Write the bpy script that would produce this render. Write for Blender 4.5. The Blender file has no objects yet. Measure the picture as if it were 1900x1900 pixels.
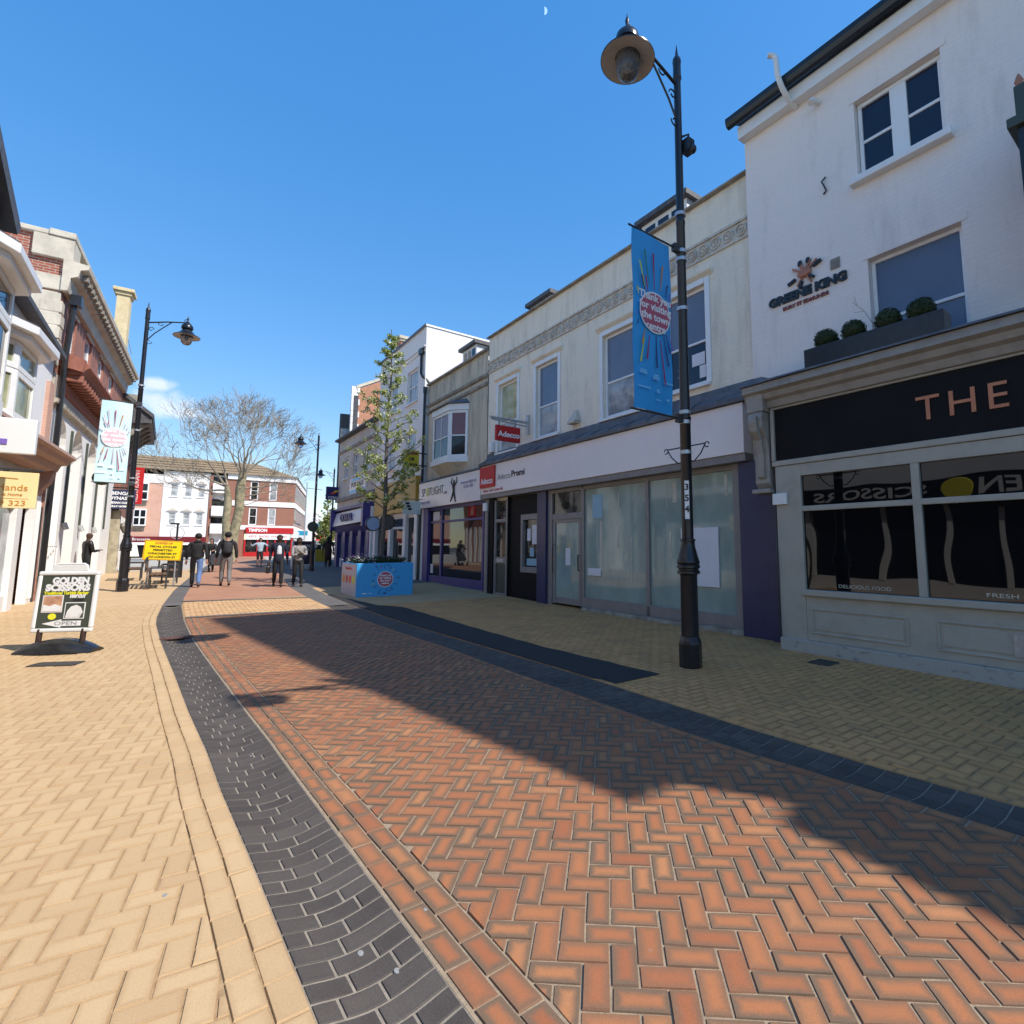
import bpy, bmesh, math, random
from mathutils import Vector, Matrix
random.seed(7)
SC = bpy.context.scene
COL = SC.collection
# ---------------------------------------------------------------- survey of the place
FPX, CX, CY, YH, HC = 970., 1070., 905., 1013., 1.6
PITCH = math.atan((YH - CY) / FPX)
AS = math.radians(-37.9077)
dS = Vector((math.sin(AS), math.cos(AS), 0))      # along the street, away from the camera
nR = Vector((math.cos(AS), -math.sin(AS), 0))     # across the street, to the right
ZV = Vector((0, 0, 1))
def sst(t):
    t = min(1., max(0., t)); return t * t * (3 - 2 * t)
def gs(s):
    return .36 * sst((s - 8) / 22)
def P(s, n, z=0.):
    return dS * s + nR * n + ZV * z
def PG(s, n, z=0.):
    return P(s, n, gs(s) + z)
class Frame:
    def __init__(self, O, U, V): self.O, self.U, self.V = Vector(O), Vector(U), Vector(V)
    def p(self, u, v, z): return self.O + self.U * u + self.V * v + ZV * z
FR = Frame((0, 0, 0), dS, nR)                     # right row: u = s, v = n
aL = math.radians(-34.6)
FL = Frame(P(19.5, -2.75), (math.sin(aL), math.cos(aL), 0), (math.cos(aL), -math.sin(aL), 0))
FE = Frame((0, 0, 0), nR, dS)                     # facades that face the camera: u = n, v = s
# ---------------------------------------------------------------- scene tree helpers
def tag(o, label=None, cat=None, group=None, kind=None):
    if label: o['label'] = label
    if cat: o['category'] = cat
    if group: o['group'] = group
    if kind: o['kind'] = kind
    return o
def thing(name, label, cat, loc, group=None):
    o = bpy.data.objects.new(name, None); COL.objects.link(o); o.location = loc
    o.empty_display_size = .2
    return tag(o, label, cat, group)
def wloc(o):
    v = Vector((0, 0, 0))
    while o is not None:
        v += o.location; o = o.parent
    return v
def copy_tree(o, parent=None):
    c = o.copy(); COL.objects.link(c)
    if parent is not None: c.parent = parent
    for ch in list(o.children): copy_tree(ch, c)
    return c
class MB:
    """collects faces in world coordinates, builds one mesh object"""
    def __init__(self): self.v = []; self.f = []; self.m = []; self.mi = 0; self.cm = None
    def add(self, vs, fs):
        b = len(self.v); self.v += [Vector(x) for x in vs]
        for f in fs: self.f.append([b + i for i in f]); self.m.append(self.mi)
    def poly(self, pts): self.add(pts, [list(range(len(pts)))])
    def hexa(self, c8): self.add(c8, [[0,3,2,1],[4,5,6,7],[0,1,5,4],[1,2,6,5],[2,3,7,6],[3,0,4,7]])
    def fbox(self, F, u0, u1, v0, v1, z0, z1):
        self.hexa([F.p(u0,v0,z0),F.p(u1,v0,z0),F.p(u1,v1,z0),F.p(u0,v1,z0),F.p(u0,v0,z1),F.p(u1,v0,z1),F.p(u1,v1,z1),F.p(u0,v1,z1)])
    def box(self, c, ax, ay, az):
        c=Vector(c); ax=Vector(ax)/2; ay=Vector(ay)/2; az=Vector(az)/2
        self.hexa([c-ax-ay-az,c+ax-ay-az,c+ax+ay-az,c-ax+ay-az,c-ax-ay+az,c+ax-ay+az,c+ax+ay+az,c-ax+ay+az])
    def prism(self, pts, d):
        d=Vector(d); n=len(pts); a=[Vector(p) for p in pts]; b=[p+d for p in a]
        self.add(a+b, [list(range(n))[::-1], list(range(n,2*n))]+[[i,(i+1)%n,n+(i+1)%n,n+i] for i in range(n)])
    def extrude_profile(self, F, u0, u1, prof):
        """profile of (v,z) points swept from u0 to u1"""
        self.prism([F.p(u0, v, z) for v, z in prof], F.U*(u1-u0))
    def tube(self, pts, r, k=8, caps=True):
        pts=[Vector(p) for p in pts]
        if not isinstance(r,(list,tuple)): r=[r]*len(pts)
        b=len(self.v); up=None
        for i,p in enumerate(pts):
            t=(pts[min(i+1,len(pts)-1)]-pts[max(i-1,0)])
            if t.length<1e-9: t=Vector((0,0,1))
            t.normalize()
            if up is None:
                up=t.orthogonal().normalized()
            up=(up-t*up.dot(t))
            if up.length<1e-6: up=t.orthogonal()
            up.normalize(); w=t.cross(up)
            for j in range(k):
                a=2*math.pi*j/k; self.v.append(p+(up*math.cos(a)+w*math.sin(a))*r[i])
        for i in range(len(pts)-1):
            for j in range(k):
                self.f.append([b+i*k+j,b+i*k+(j+1)%k,b+(i+1)*k+(j+1)%k,b+(i+1)*k+j]); self.m.append(self.mi)
        if caps:
            self.f.append([b+j for j in range(k)][::-1]); self.m.append(self.mi)
            e=b+(len(pts)-1)*k
            self.f.append([e+j for j in range(k)]); self.m.append(self.mi)
    def lathe(self, c, prof, k=16, X=None, Y=None, Zd=None, caps=True):
        c=Vector(c); X=Vector(X or (1,0,0)); Y=Vector(Y or (0,1,0)); Zd=Vector(Zd or (0,0,1)); b=len(self.v)
        for r,z in prof:
            for j in range(k):
                a=2*math.pi*j/k; self.v.append(c+Zd*z+(X*math.cos(a)+Y*math.sin(a))*r)
        for i in range(len(prof)-1):
            for j in range(k):
                self.f.append([b+i*k+j,b+i*k+(j+1)%k,b+(i+1)*k+(j+1)%k,b+(i+1)*k+j]); self.m.append(self.mi)
        if caps:
            self.f.append([b+j for j in range(k)][::-1]); self.m.append(self.mi)
            e=b+(len(prof)-1)*k; self.f.append([e+j for j in range(k)]); self.m.append(self.mi)
    def wall(self, F, v, u0, u1, z0, z1, holes=(), dv=.12):
        us=sorted({u0,u1,*[x for h in holes for x in h[:2]]}); zs=sorted({z0,z1,*[x for h in holes for x in h[2:4]]})
        us=[u for u in us if u0<=u<=u1]; zs=[z for z in zs if z0<=z<=z1]
        for a,b in zip(us,us[1:]):
            for c,d in zip(zs,zs[1:]):
                um,zm=(a+b)/2,(c+d)/2
                if any(h[0]<um<h[1] and h[2]<zm<h[3] for h in holes): continue
                self.poly([F.p(a,v,c),F.p(b,v,c),F.p(b,v,d),F.p(a,v,d)])
        for h in holes:
            a,b,c,d=h[:4]; w=v+dv
            self.poly([F.p(a,v,c),F.p(a,w,c),F.p(a,w,d),F.p(a,v,d)]); self.poly([F.p(b,v,c),F.p(b,v,d),F.p(b,w,d),F.p(b,w,c)])
            self.poly([F.p(a,v,d),F.p(a,w,d),F.p(b,w,d),F.p(b,v,d)]); self.poly([F.p(a,v,c),F.p(b,v,c),F.p(b,w,c),F.p(a,w,c)])
    def ellip(self, c, rx, ry, rz, k=10, rings=6, X=None, Y=None, Zd=None):
        pr=[(max(1e-4,math.sin(math.pi*i/rings)),-math.cos(math.pi*i/rings)) for i in range(rings+1)]
        X=Vector(X or (1,0,0))*rx; Y=Vector(Y or (0,1,0))*ry; Zd=Vector(Zd or (0,0,1))*rz
        self.lathe(c,pr,k,X,Y,Zd,caps=False)
    def build(self, name, mat, parent=None, smooth=False, bevel=0., recalc=True, kind=None):
        off=wloc(parent) if parent else Vector((0,0,0))
        me=bpy.data.meshes.new(name); me.from_pydata([v-off for v in self.v],[],self.f)
        mats=mat if isinstance(mat,(list,tuple)) else [mat]
        for m in mats: me.materials.append(M(m))
        if len(mats)>1: me.polygons.foreach_set('material_index',self.m)
        if recalc:
            bm=bmesh.new(); bm.from_mesh(me); bmesh.ops.recalc_face_normals(bm,faces=bm.faces); bm.to_mesh(me); bm.free()
        uv=me.uv_layers.new(name='UVMap')
        co=[Vector(v.co)+off for v in me.vertices]
        for p in me.polygons:
            n=p.normal
            if abs(n.z)>.75: tx,ty=Vector((1,0,0)),Vector((0,1,0))
            else:
                tx=Vector((-n.y,n.x,0))
                if tx.length<1e-6: tx=Vector((1,0,0))
                tx.normalize(); ty=ZV
            for li in p.loop_indices:
                q=co[me.loops[li].vertex_index]; uv.data[li].uv=(q.dot(tx),q.dot(ty))
        if smooth:
            me.polygons.foreach_set('use_smooth',[True]*len(me.polygons))
            try: me.set_sharp_from_angle(angle=math.radians(40))
            except Exception: pass
        o=bpy.data.objects.new(name,me); COL.objects.link(o)
        if parent: o.parent=parent
        if bevel>0:
            b=o.modifiers.new('Bevel','BEVEL'); b.width=bevel; b.segments=2; b.limit_method='ANGLE'; b.angle_limit=math.radians(40)
        if kind: o['kind']=kind
        return o
def part(name, mat, parent, fn, **k):
    m=MB(); fn(m); return m.build(name,mat,parent,**k)
# ---------------------------------------------------------------- materials
MATS={}
def M(n):
    return MATS[n] if isinstance(n,str) else n
def nd(t,kind,**k):
    x=t.nodes.new(kind)
    for a,b in k.items(): setattr(x,a,b)
    return x
def lk(t,a,b): t.links.new(a,b)
def newmat(name):
    m=bpy.data.materials.new(name); m.use_nodes=True; t=m.node_tree; b=t.nodes['Principled BSDF']; MATS[name]=m
    return m,t,b
def rgb(c): return (c[0],c[1],c[2],1)
def pm(name,c,c2=None,sc=3.,rough=.7,bump=0.,bsc=40.,metal=0.,spec=.5,lo=.35,hi=.65,det=6.,stretch=None,rvar=0.):
    m,t,b=newmat(name); b.inputs['Roughness'].default_value=rough; b.inputs['Metallic'].default_value=metal
    b.inputs['Specular IOR Level'].default_value=spec; b.inputs['Base Color'].default_value=rgb(c)
    g=nd(t,'ShaderNodeNewGeometry')
    vec=g.outputs['Position']
    if stretch:
        mp=nd(t,'ShaderNodeMapping'); mp.inputs['Scale'].default_value=stretch; lk(t,vec,mp.inputs['Vector']); vec=mp.outputs['Vector']
    if c2 is not None:
        nz=nd(t,'ShaderNodeTexNoise'); nz.inputs['Scale'].default_value=sc; nz.inputs['Detail'].default_value=det; nz.inputs['Roughness'].default_value=.65
        lk(t,vec,nz.inputs['Vector'])
        mr=nd(t,'ShaderNodeMapRange'); mr.inputs['From Min'].default_value=lo; mr.inputs['From Max'].default_value=hi; lk(t,nz.outputs['Fac'],mr.inputs['Value'])
        mx=nd(t,'ShaderNodeMix',data_type='RGBA'); mx.inputs[6].default_value=rgb(c); mx.inputs[7].default_value=rgb(c2)
        lk(t,mr.outputs['Result'],mx.inputs['Factor']); lk(t,mx.outputs[2],b.inputs['Base Color'])
        if rvar:
            r2=nd(t,'ShaderNodeMapRange'); r2.inputs['To Min'].default_value=rough-rvar; r2.inputs['To Max'].default_value=rough+rvar
            lk(t,nz.outputs['Fac'],r2.inputs['Value']); lk(t,r2.outputs['Result'],b.inputs['Roughness'])
    if bump:
        n2=nd(t,'ShaderNodeTexNoise'); n2.inputs['Scale'].default_value=bsc; n2.inputs['Detail'].default_value=5; lk(t,vec,n2.inputs['Vector'])
        bp=nd(t,'ShaderNodeBump'); bp.inputs['Strength'].default_value=bump; bp.inputs['Distance'].default_value=.02; lk(t,n2.outputs['Fac'],bp.inputs['Height']); lk(t,bp.outputs['Normal'],b.inputs['Normal'])
    return m
def brickmat(name,c1,c2,mortar,bw=.225,bh=.075,ms=.012,stain=None,stain_amt=.5,ssc=.8,bump=.4,rough=.8,slo=.5,shi=.75,drip=False):
    m,t,b=newmat(name); b.inputs['Roughness'].default_value=rough
    uv=nd(t,'ShaderNodeUVMap'); br=nd(t,'ShaderNodeTexBrick')
    br.inputs['Color1'].default_value=rgb(c1); br.inputs['Color2'].default_value=rgb(c2); br.inputs['Mortar'].default_value=rgb(mortar)
    br.inputs['Scale'].default_value=1.; br.inputs['Mortar Size'].default_value=ms; br.inputs['Mortar Smooth'].default_value=.25; br.inputs['Brick Width'].default_value=bw; br.inputs['Row Height'].default_value=bh; br.inputs['Bias'].default_value=0
    nzw=nd(t,'ShaderNodeTexNoise'); nzw.inputs['Scale'].default_value=4.; nzw.inputs['Detail'].default_value=4
    va=nd(t,'ShaderNodeVectorMath',operation='SCALE'); va.inputs['Scale'].default_value=.02
    vb=nd(t,'ShaderNodeVectorMath',operation='ADD')
    lk(t,uv.outputs['UV'],nzw.inputs['Vector']); lk(t,nzw.outputs['Color'],va.inputs[0]); lk(t,uv.outputs['UV'],vb.inputs[0]); lk(t,va.outputs['Vector'],vb.inputs[1])
    lk(t,vb.outputs['Vector'],br.inputs['Vector'])
    col=br.outputs['Color']
    g=nd(t,'ShaderNodeNewGeometry')
    nz=nd(t,'ShaderNodeTexNoise'); nz.inputs['Scale'].default_value=ssc; nz.inputs['Detail'].default_value=8; nz.inputs['Roughness'].default_value=.7
    if drip:
        mp=nd(t,'ShaderNodeMapping'); mp.inputs['Scale'].default_value=(2.5,2.5,.5); lk(t,g.outputs['Position'],mp.inputs['Vector']); lk(t,mp.outputs['Vector'],nz.inputs['Vector'])
    else: lk(t,g.outputs['Position'],nz.inputs['Vector'])
    if stain:
        mr=nd(t,'ShaderNodeMapRange'); mr.inputs['From Min'].default_value=slo; mr.inputs['From Max'].default_value=shi; mr.inputs['To Max'].default_value=stain_amt; lk(t,nz.outputs['Fac'],mr.inputs['Value'])
        mx=nd(t,'ShaderNodeMix',data_type='RGBA'); lk(t,mr.outputs['Result'],mx.inputs['Factor']); lk(t,col,mx.inputs[6]); mx.inputs[7].default_value=rgb(stain); col=mx.outputs[2]
    lk(t,col,b.inputs['Base Color'])
    n2=nd(t,'ShaderNodeTexNoise'); n2.inputs['Scale'].default_value=30; n2.inputs['Detail'].default_value=4; lk(t,g.outputs['Position'],n2.inputs['Vector'])
    # mortar lines lower than the bricks, with the noise breaking them up
    n3=nd(t,'ShaderNodeTexNoise'); n3.inputs['Scale'].default_value=3.2; n3.inputs['Detail'].default_value=3; lk(t,g.outputs['Position'],n3.inputs['Vector'])
    pw=nd(t,'ShaderNodeMath',operation='MULTIPLY'); lk(t,br.outputs['Fac'],pw.inputs[0]); lk(t,n3.outputs['Fac'],pw.inputs[1])
    ad=nd(t,'ShaderNodeMath',operation='MULTIPLY_ADD'); ad.inputs[1].default_value=-1.6; lk(t,pw.outputs['Value'],ad.inputs[0]); lk(t,n2.outputs['Fac'],ad.inputs[2])
    bp=nd(t,'ShaderNodeBump'); bp.inputs['Strength'].default_value=bump; bp.inputs['Distance'].default_value=.012; lk(t,ad.outputs['Value'],bp.inputs['Height']); lk(t,bp.outputs['Normal'],b.inputs['Normal'])
    return m
def glassmat(name,c,rough=.03,wav=.0,spec=.5,c2=None,sc=1.5,stretch=None):
    m=pm(name,c,c2,sc=sc,rough=rough,spec=spec,stretch=stretch,lo=.4,hi=.6,det=3)
    t=m.node_tree; b=t.nodes['Principled BSDF']; b.inputs['IOR'].default_value=1.5
    if wav:
        g=nd(t,'ShaderNodeNewGeometry'); n=nd(t,'ShaderNodeTexNoise'); n.inputs['Scale'].default_value=1.6; n.inputs['Detail'].default_value=0; lk(t,g.outputs['Position'],n.inputs['Vector'])
        bp=nd(t,'ShaderNodeBump'); bp.inputs['Strength'].default_value=wav; bp.inputs['Distance'].default_value=.05; lk(t,n.outputs['Fac'],bp.inputs['Height']); lk(t,bp.outputs['Normal'],b.inputs['Normal'])
    return m
def plastic(name,c,rough=.45,spec=.5): return pm(name,c,rough=rough,spec=spec)

# painted and rendered walls
brickmat('pub_wall',(.85,.77,.72),(.835,.755,.705),(.82,.745,.695),stain=(.46,.41,.37),stain_amt=.55,ssc=.9,bump=.32,slo=.52,shi=.82,drip=True)
brickmat('cream_brick',(.86,.77,.62),(.84,.75,.605),(.82,.735,.60),stain=(.40,.345,.28),stain_amt=.6,ssc=1.1,bump=.5,slo=.48,shi=.8,drip=True)
brickmat('dirty_brick',(.66,.57,.43),(.63,.545,.41),(.60,.52,.39),stain=(.20,.19,.16),stain_amt=.75,ssc=1.1,bump=.5,slo=.42,shi=.72,drip=True)
brickmat('red_brick',(.36,.10,.055),(.28,.075,.045),(.40,.33,.27),stain=(.16,.07,.05),stain_amt=.4,ssc=1.2,ms=.01)
brickmat('orange_brick',(.50,.20,.095),(.42,.15,.07),(.42,.33,.26),stain=(.22,.10,.06),stain_amt=.4,ssc=1.,ms=.01)
brickmat('far_brick',(.30,.105,.06),(.25,.085,.05),(.33,.22,.17),stain=(.17,.07,.05),stain_amt=.4,ssc=.5,ms=.01)
brickmat('salmon_brick',(.60,.34,.25),(.55,.30,.22),(.58,.42,.34),ms=.01,stain=(.42,.24,.18),ssc=.6)
pm('white_render',(.80,.80,.80),(.70,.70,.69),sc=.9,rough=.8,bump=.15,bsc=20,lo=.5,hi=.8)
pm('white_paint',(.80,.80,.79),(.70,.69,.67),sc=4,rough=.45,lo=.5,hi=.8,bump=.05,bsc=30)
pm('cool_render',(.82,.77,.73),(.74,.69,.66),sc=.7,rough=.85,bump=.15,bsc=25,lo=.45,hi=.8)
pm('grey_render',(.62,.55,.46),(.48,.42,.35),sc=.9,rough=.85,bump=.2,bsc=20,lo=.4,hi=.7)
pm('stone',(.62,.56,.45),(.40,.36,.29),sc=2.2,rough=.85,bump=.25,bsc=22,lo=.4,hi=.75)
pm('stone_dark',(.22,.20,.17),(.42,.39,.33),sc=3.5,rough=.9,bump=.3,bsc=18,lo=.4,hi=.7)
pm('old_stone',(.45,.40,.28),(.24,.21,.15),sc=3.,rough=.9,bump=.5,bsc=8,lo=.4,hi=.7)
pm('terracotta',(.36,.14,.09),(.26,.09,.06),sc=5,rough=.75,bump=.1)
pm('lead',(.085,.088,.10),(.17,.17,.18),sc=3.,rough=.6,bump=.3,bsc=9,lo=.4,hi=.75)
pm('slate',(.055,.055,.062),(.10,.10,.105),sc=6,rough=.6,bump=.2,bsc=15)
pm('roof_tile',(.22,.16,.10),(.30,.22,.13),sc=8,rough=.85,bump=.4,bsc=10)
pm('pink_tile',(.46,.26,.18),(.38,.20,.13),sc=7,rough=.85,bump=.3,bsc=14)
pm('coping',(.34,.31,.27),(.16,.145,.125),sc=4,rough=.9,bump=.3,bsc=20,lo=.4,hi=.7)
pm('frieze_stone',(.66,.60,.51),(.36,.32,.275),sc=7,rough=.9,bump=.3,bsc=30,lo=.4,hi=.7)
pm('black_paint',(.012,.012,.014),(.02,.02,.022),sc=12,rough=.32,bump=.06,bsc=60)
pm('lamp_black',(.010,.011,.015),(.018,.018,.021),sc=9,rough=.28,bump=.05,bsc=40)
pm('dark_metal',(.03,.03,.033),(.05,.05,.052),sc=12,rough=.45)
pm('fascia_black',(.007,.007,.008),(.010,.010,.011),sc=2,rough=.6,spec=.15)
pm('fascia_white',(.86,.79,.76),(.80,.735,.71),sc=.8,rough=.18,lo=.45,hi=.75)
pm('alu',(.25,.225,.215),(.21,.19,.18),sc=5,rough=.42,spec=.5)
pm('navy',(.022,.026,.085),(.035,.038,.10),sc=3,rough=.35,bump=.1,bsc=12,rvar=.08)
pm('indigo',(.035,.03,.17),(.05,.045,.20),sc=4,rough=.4)
pm('pub_grey',(.40,.37,.31),(.31,.29,.245),sc=3.5,rough=.5,bump=.1,bsc=20,lo=.45,hi=.8)
pm('pub_trim',(.33,.295,.255),(.22,.195,.165),sc=4,rough=.55,bump=.15,bsc=25,lo=.45,hi=.8)
pm('pub_plinth',(.38,.36,.32),(.12,.12,.12),sc=6,rough=.6,bump=.2,bsc=20,lo=.55,hi=.75,stretch=(1,1,2.5))
pm('copper',(.50,.20,.11),(.42,.16,.09),sc=6,rough=.4,metal=.3)
pm('galv',(.55,.56,.58),(.42,.43,.45),sc=14,rough=.4,metal=.6)
pm('grey_plastic',(.45,.45,.44),(.38,.38,.37),sc=5,rough=.5)
pm('white_plastic',(.78,.78,.76),rough=.4)
pm('wood',(.17,.095,.05),(.10,.055,.03),sc=6,rough=.65,bump=.2,bsc=25,stretch=(1,1,6))
pm('hedge',(.018,.032,.010),(.035,.055,.018),sc=30,rough=.8)
glassmat('glass_dark',(.012,.014,.018),.02,wav=.02)
glassmat('glass_navy',(.014,.018,.035),.03,wav=.02)
glassmat('glass_old',(.006,.006,.007),.015,wav=.10)
glassmat('glass_blind',(.16,.185,.25),.06,c2=(.14,.165,.23),sc=1)
glassmat('glass_bluepanel',(.115,.155,.24),.35,c2=(.10,.14,.22),sc=1)
glassmat('glass_white',(.30,.375,.335),.05,c2=(.24,.31,.28),sc=1.4,stretch=(1,1,.45))
glassmat('glass_room',(.05,.05,.045),.03,c2=(.012,.012,.012),sc=2.2)
glassmat('glass_pink',(.20,.08,.09),.05)
glassmat('glass_curtain',(.46,.46,.30),.05,c2=(.20,.22,.12),sc=2.,stretch=(1,1,.4))
glassmat('glass_pale',(.42,.44,.45),.05,c2=(.22,.23,.25),sc=1.6)
pm('white_seal',(.70,.70,.70),(.62,.62,.62),sc=4,rough=.3)
pm('paper',(.74,.73,.76),(.68,.67,.70),sc=2,rough=.7)
for nm,c in dict(red_sign=(.52,.012,.014),white_ink=(.85,.85,.85),black_ink=(.02,.02,.022),grey_ink=(.16,.16,.17),lilac_ink=(.36,.34,.46),red_ink=(.50,.05,.05),banner_blue=(.035,.36,.75),planter_blue=(.06,.40,.80),pink_disc=(.50,.10,.16),yellow_ink=(.85,.80,.04),lime_ink=(.62,.70,.05),green_ink=(.02,.22,.10),purple_ink=(.22,.14,.50),magenta_ink=(.40,.02,.10),navy_ink=(.03,.035,.16),brown_ink=(.26,.07,.05),pale_blue_ink=(.25,.62,.88),mustard=(.52,.31,.045),sign_yellow=(.62,.52,.03),road_yellow=(.92,.66,.0),cream_sign=(.86,.72,.36),orange_ink=(.65,.24,.03),board_green=(.055,.068,.05),coral_blue=(.012,.018,.12),coral_red=(.75,.05,.03),coral_yellow=(.85,.55,.03),bengal=(.02,.028,.075),maroon=(.16,.008,.012),shop_red=(.45,.012,.015),disc_blue=(.35,.50,.72),disc_grey=(.10,.09,.09),mint=(.62,.74,.74),plum=(.030,.012,.028),teal_ink=(.02,.25,.42),hoarding=(.60,.38,.03),skin_ink=(.62,.36,.22),lightblue_poster=(.26,.46,.58)).items():
    pm(nm,c,tuple(x*.93 for x in c),sc=3,rough=.45)
pm('banner_cloth',(.035,.36,.75),(.03,.33,.70),sc=2,rough=.55,bump=.1,bsc=5)
pm('overexposed_cloth',(.62,.84,.88),(.55,.80,.86),sc=1.5,rough=.6,bump=.1,bsc=5)  # left banner colours paled to paint in strong light shining on and through it
pm('overexposed_disc',(.86,.52,.58),(.82,.48,.55),sc=3,rough=.6)
pm('overexposed_ray',(.62,.50,.58),(.58,.46,.55),sc=3,rough=.6)
pm('overexposed_ink',(.92,.92,.92),rough=.6)
pm('towel_photo',(.80,.80,.78),(.45,.44,.42),sc=9,rough=.4,lo=.52,hi=.72)
pm('face_photo',(.66,.38,.24),(.30,.13,.08),sc=7,rough=.4,lo=.45,hi=.7)
# people
for nm,c in dict(skin_light=(.50,.28,.20),skin_dark=(.085,.042,.028),skin_mid=(.24,.12,.075),cloth_black=(.012,.012,.014),cloth_charcoal=(.03,.03,.034),leather=(.016,.015,.016),denim=(.13,.22,.46),cloth_grey=(.20,.19,.185),cloth_stone=(.33,.31,.29),shirt_white=(.72,.76,.80),cloth_navy=(.012,.015,.035),hair_dark=(.012,.010,.009),shoe=(.02,.018,.018),cloth_brown=(.05,.022,.016),cloth_sky=(.45,.55,.66)).items():
    pm(nm,c,tuple(x*.7 for x in c),sc=14,rough=.8 if nm!='leather' else .38,bump=.15,bsc=30)
# trees
pm('plane_bark',(.34,.29,.18),(.17,.15,.09),sc=3.5,rough=.9,bump=.3,bsc=9,lo=.42,hi=.62)
pm('twig',(.36,.30,.22),(.24,.20,.15),sc=2,rough=.9)
pm('pear_bark',(.13,.12,.10),(.08,.07,.06),sc=10,rough=.9,bump=.3,bsc=20)
def leafmat(name,cols):
    m,t,b=newmat(name); b.inputs['Roughness'].default_value=.6
    a=nd(t,'ShaderNodeVertexColor'); a.layer_name='rnd'; r=nd(t,'ShaderNodeValToRGB'); r.color_ramp.interpolation='CONSTANT'
    e=r.color_ramp.elements
    for i,c in enumerate(cols):
        p=i/len(cols)
        x=e[i] if i<2 else e.new(p)
        x.position=p; x.color=rgb(c)
    lk(t,a.outputs['Color'],r.inputs['Fac']); lk(t,r.outputs['Color'],b.inputs['Base Color'])
    b.inputs['Transmission Weight'].default_value=0
    tr=nd(t,'ShaderNodeBsdfTranslucent'); lk(t,r.outputs['Color'],tr.inputs['Color']); mx=nd(t,'ShaderNodeMixShader'); mx.inputs['Fac'].default_value=.35
    out=t.nodes['Material Output']; lk(t,b.outputs['BSDF'],mx.inputs[1]); lk(t,tr.outputs['BSDF'],mx.inputs[2]); lk(t,mx.outputs['Shader'],out.inputs['Surface'])
leafmat('pear_leaf',[(.26,.33,.06),(.38,.43,.10),(.48,.51,.17),(.17,.23,.04),(.80,.80,.60)])  # palest leaf tone paints in sunlit highlights along with the blossom
leafmat('flower_leaf',[(.02,.05,.012),(.03,.07,.018),(.015,.035,.01),(.04,.05,.03)])
leafmat('far_leaf',[(.22,.27,.06),(.30,.34,.09),(.16,.20,.05),(.36,.38,.13)])
leafmat('bud_leaf',[(.30,.26,.14),(.36,.34,.13),(.24,.20,.12)])
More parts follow.
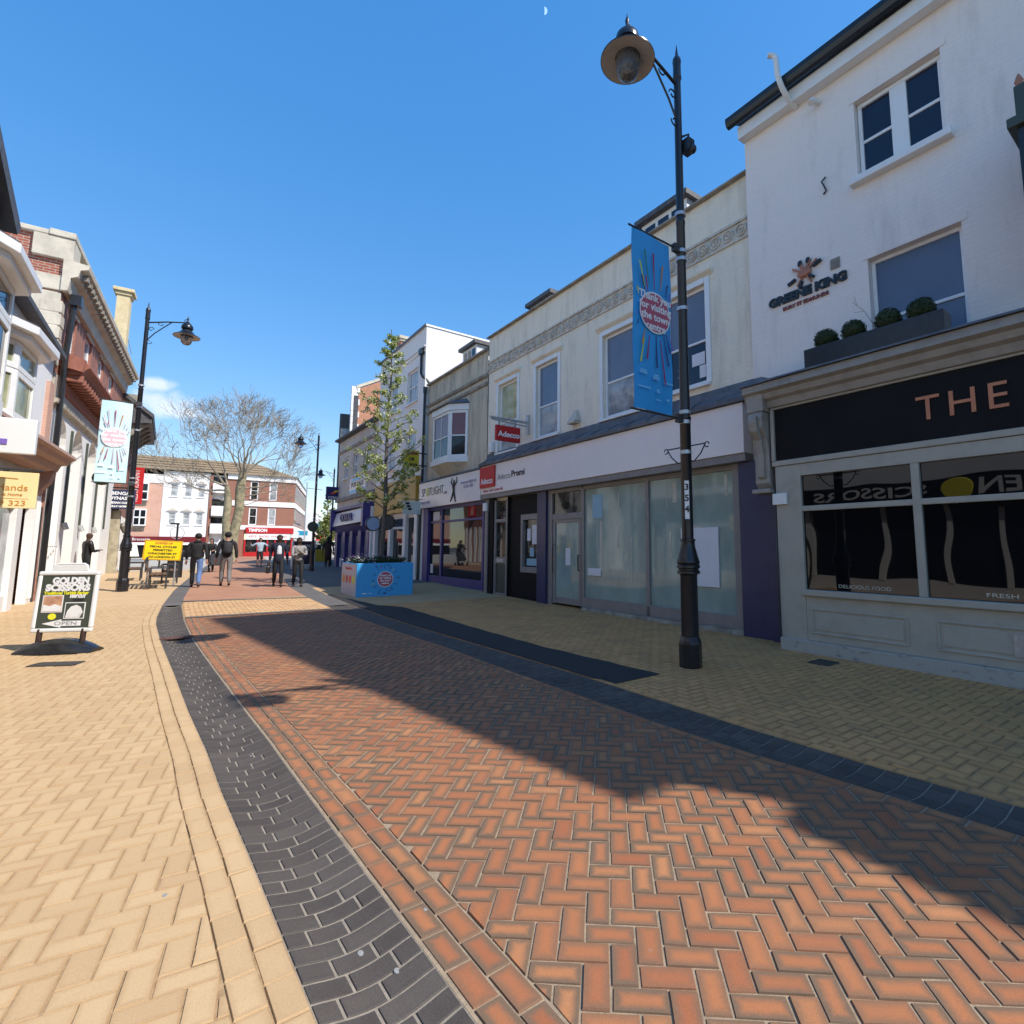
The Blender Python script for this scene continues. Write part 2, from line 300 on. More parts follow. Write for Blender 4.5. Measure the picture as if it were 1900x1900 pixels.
# paving
def pavemat(name,cols,edge,edge_w,edge_amt,bl=.205,bw=.1,rough=.8,grit=.25,dirt=(.1,.09,.08),dirt_amt=.35):
    m,t,b=newmat(name); b.inputs['Roughness'].default_value=rough; b.inputs['Specular IOR Level'].default_value=.35
    a=nd(t,'ShaderNodeVertexColor'); a.layer_name='rnd'; sp=nd(t,'ShaderNodeSeparateColor'); lk(t,a.outputs['Color'],sp.inputs['Color'])
    r=nd(t,'ShaderNodeValToRGB'); e=r.color_ramp.elements
    e[0].color=rgb(cols[0]); e[1].color=rgb(cols[-1]); e[0].position=0; e[1].position=1
    for i,c in enumerate(cols[1:-1]):
        x=e.new((i+1)/(len(cols)-1)); x.color=rgb(c)
    lk(t,sp.outputs['Red'],r.inputs['Fac'])
    g=nd(t,'ShaderNodeNewGeometry')
    uv=nd(t,'ShaderNodeUVMap'); uv.uv_map='bk'; sx=nd(t,'ShaderNodeSeparateXYZ'); lk(t,uv.outputs['UV'],sx.inputs['Vector'])
    nz=nd(t,'ShaderNodeTexNoise'); nz.inputs['Scale'].default_value=28; nz.inputs['Detail'].default_value=3; lk(t,g.outputs['Position'],nz.inputs['Vector'])
    mn=nd(t,'ShaderNodeMath',operation='MINIMUM'); ends=[]
    for ax,ln in (('X',bl),('Y',bw)):
        sb=nd(t,'ShaderNodeMath',operation='SUBTRACT'); sb.inputs[0].default_value=ln; lk(t,sx.outputs[ax],sb.inputs[1])
        mi=nd(t,'ShaderNodeMath',operation='MINIMUM'); lk(t,sx.outputs[ax],mi.inputs[0]); lk(t,sb.outputs['Value'],mi.inputs[1]); ends.append(mi)
    lk(t,ends[0].outputs['Value'],mn.inputs[0]); lk(t,ends[1].outputs['Value'],mn.inputs[1])
    j=nd(t,'ShaderNodeMath',operation='MULTIPLY_ADD'); j.inputs[1].default_value=-.022; lk(t,nz.outputs['Fac'],j.inputs[0]); lk(t,mn.outputs['Value'],j.inputs[2])
    mr=nd(t,'ShaderNodeMapRange',interpolation_type='SMOOTHSTEP'); mr.inputs['From Min'].default_value=-.012; mr.inputs['From Max'].default_value=edge_w; mr.inputs['To Min'].default_value=1; mr.inputs['To Max'].default_value=0; lk(t,j.outputs['Value'],mr.inputs['Value'])
    am=nd(t,'ShaderNodeMath',operation='MULTIPLY_ADD'); am.inputs[1].default_value=edge_amt*.75; am.inputs[2].default_value=edge_amt*.45; lk(t,sp.outputs['Green'],am.inputs[0])
    ml=nd(t,'ShaderNodeMath',operation='MULTIPLY',use_clamp=True); lk(t,mr.outputs['Result'],ml.inputs[0]); lk(t,am.outputs['Value'],ml.inputs[1])
    mx=nd(t,'ShaderNodeMix',data_type='RGBA'); lk(t,ml.outputs['Value'],mx.inputs['Factor']); lk(t,r.outputs['Color'],mx.inputs[6]); mx.inputs[7].default_value=rgb(edge)
    n2=nd(t,'ShaderNodeTexNoise'); n2.inputs['Scale'].default_value=1.3; n2.inputs['Detail'].default_value=9; n2.inputs['Roughness'].default_value=.7; lk(t,g.outputs['Position'],n2.inputs['Vector'])
    m2=nd(t,'ShaderNodeMapRange'); m2.inputs['From Min'].default_value=.48; m2.inputs['From Max'].default_value=.78; m2.inputs['To Max'].default_value=dirt_amt; lk(t,n2.outputs['Fac'],m2.inputs['Value'])
    mx2=nd(t,'ShaderNodeMix',data_type='RGBA'); lk(t,m2.outputs['Result'],mx2.inputs['Factor']); lk(t,mx.outputs[2],mx2.inputs[6]); mx2.inputs[7].default_value=rgb(dirt)
    vo=nd(t,'ShaderNodeTexVoronoi'); vo.inputs['Scale'].default_value=2.6; lk(t,g.outputs['Position'],vo.inputs['Vector'])
    vr=nd(t,'ShaderNodeMapRange'); vr.inputs['From Min'].default_value=.018; vr.inputs['From Max'].default_value=.034; vr.inputs['To Min'].default_value=.45; vr.inputs['To Max'].default_value=0; lk(t,vo.outputs['Distance'],vr.inputs['Value'])
    mx3=nd(t,'ShaderNodeMix',data_type='RGBA'); lk(t,vr.outputs['Result'],mx3.inputs['Factor']); lk(t,mx2.outputs[2],mx3.inputs[6]); mx3.inputs[7].default_value=(.27,.25,.225,1); mx2=mx3
    n3=nd(t,'ShaderNodeTexNoise'); n3.inputs['Scale'].default_value=190; n3.inputs['Detail'].default_value=3; lk(t,g.outputs['Position'],n3.inputs['Vector'])
    m3=nd(t,'ShaderNodeMapRange'); m3.inputs['To Min'].default_value=1-grit; m3.inputs['To Max'].default_value=1+grit; lk(t,n3.outputs['Fac'],m3.inputs['Value'])
    vm=nd(t,'ShaderNodeVectorMath',operation='SCALE'); lk(t,mx2.outputs[2],vm.inputs[0]); lk(t,m3.outputs['Result'],vm.inputs['Scale']); lk(t,vm.outputs['Vector'],b.inputs['Base Color'])
    bp=nd(t,'ShaderNodeBump'); bp.inputs['Strength'].default_value=.25; bp.inputs['Distance'].default_value=.004; lk(t,n3.outputs['Fac'],bp.inputs['Height']); lk(t,bp.outputs['Normal'],b.inputs['Normal'])
pavemat('red_paver',[(.33,.115,.052),(.40,.158,.068),(.36,.135,.058),(.44,.195,.085)],(.175,.112,.07),.034,1.15,dirt_amt=.25)
pavemat('yellow_paver',[(.52,.355,.19),(.575,.40,.22),(.55,.38,.205),(.50,.335,.18)],(.42,.27,.14),.014,.6,dirt=(.36,.24,.13),dirt_amt=.35,grit=.18)
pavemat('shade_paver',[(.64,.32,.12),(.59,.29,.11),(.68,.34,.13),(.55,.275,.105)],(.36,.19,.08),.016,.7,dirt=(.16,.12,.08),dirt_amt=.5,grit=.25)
pavemat('dark_paver',[(.072,.058,.05),(.092,.075,.064),(.062,.05,.043),(.105,.087,.074)],(.07,.062,.057),.016,.6,grit=.5,dirt=(.13,.115,.10),dirt_amt=.5)
pavemat('table_paver',[(.66,.44,.22),(.60,.38,.18),(.68,.47,.25)],(.36,.17,.09),.02,.9,dirt_amt=.2)
pm('joint_sand',(.34,.27,.19),(.24,.19,.135),sc=20,rough=.95,bump=.3,bsc=90)
pm('joint_red',(.38,.285,.19),(.26,.20,.135),sc=14,rough=.95,bump=.3,bsc=90)
pm('joint_yellow',(.32,.20,.10),(.44,.30,.16),sc=20,rough=.95,bump=.3,bsc=90)
pm('joint_grey',(.33,.28,.22),(.24,.205,.16),sc=16,rough=.95,bump=.3,bsc=90)
pm('asphalt',(.014,.014,.015),(.040,.039,.038),sc=130,rough=.9,bump=.6,bsc=150,lo=.3,hi=.8)
pm('far_paving',(.36,.17,.10),(.42,.22,.13),sc=1.4,rough=.9,bump=.2,bsc=40)
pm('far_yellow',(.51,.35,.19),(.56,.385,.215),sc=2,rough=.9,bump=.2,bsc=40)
pm('far_grey',(.135,.125,.115),(.105,.095,.09),sc=2,rough=.9,bump=.2,bsc=40)
pm('square_paving',(.42,.38,.31),(.48,.43,.36),sc=1.,rough=.9)
pm('earth',(.12,.11,.10),(.16,.15,.13),sc=.2,rough=.95)
pm('iron',(.05,.045,.04),(.075,.065,.055),sc=20,rough=.6,bump=.4,bsc=60)
pm('rust_iron',(.16,.075,.055),(.10,.05,.04),sc=20,rough=.8,bump=.4,bsc=60)
pm('gum',(.34,.33,.31),(.26,.25,.24),sc=40,rough=.7)
m,t,b=newmat('bulb_glass'); b.inputs['Base Color'].default_value=(.9,.92,.95,1); b.inputs['Transmission Weight'].default_value=.9; b.inputs['Roughness'].default_value=.06; b.inputs['IOR'].default_value=1.3
SUN_E,SKY_E,EXPO,CLOUD,SKY_G,SKY_S,SKY_H,SKY_V=4.3,.10,.40,9.,.48,2.06,.510,3.6
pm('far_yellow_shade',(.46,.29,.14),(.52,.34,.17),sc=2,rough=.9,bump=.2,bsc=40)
leafmat('white_petal',[(.75,.74,.68),(.68,.66,.62)]); leafmat('violet_petal',[(.35,.22,.55),(.45,.16,.42),(.5,.42,.66)])
pm('base_rubber',(.014,.014,.015),(.022,.022,.023),sc=8,rough=.22)
pm('cream_stone',(.74,.62,.38),(.60,.48,.28),sc=5,rough=.85,bump=.2,bsc=20)
pm('white_arcade',(.85,.84,.81),(.80,.78,.74),sc=1.2,rough=.8)
pm('terracotta_pale',(.42,.27,.22),(.34,.21,.17),sc=5,rough=.7)
pm('copper_rust',(.46,.22,.14),(.26,.12,.08),sc=8,rough=.85)
pm('lilac_panel',(.50,.48,.56),(.46,.44,.52),sc=3,rough=.5)
# ---------------------------------------------------------------- components
def text(parent,name,s,o,X,size,mat,align='CENTER',ex=.006,bold=0.,sx=1.,Y=None,space=1.):
    cu=bpy.data.curves.new(name,'FONT'); cu.body=s; cu.size=size; cu.align_x=align; cu.align_y='CENTER'; cu.extrude=ex; cu.offset=bold; cu.space_character=space; cu.space_line=.95; cu.resolution_u=3
    t=bpy.data.objects.new(name+'_tmp',cu); COL.objects.link(t); bpy.context.view_layer.update()
    me=bpy.data.meshes.new_from_object(t.evaluated_get(bpy.context.evaluated_depsgraph_get()))
    bpy.data.objects.remove(t); me.name=name; me.materials.clear(); me.materials.append(M(mat))
    X=Vector(X).normalized(); Yv=Vector(Y) if Y else ZV; N=X.cross(Yv); off=wloc(parent); o=Vector(o)
    for v in me.vertices: v.co=o+X*(v.co.x*sx)+Yv*v.co.y+N*v.co.z-off
    ob=bpy.data.objects.new(name,me); COL.objects.link(ob); ob.parent=parent
    return ob
def window(parent,F,v,u0,u1,z0,z1,dv,reveal=.1,fw=.055,cols=1,rows=(.5,),mf='white_paint',mg='glass_navy',sill=True,casing=0.,bars=.03,label=None,panes=None):
    """frame mesh + panes as its sub-parts; v wall face, dv = +1/-1 into the building"""
    m=MB(); vf=v+dv*reveal; vb=vf+dv*.06
    def bx(a,b,c,d,va=vf,vb_=vb): m.fbox(F,a,b,min(va,vb_),max(va,vb_),c,d)
    e=.003
    bx(u0+e,u0+fw,z0+e,z1-e); bx(u1-fw,u1-e,z0+e,z1-e); bx(u0+fw,u1-fw,z1-fw,z1-e); bx(u0+fw,u1-fw,z0+e,z0+fw)
    iu0,iu1,iz0,iz1=u0+fw,u1-fw,z0+fw,z1-fw
    for r in rows:
        zr=iz0+(iz1-iz0)*r; bx(iu0,iu1,zr-bars*.8,zr+bars*.8,vf+dv*.008,vb)
    for k in range(1,cols):
        uc=iu0+(iu1-iu0)*k/cols; bx(uc-bars/2,uc+bars/2,iz0,iz1,vf+dv*.015,vb-dv*.004)
    if casing:
        c=casing; w0,w1=v-dv*.03,v
        bx(u0-c,u0,z0-.02,z1+c,w0,w1); bx(u1,u1+c,z0-.02,z1+c,w0,w1); bx(u0,u1,z1,z1+c,w0-dv*.012,w1)
    fr=m.build('window',mf,parent,bevel=.006)
    if label: fr['label']=label
    zs=[iz0]+[iz0+(iz1-iz0)*r for r in rows]+[iz1]
    for i,(a,b) in enumerate(zip(zs,zs[1:])):
        g=mg if isinstance(mg,str) else mg[i]
        w=vf+dv*.035
        part('pane',g,fr,lambda q:q.fbox(F,iu0-.01,iu1+.01,min(w,w+dv*.01),max(w,w+dv*.01),a,b))
    if sill:
        part('sill',mf if sill is True else sill,fr,lambda q:q.extrude_profile(F,u0-.09,u1+.09,[(vf,z0+.002),(v-dv*.09,z0-.03),(v-dv*.09,z0-.085),(vf,z0-.085)]),bevel=.006)
    return fr
def skin_mesh(name,verts,edges,radii,mat,parent,sub=1,root=0):
    me=bpy.data.meshes.new(name); me.from_pydata(verts,edges,[]); o=bpy.data.objects.new(name+'_tmp',me); COL.objects.link(o)
    o.modifiers.new('s','SKIN').use_smooth_shade=True
    for i,r in enumerate(radii):
        sv=me.skin_vertices[0].data[i]; sv.radius=r if isinstance(r,tuple) else (r,r); sv.use_root=(i==root)
    if sub:
        x=o.modifiers.new('d','SUBSURF'); x.levels=sub; x.render_levels=sub
    bpy.context.view_layer.update()
    m2=bpy.data.meshes.new_from_object(o.evaluated_get(bpy.context.evaluated_depsgraph_get())); bpy.data.objects.remove(o)
    m2.name=name; m2.materials.clear(); m2.materials.append(M(mat)); m2.polygons.foreach_set('use_smooth',[True]*len(m2.polygons))
    ob=bpy.data.objects.new(name,m2); COL.objects.link(ob); ob.parent=parent
    return ob
def person(label,pos,face,h=1.75,skin='skin_light',top='cloth_black',legs='cloth_charcoal',legs2=None,shoes='shoe',hair='hair_dark',stride=.25,arms=((.07,.10,-.53),(.07,-.06,-.54)),elbow=((.25,-1,-.3),(.25,-1,-.3)),lean=0.,build=1.,hairlong=False,shirt=None,bald=False,hood=False,bag=None,headturn=0.,short=False,coat=0.,group=None,bend=0.):
    """walking figure, built facing +y then turned to `face` (world direction); arms = wrist offsets from the shoulder"""
    t=thing('person',label,'person',pos,group); k=h/1.75
    d=Vector(face).normalized(); R=Matrix(((d.y,d.x,0),(-d.x,d.y,0),(0,0,1)))
    def w(x,y,z): return tuple(R@Vector((x*k*build if abs(x)<.5 else x*k,y*k,z*k)))
    sl=stride/2
    hip=[(-.09,0,.90),(.09,0,.90)]; kn=[(-.09,sl*.75+.03,.49),(.09,-sl*.35+.04,.49)]; an=[(-.09,sl,.09),(.09,-sl*1.25,.11)]; toe=[(-.10,sl+.16,.035),(.10,-sl*1.25+.15,.03)]
    L=lean
    pel=(0,0,.95); wa=(0,L*.4,1.10); ch=(0,L*.8+.005,1.30); nk=(0,L,1.47); hd=(math.sin(headturn)*.02,L+.02,1.56)
    sh=[(-.185,L*.9,1.41),(.185,L*.9,1.41)]
    wr=[(sh[0][0]-arms[0][0],sh[0][1]+arms[0][1],1.41+arms[0][2]),(sh[1][0]+arms[1][0],sh[1][1]+arms[1][1],1.41+arms[1][2])]
    el=[]
    for i in (0,1):
        s_,w_=Vector(sh[i]),Vector(wr[i]); mid=(s_+w_)/2; ln=(w_-s_).length; off=math.sqrt(max(0,.28**2-(ln/2)**2)); el.append(tuple(mid+Vector((elbow[i][0]*(1 if i else -1),elbow[i][1],elbow[i][2])).normalized()*off))
    # body: one continuous surface with neck, head, palms and separate fingers
    V=[pel,wa,ch,nk,(0,L+.012,1.53),hd,(0,L+.02,1.65),(0,L+.015,1.715)]; E_=[(0,1),(1,2),(2,3),(3,4),(4,5),(5,6),(6,7)]; Rr=[(.095,.075),(.09,.07),(.115,.08),.058,.052,.072,.088,.055]
    V.append((hd[0]*1.2,L+.125,1.60)); E_.append((5,8)); Rr.append(.012)           # nose
    for i in (0,1):
        b=len(V); V+=[sh[i],el[i],wr[i]]; E_+=[(2,b),(b,b+1),(b+1,b+2)]; Rr+=[.055,.042,.028]
        dv=(Vector(wr[i])-Vector(el[i])).normalized(); pm_=Vector(wr[i])+dv*.07; V.append(tuple(pm_)); E_.append((b+2,b+3)); Rr.append((.034,.018))
        side=Vector((1,0,0)) if abs(dv.x)<.7 else Vector((0,1,0)); side=(side-dv*side.dot(dv)).normalized(); fwd=dv.cross(side)
        for q,(o_,l_) in enumerate(((-.027,.055),(-.009,.068),(.009,.064),(.027,.05))):
            c=len(V); a_=pm_+side*o_*.9+dv*.03; V+=[tuple(a_),tuple(a_+dv*l_*.6+fwd*.012),tuple(a_+dv*l_+fwd*.035)]; E_+=[(b+3,c),(c,c+1),(c+1,c+2)]; Rr+=[.0095,.0085,.007]
        c=len(V); a_=Vector(wr[i])+dv*.03+side*(.035 if i==0 else -.035); V+=[tuple(a_+dv*.02),tuple(a_+dv*.055+side*(.012 if i==0 else -.012))]; E_+=[(b+3,c),(c,c+1)]; Rr+=[.011,.008]
    for i in (0,1):
        b=len(V); V+=[hip[i],kn[i],an[i],toe[i]]; E_+=[(0,b),(b,b+1),(b+1,b+2),(b+2,b+3)]; Rr+=[.085,.055,.036,.03]
    skin_mesh('body',[w(*p) for p in V],E_,[((r[0]*k,r[1]*k) if isinstance(r,tuple) else r*k) for r in Rr],skin,t)
    # trousers
    V=[(0,0,1.12),(0,-.005,.95)]; E_=[(0,1)]; Rr=[(.132,.102),(.15,.12)]
    for i in (0,1):
        b=len(V); V+=[hip[i],kn[i],(kn[i][0],(kn[i][1]+an[i][1])/2-.01,.30)]; E_+=[(1,b),(b,b+1),(b+1,b+2)]; Rr+=[.1,.073,.066]
        if not short: V.append((an[i][0],an[i][1],an[i][2])); E_.append((b+2,b+3)); Rr.append(.06)
        else: V[b+2]=(kn[i][0],kn[i][1],.46)
    o=skin_mesh('trousers',[w(*p) for p in V],E_,[((r[0]*k,r[1]*k) if isinstance(r,tuple) else r*k) for r in Rr],legs,t)
    if legs2:
        o.data.materials.append(M(legs2)); side=R@Vector((1,0,0))
        for p in o.data.polygons:
            if p.center.dot(side)>.012*k and p.center.z<.9*k: p.material_index=1
    # top garment
    zb=.86-coat
    V=[(0,-.005,zb),(0,0,1.02),(0,L*.5,1.14),(0,L*.85,1.31),(0,L,1.46)]; E_=[(0,1),(1,2),(2,3),(3,4)]; Rr=[(.178+coat*.1,.145+coat*.1),(.172,.135),(.158,.12),(.165,.12),.078]
    for i in (0,1):
        b=len(V); V+=[sh[i],el[i],tuple(Vector(wr[i]).lerp(Vector(el[i]),.06))]; E_+=[(3,b),(b,b+1),(b+1,b+2)]; Rr+=[.070,.056,.045]
    jk=skin_mesh('jacket',[w(*p) for p in V],E_,[((r[0]*k,r[1]*k) if isinstance(r,tuple) else r*k) for r in Rr],top,t)
    if hood: skin_mesh('hood',[w(-.08,L-.05,1.47),w(0,L-.10,1.46),w(.08,L-.05,1.47)],[(0,1),(1,2)],[.05*k,.06*k,.05*k],top,jk,root=1)
    if shirt: skin_mesh('shirt',[w(0,L+.075,1.05),w(0,L+.082,1.25),w(0,L+.06,1.42)],[(0,1),(1,2)],[(.10*k,.055*k),(.09*k,.055*k),(.05*k,.035*k)],shirt,t,root=1)
    for i in (0,1):
        skin_mesh('shoe',[w(an[i][0],an[i][1]-.035,an[i][2]-.035),w(an[i][0],an[i][1]+.06,an[i][2]-.045),w(toe[i][0],toe[i][1],toe[i][2]+.01)],[(0,1),(1,2)],[.047*k,.045*k,.036*k],shoes,t,root=1)
    if not bald:
        m=MB(); c=Vector(w(0,L+.005,1.645))+t.location
        m.ellip(c,.098*k,.112*k,.098*k,12,8,X=R@Vector((1,0,0)),Y=R@Vector((0,1,0)))
        hz=1.60*k+t.location.z; fy=R@Vector((0,1,0))
        hv=m.build('hair',hair,t,smooth=True)
        for v in hv.data.vertices:
            q=v.co.dot(fy)/k
            if q>.06+L and v.co.z<1.67*k: v.co-=fy*(q-.06-L)*k*1.02
            if v.co.z<1.56*k and not hairlong: v.co.z=1.56*k+(v.co.z-1.56*k)*.3
        if hairlong: skin_mesh('long_hair',[w(0,L-.06,1.62),w(0,L-.085,1.50),w(0,L-.09,1.38)],[(0,1),(1,2)],[(.085*k,.05*k),(.09*k,.045*k),(.06*k,.03*k)],hair,t,root=1)
    if bag=='backpack':
        bg=skin_mesh('backpack',[w(0,L-.17,1.04),w(0,L-.185,1.22),w(0,L-.165,1.40)],[(0,1),(1,2)],[(.14*k,.085*k),(.15*k,.095*k),(.11*k,.06*k)],'cloth_charcoal',t,root=1)
        for sx in (-1,1): part('strap','cloth_black',bg,lambda q:q.tube([Vector(w(sx*.10,L-.12,1.44))+t.location,Vector(w(sx*.12,L+.02,1.50))+t.location,Vector(w(sx*.13,L+.125,1.38))+t.location,Vector(w(sx*.14,L+.10,1.16))+t.location],.018*k,6))
    return t
# ---------------------------------------------------------------- street lamps
def lathe_part(name,mat,parent,prof,c=None,k=20,**kw):
    return part(name,mat,parent,lambda q:q.lathe(wloc(parent)+Vector(c or (0,0,0)),prof,k),smooth=True,**kw)
def make_lamp(label,group):
    """arm towards +x of its own axes, base at the origin"""
    t=thing('street_lamp',label,'street lamp',(0,0,0),group); O=Vector((0,0,0))
    part('base','lamp_black',t,lambda q:q.lathe(O,[(.145,-.02),(.15,0),(.15,.30),(.14,.34),(.128,.37),(.118,.40)],8),bevel=.006)
    part('barrel','lamp_black',t,lambda q:q.lathe(O,[(.116,.40),(.112,1.18),(.118,1.20),(.15,1.215),(.15,1.245),(.132,1.26),(.132,1.275),(.152,1.29),(.152,1.32),(.138,1.335),(.15,1.35),(.15,1.37),(.128,1.44),(.098,1.56),(.088,1.62),(.09,1.64),(.10,1.645),(.10,1.67),(.082,1.68)],24),smooth=True)
    part('shaft','lamp_black',t,lambda q:q.lathe(O,[(.078,1.68),(.074,3.3),(.082,3.31),(.082,3.35),(.070,3.36),(.062,6.2),(.068,6.21),(.068,6.25),(.058,6.26),(.053,8.50)],24),smooth=True)
    part('finial','lamp_black',t,lambda q:q.lathe(O,[(.053,8.50),(.066,8.52),(.062,8.56),(.058,8.74),(.066,8.80),(.060,8.85),(.03,8.90),(.022,8.94),(.012,9.02),(.002,9.10)],14),smooth=True)
    a=MB(); a.tube([(.04,0,8.42),(.5,0,8.56),(.95,0,8.66)],[.024,.022,.02],8); a.tube([(.045,0,7.86),(.20,0,8.10),(.42,0,8.36),(.62,0,8.585)],.016,8)
    def scroll(cx,cz,r,s0=1): a.tube([(cx+(r*(1-.55*i/12))*math.cos(s0*i*.5),0,cz+(r*(1-.55*i/12))*math.sin(s0*i*.5)) for i in range(13)],.011,6)
    scroll(.11,8.22,.075); scroll(.33,8.46,.07,-1); scroll(.07,7.80,.085,-1); scroll(.98,8.72,.06)
    a.build('arm','lamp_black',t,smooth=True)
    hx=Vector((1.02,0,0))
    part('lantern_cap','lamp_black',t,lambda q:q.lathe(hx,[(.0,8.93),(.012,8.86),(.03,8.80),(.022,8.74),(.05,8.68),(.09,8.64),(.155,8.56),(.165,8.50),(.165,8.46),(.12,8.44),(.14,8.40),(.21,8.31)],24,caps=False),smooth=True)
    part('lamp_shade','lamp_black',t,lambda q:q.lathe(hx,[(.205,8.32),(.25,8.27),(.35,8.215),(.372,8.20),(.372,8.185)],32,caps=False),smooth=True)
    part('reflector','reflector',t,lambda q:q.lathe(hx,[(.366,8.187),(.30,8.20),(.22,8.225),(.17,8.23),(.165,8.28),(.12,8.32),(.0,8.33)],32,caps=False),smooth=True)
    part('glass_bowl','bulb_glass',t,lambda q:q.lathe(hx,[(.165,8.235),(.166,8.15),(.155,8.05),(.125,7.97),(.07,7.92),(.002,7.905)],24,caps=False),smooth=True)
    part('bulb','bulb_white',t,lambda q:q.lathe(hx,[(.02,8.30),(.03,8.22),(.05,8.16),(.05,8.12),(.03,8.08),(.002,8.065)],12,caps=False),smooth=True)
    b=MB()
    for z in (5.78,5.66,3.42,3.28,2.86,6.35,4.92): b.lathe(O,[(.074,z-.025),(.079,z-.025),(.079,z+.025),(.074,z+.025)],20)
    b.build('clamp','galv',t,smooth=True)
    bb=MB()
    for sx in (-1,1):
        bb.tube([(0,sx*.06,2.94),(0,sx*.34,2.94)],.010,6); bb.tube([(0,sx*.06,2.74),(0,sx*.14,2.72),(0,sx*.26,2.82),(0,sx*.33,2.93)],.009,6)
        bb.tube([(0,sx*(.36+.035*math.cos(i*.6)),2.92+.035*math.sin(i*.6)) for i in range(10)],.008,6)
    bb.build('basket_bracket','lamp_black',t,smooth=True)
    return t
def place(o,pos,d,tilt=0.):
    o.location=pos; o.rotation_euler=(0,tilt,math.atan2(d.y,d.x))
def ray_mark(q,c,X,a0,r0,r1,wd,N,th=.002):
    d=X*math.cos(a0)+ZV*math.sin(a0); e=X*-math.sin(a0)+ZV*math.cos(a0)
    q.prism([c+d*r0-e*wd*.22,c+d*r1-e*wd,c+d*r1+e*wd,c+d*r0+e*wd*.22],N*th)
def banner(label,c0,X,z0,z1,w,bright,group):
    """c0 outer top corner on the pole side, X = reading direction of the printed face"""
    X=Vector(X).normalized(); N=X.cross(ZV); t=thing('lamp_banner',label,'banner',c0,group); INK='overexposed_ink' if bright else 'white_ink'; o=Vector((c0[0],c0[1],0))
    nx,nz=6,14; vs=[];fs=[]
    cl=MB()
    for side in (0,1):
        b=len(cl.v)
        for j in range(nz+1):
            for i in range(nx+1):
                a=i/nx; z=z0+(z1-z0)*j/nz; sag=.03*math.sin(a*math.pi)*math.sin(j/nz*math.pi)+.012*math.sin(a*5+j*.9)
                cl.v.append(o+X*(a*w)+N*(sag+(-.004 if side else 0))+ZV*z)
        for j in range(nz):
            for i in range(nx):
                f=[b+j*(nx+1)+i,b+j*(nx+1)+i+1,b+(j+1)*(nx+1)+i+1,b+(j+1)*(nx+1)+i]; cl.f.append(f if not side else f[::-1]); cl.m.append(0)
    cloth=cl.build('cloth','overexposed_cloth' if bright else 'banner_cloth',t,smooth=True,recalc=False)
    for z in (z0-.02,z1+.02):
        part('rod','dark_metal',t,lambda q:q.tube([o+X*-.06+ZV*z,o+X*(w+.22)+ZV*z],.014,8))
        part('bracket','dark_metal',t,lambda q:q.box(o+X*(w+.14)+ZV*z,X*.12,N*.07,ZV*.11))
    H=z1-z0; c=o+X*w*.5+N*.052+ZV*(z0+H*.545)
    part('disc_rim',INK,cloth,lambda q:q.prism([c+X*(w*.40*math.cos(a))+ZV*(H*.118*math.sin(a)) for a in [i*math.pi/16 for i in range(32)]],N*.003))
    part('disc','overexposed_disc' if bright else 'pink_disc',cloth,lambda q:q.prism([c+N*.003+X*(w*.375*math.cos(a))+ZV*(H*.108*math.sin(a)) for a in [i*math.pi/16 for i in range(32)]],N*.003))
    text(cloth,'lettering','Thank you\nfor visiting\nthe town\ncentre',c+N*.008,X,.142,INK,bold=.004,ex=.001)
    rnd=random.Random(3)
    groups={'magenta_ink':[(92,.36,.78),(118,.34,.5),(250,.4,.66),(285,.42,.92),(25,.42,.5)],'green_ink':[(108,.42,.82)],'lime_ink':[(122,.42,.72),(240,.5,.78),(150,.42,.52)],'orange_ink':[(72,.40,.70),(232,.38,.56)],'navy_ink':[(272,.36,.70),(298,.38,.72),(310,.36,.60),(52,.40,.55),(128,.36,.55),(205,.42,.5)],'purple_ink':[(40,.42,.52),(190,.42,.5),(318,.4,.62)]}
    for mt,ls in groups.items():
        q=MB()
        for a,r0,r1 in ls:
            aa=math.radians(a); dx,dz=math.cos(aa),math.sin(aa); m0=c+X*dx*w*r0*1.15+ZV*dz*H*r0*.36; m1=c+X*dx*w*min(r1,.46/max(.05,abs(dx)))*1.0+ZV*dz*H*r1*.44
            dd=(m1-m0).normalized(); ee=N.cross(dd)*.013; q.prism([m0-ee*.3,m1-ee,m1+ee,m0+ee*.3],N*.003)
        q.build('rays','overexposed_ray' if bright and mt not in('magenta_ink','orange_ink') else mt,cloth)
    q=MB()
    for i,(a,zf,ww,hh) in enumerate([(.18,.20,.2,.055),(.50,.185,.17,.07),(.82,.165,.24,.025),(.2,.115,.3,.028),(.55,.11,.09,.05),(.55,.06,.14,.02),(.8,.07,.08,.04)]):
        for r in range(3 if hh>.04 else 1): q.box(o+X*w*a+N*.05+ZV*(z0+H*zf+(r-1)*hh*.36*(1 if hh>.04 else 0)),X*w*ww*(1-.15*r),N*.003,ZV*hh*(.24 if hh>.04 else .7))
    q.build('sponsor_logos',INK if bright else 'pale_blue_ink',cloth)
    return t
pm('reflector',(.46,.40,.34),(.40,.35,.30),sc=8,rough=.45)
pm('bulb_white',(.75,.74,.68),rough=.3)
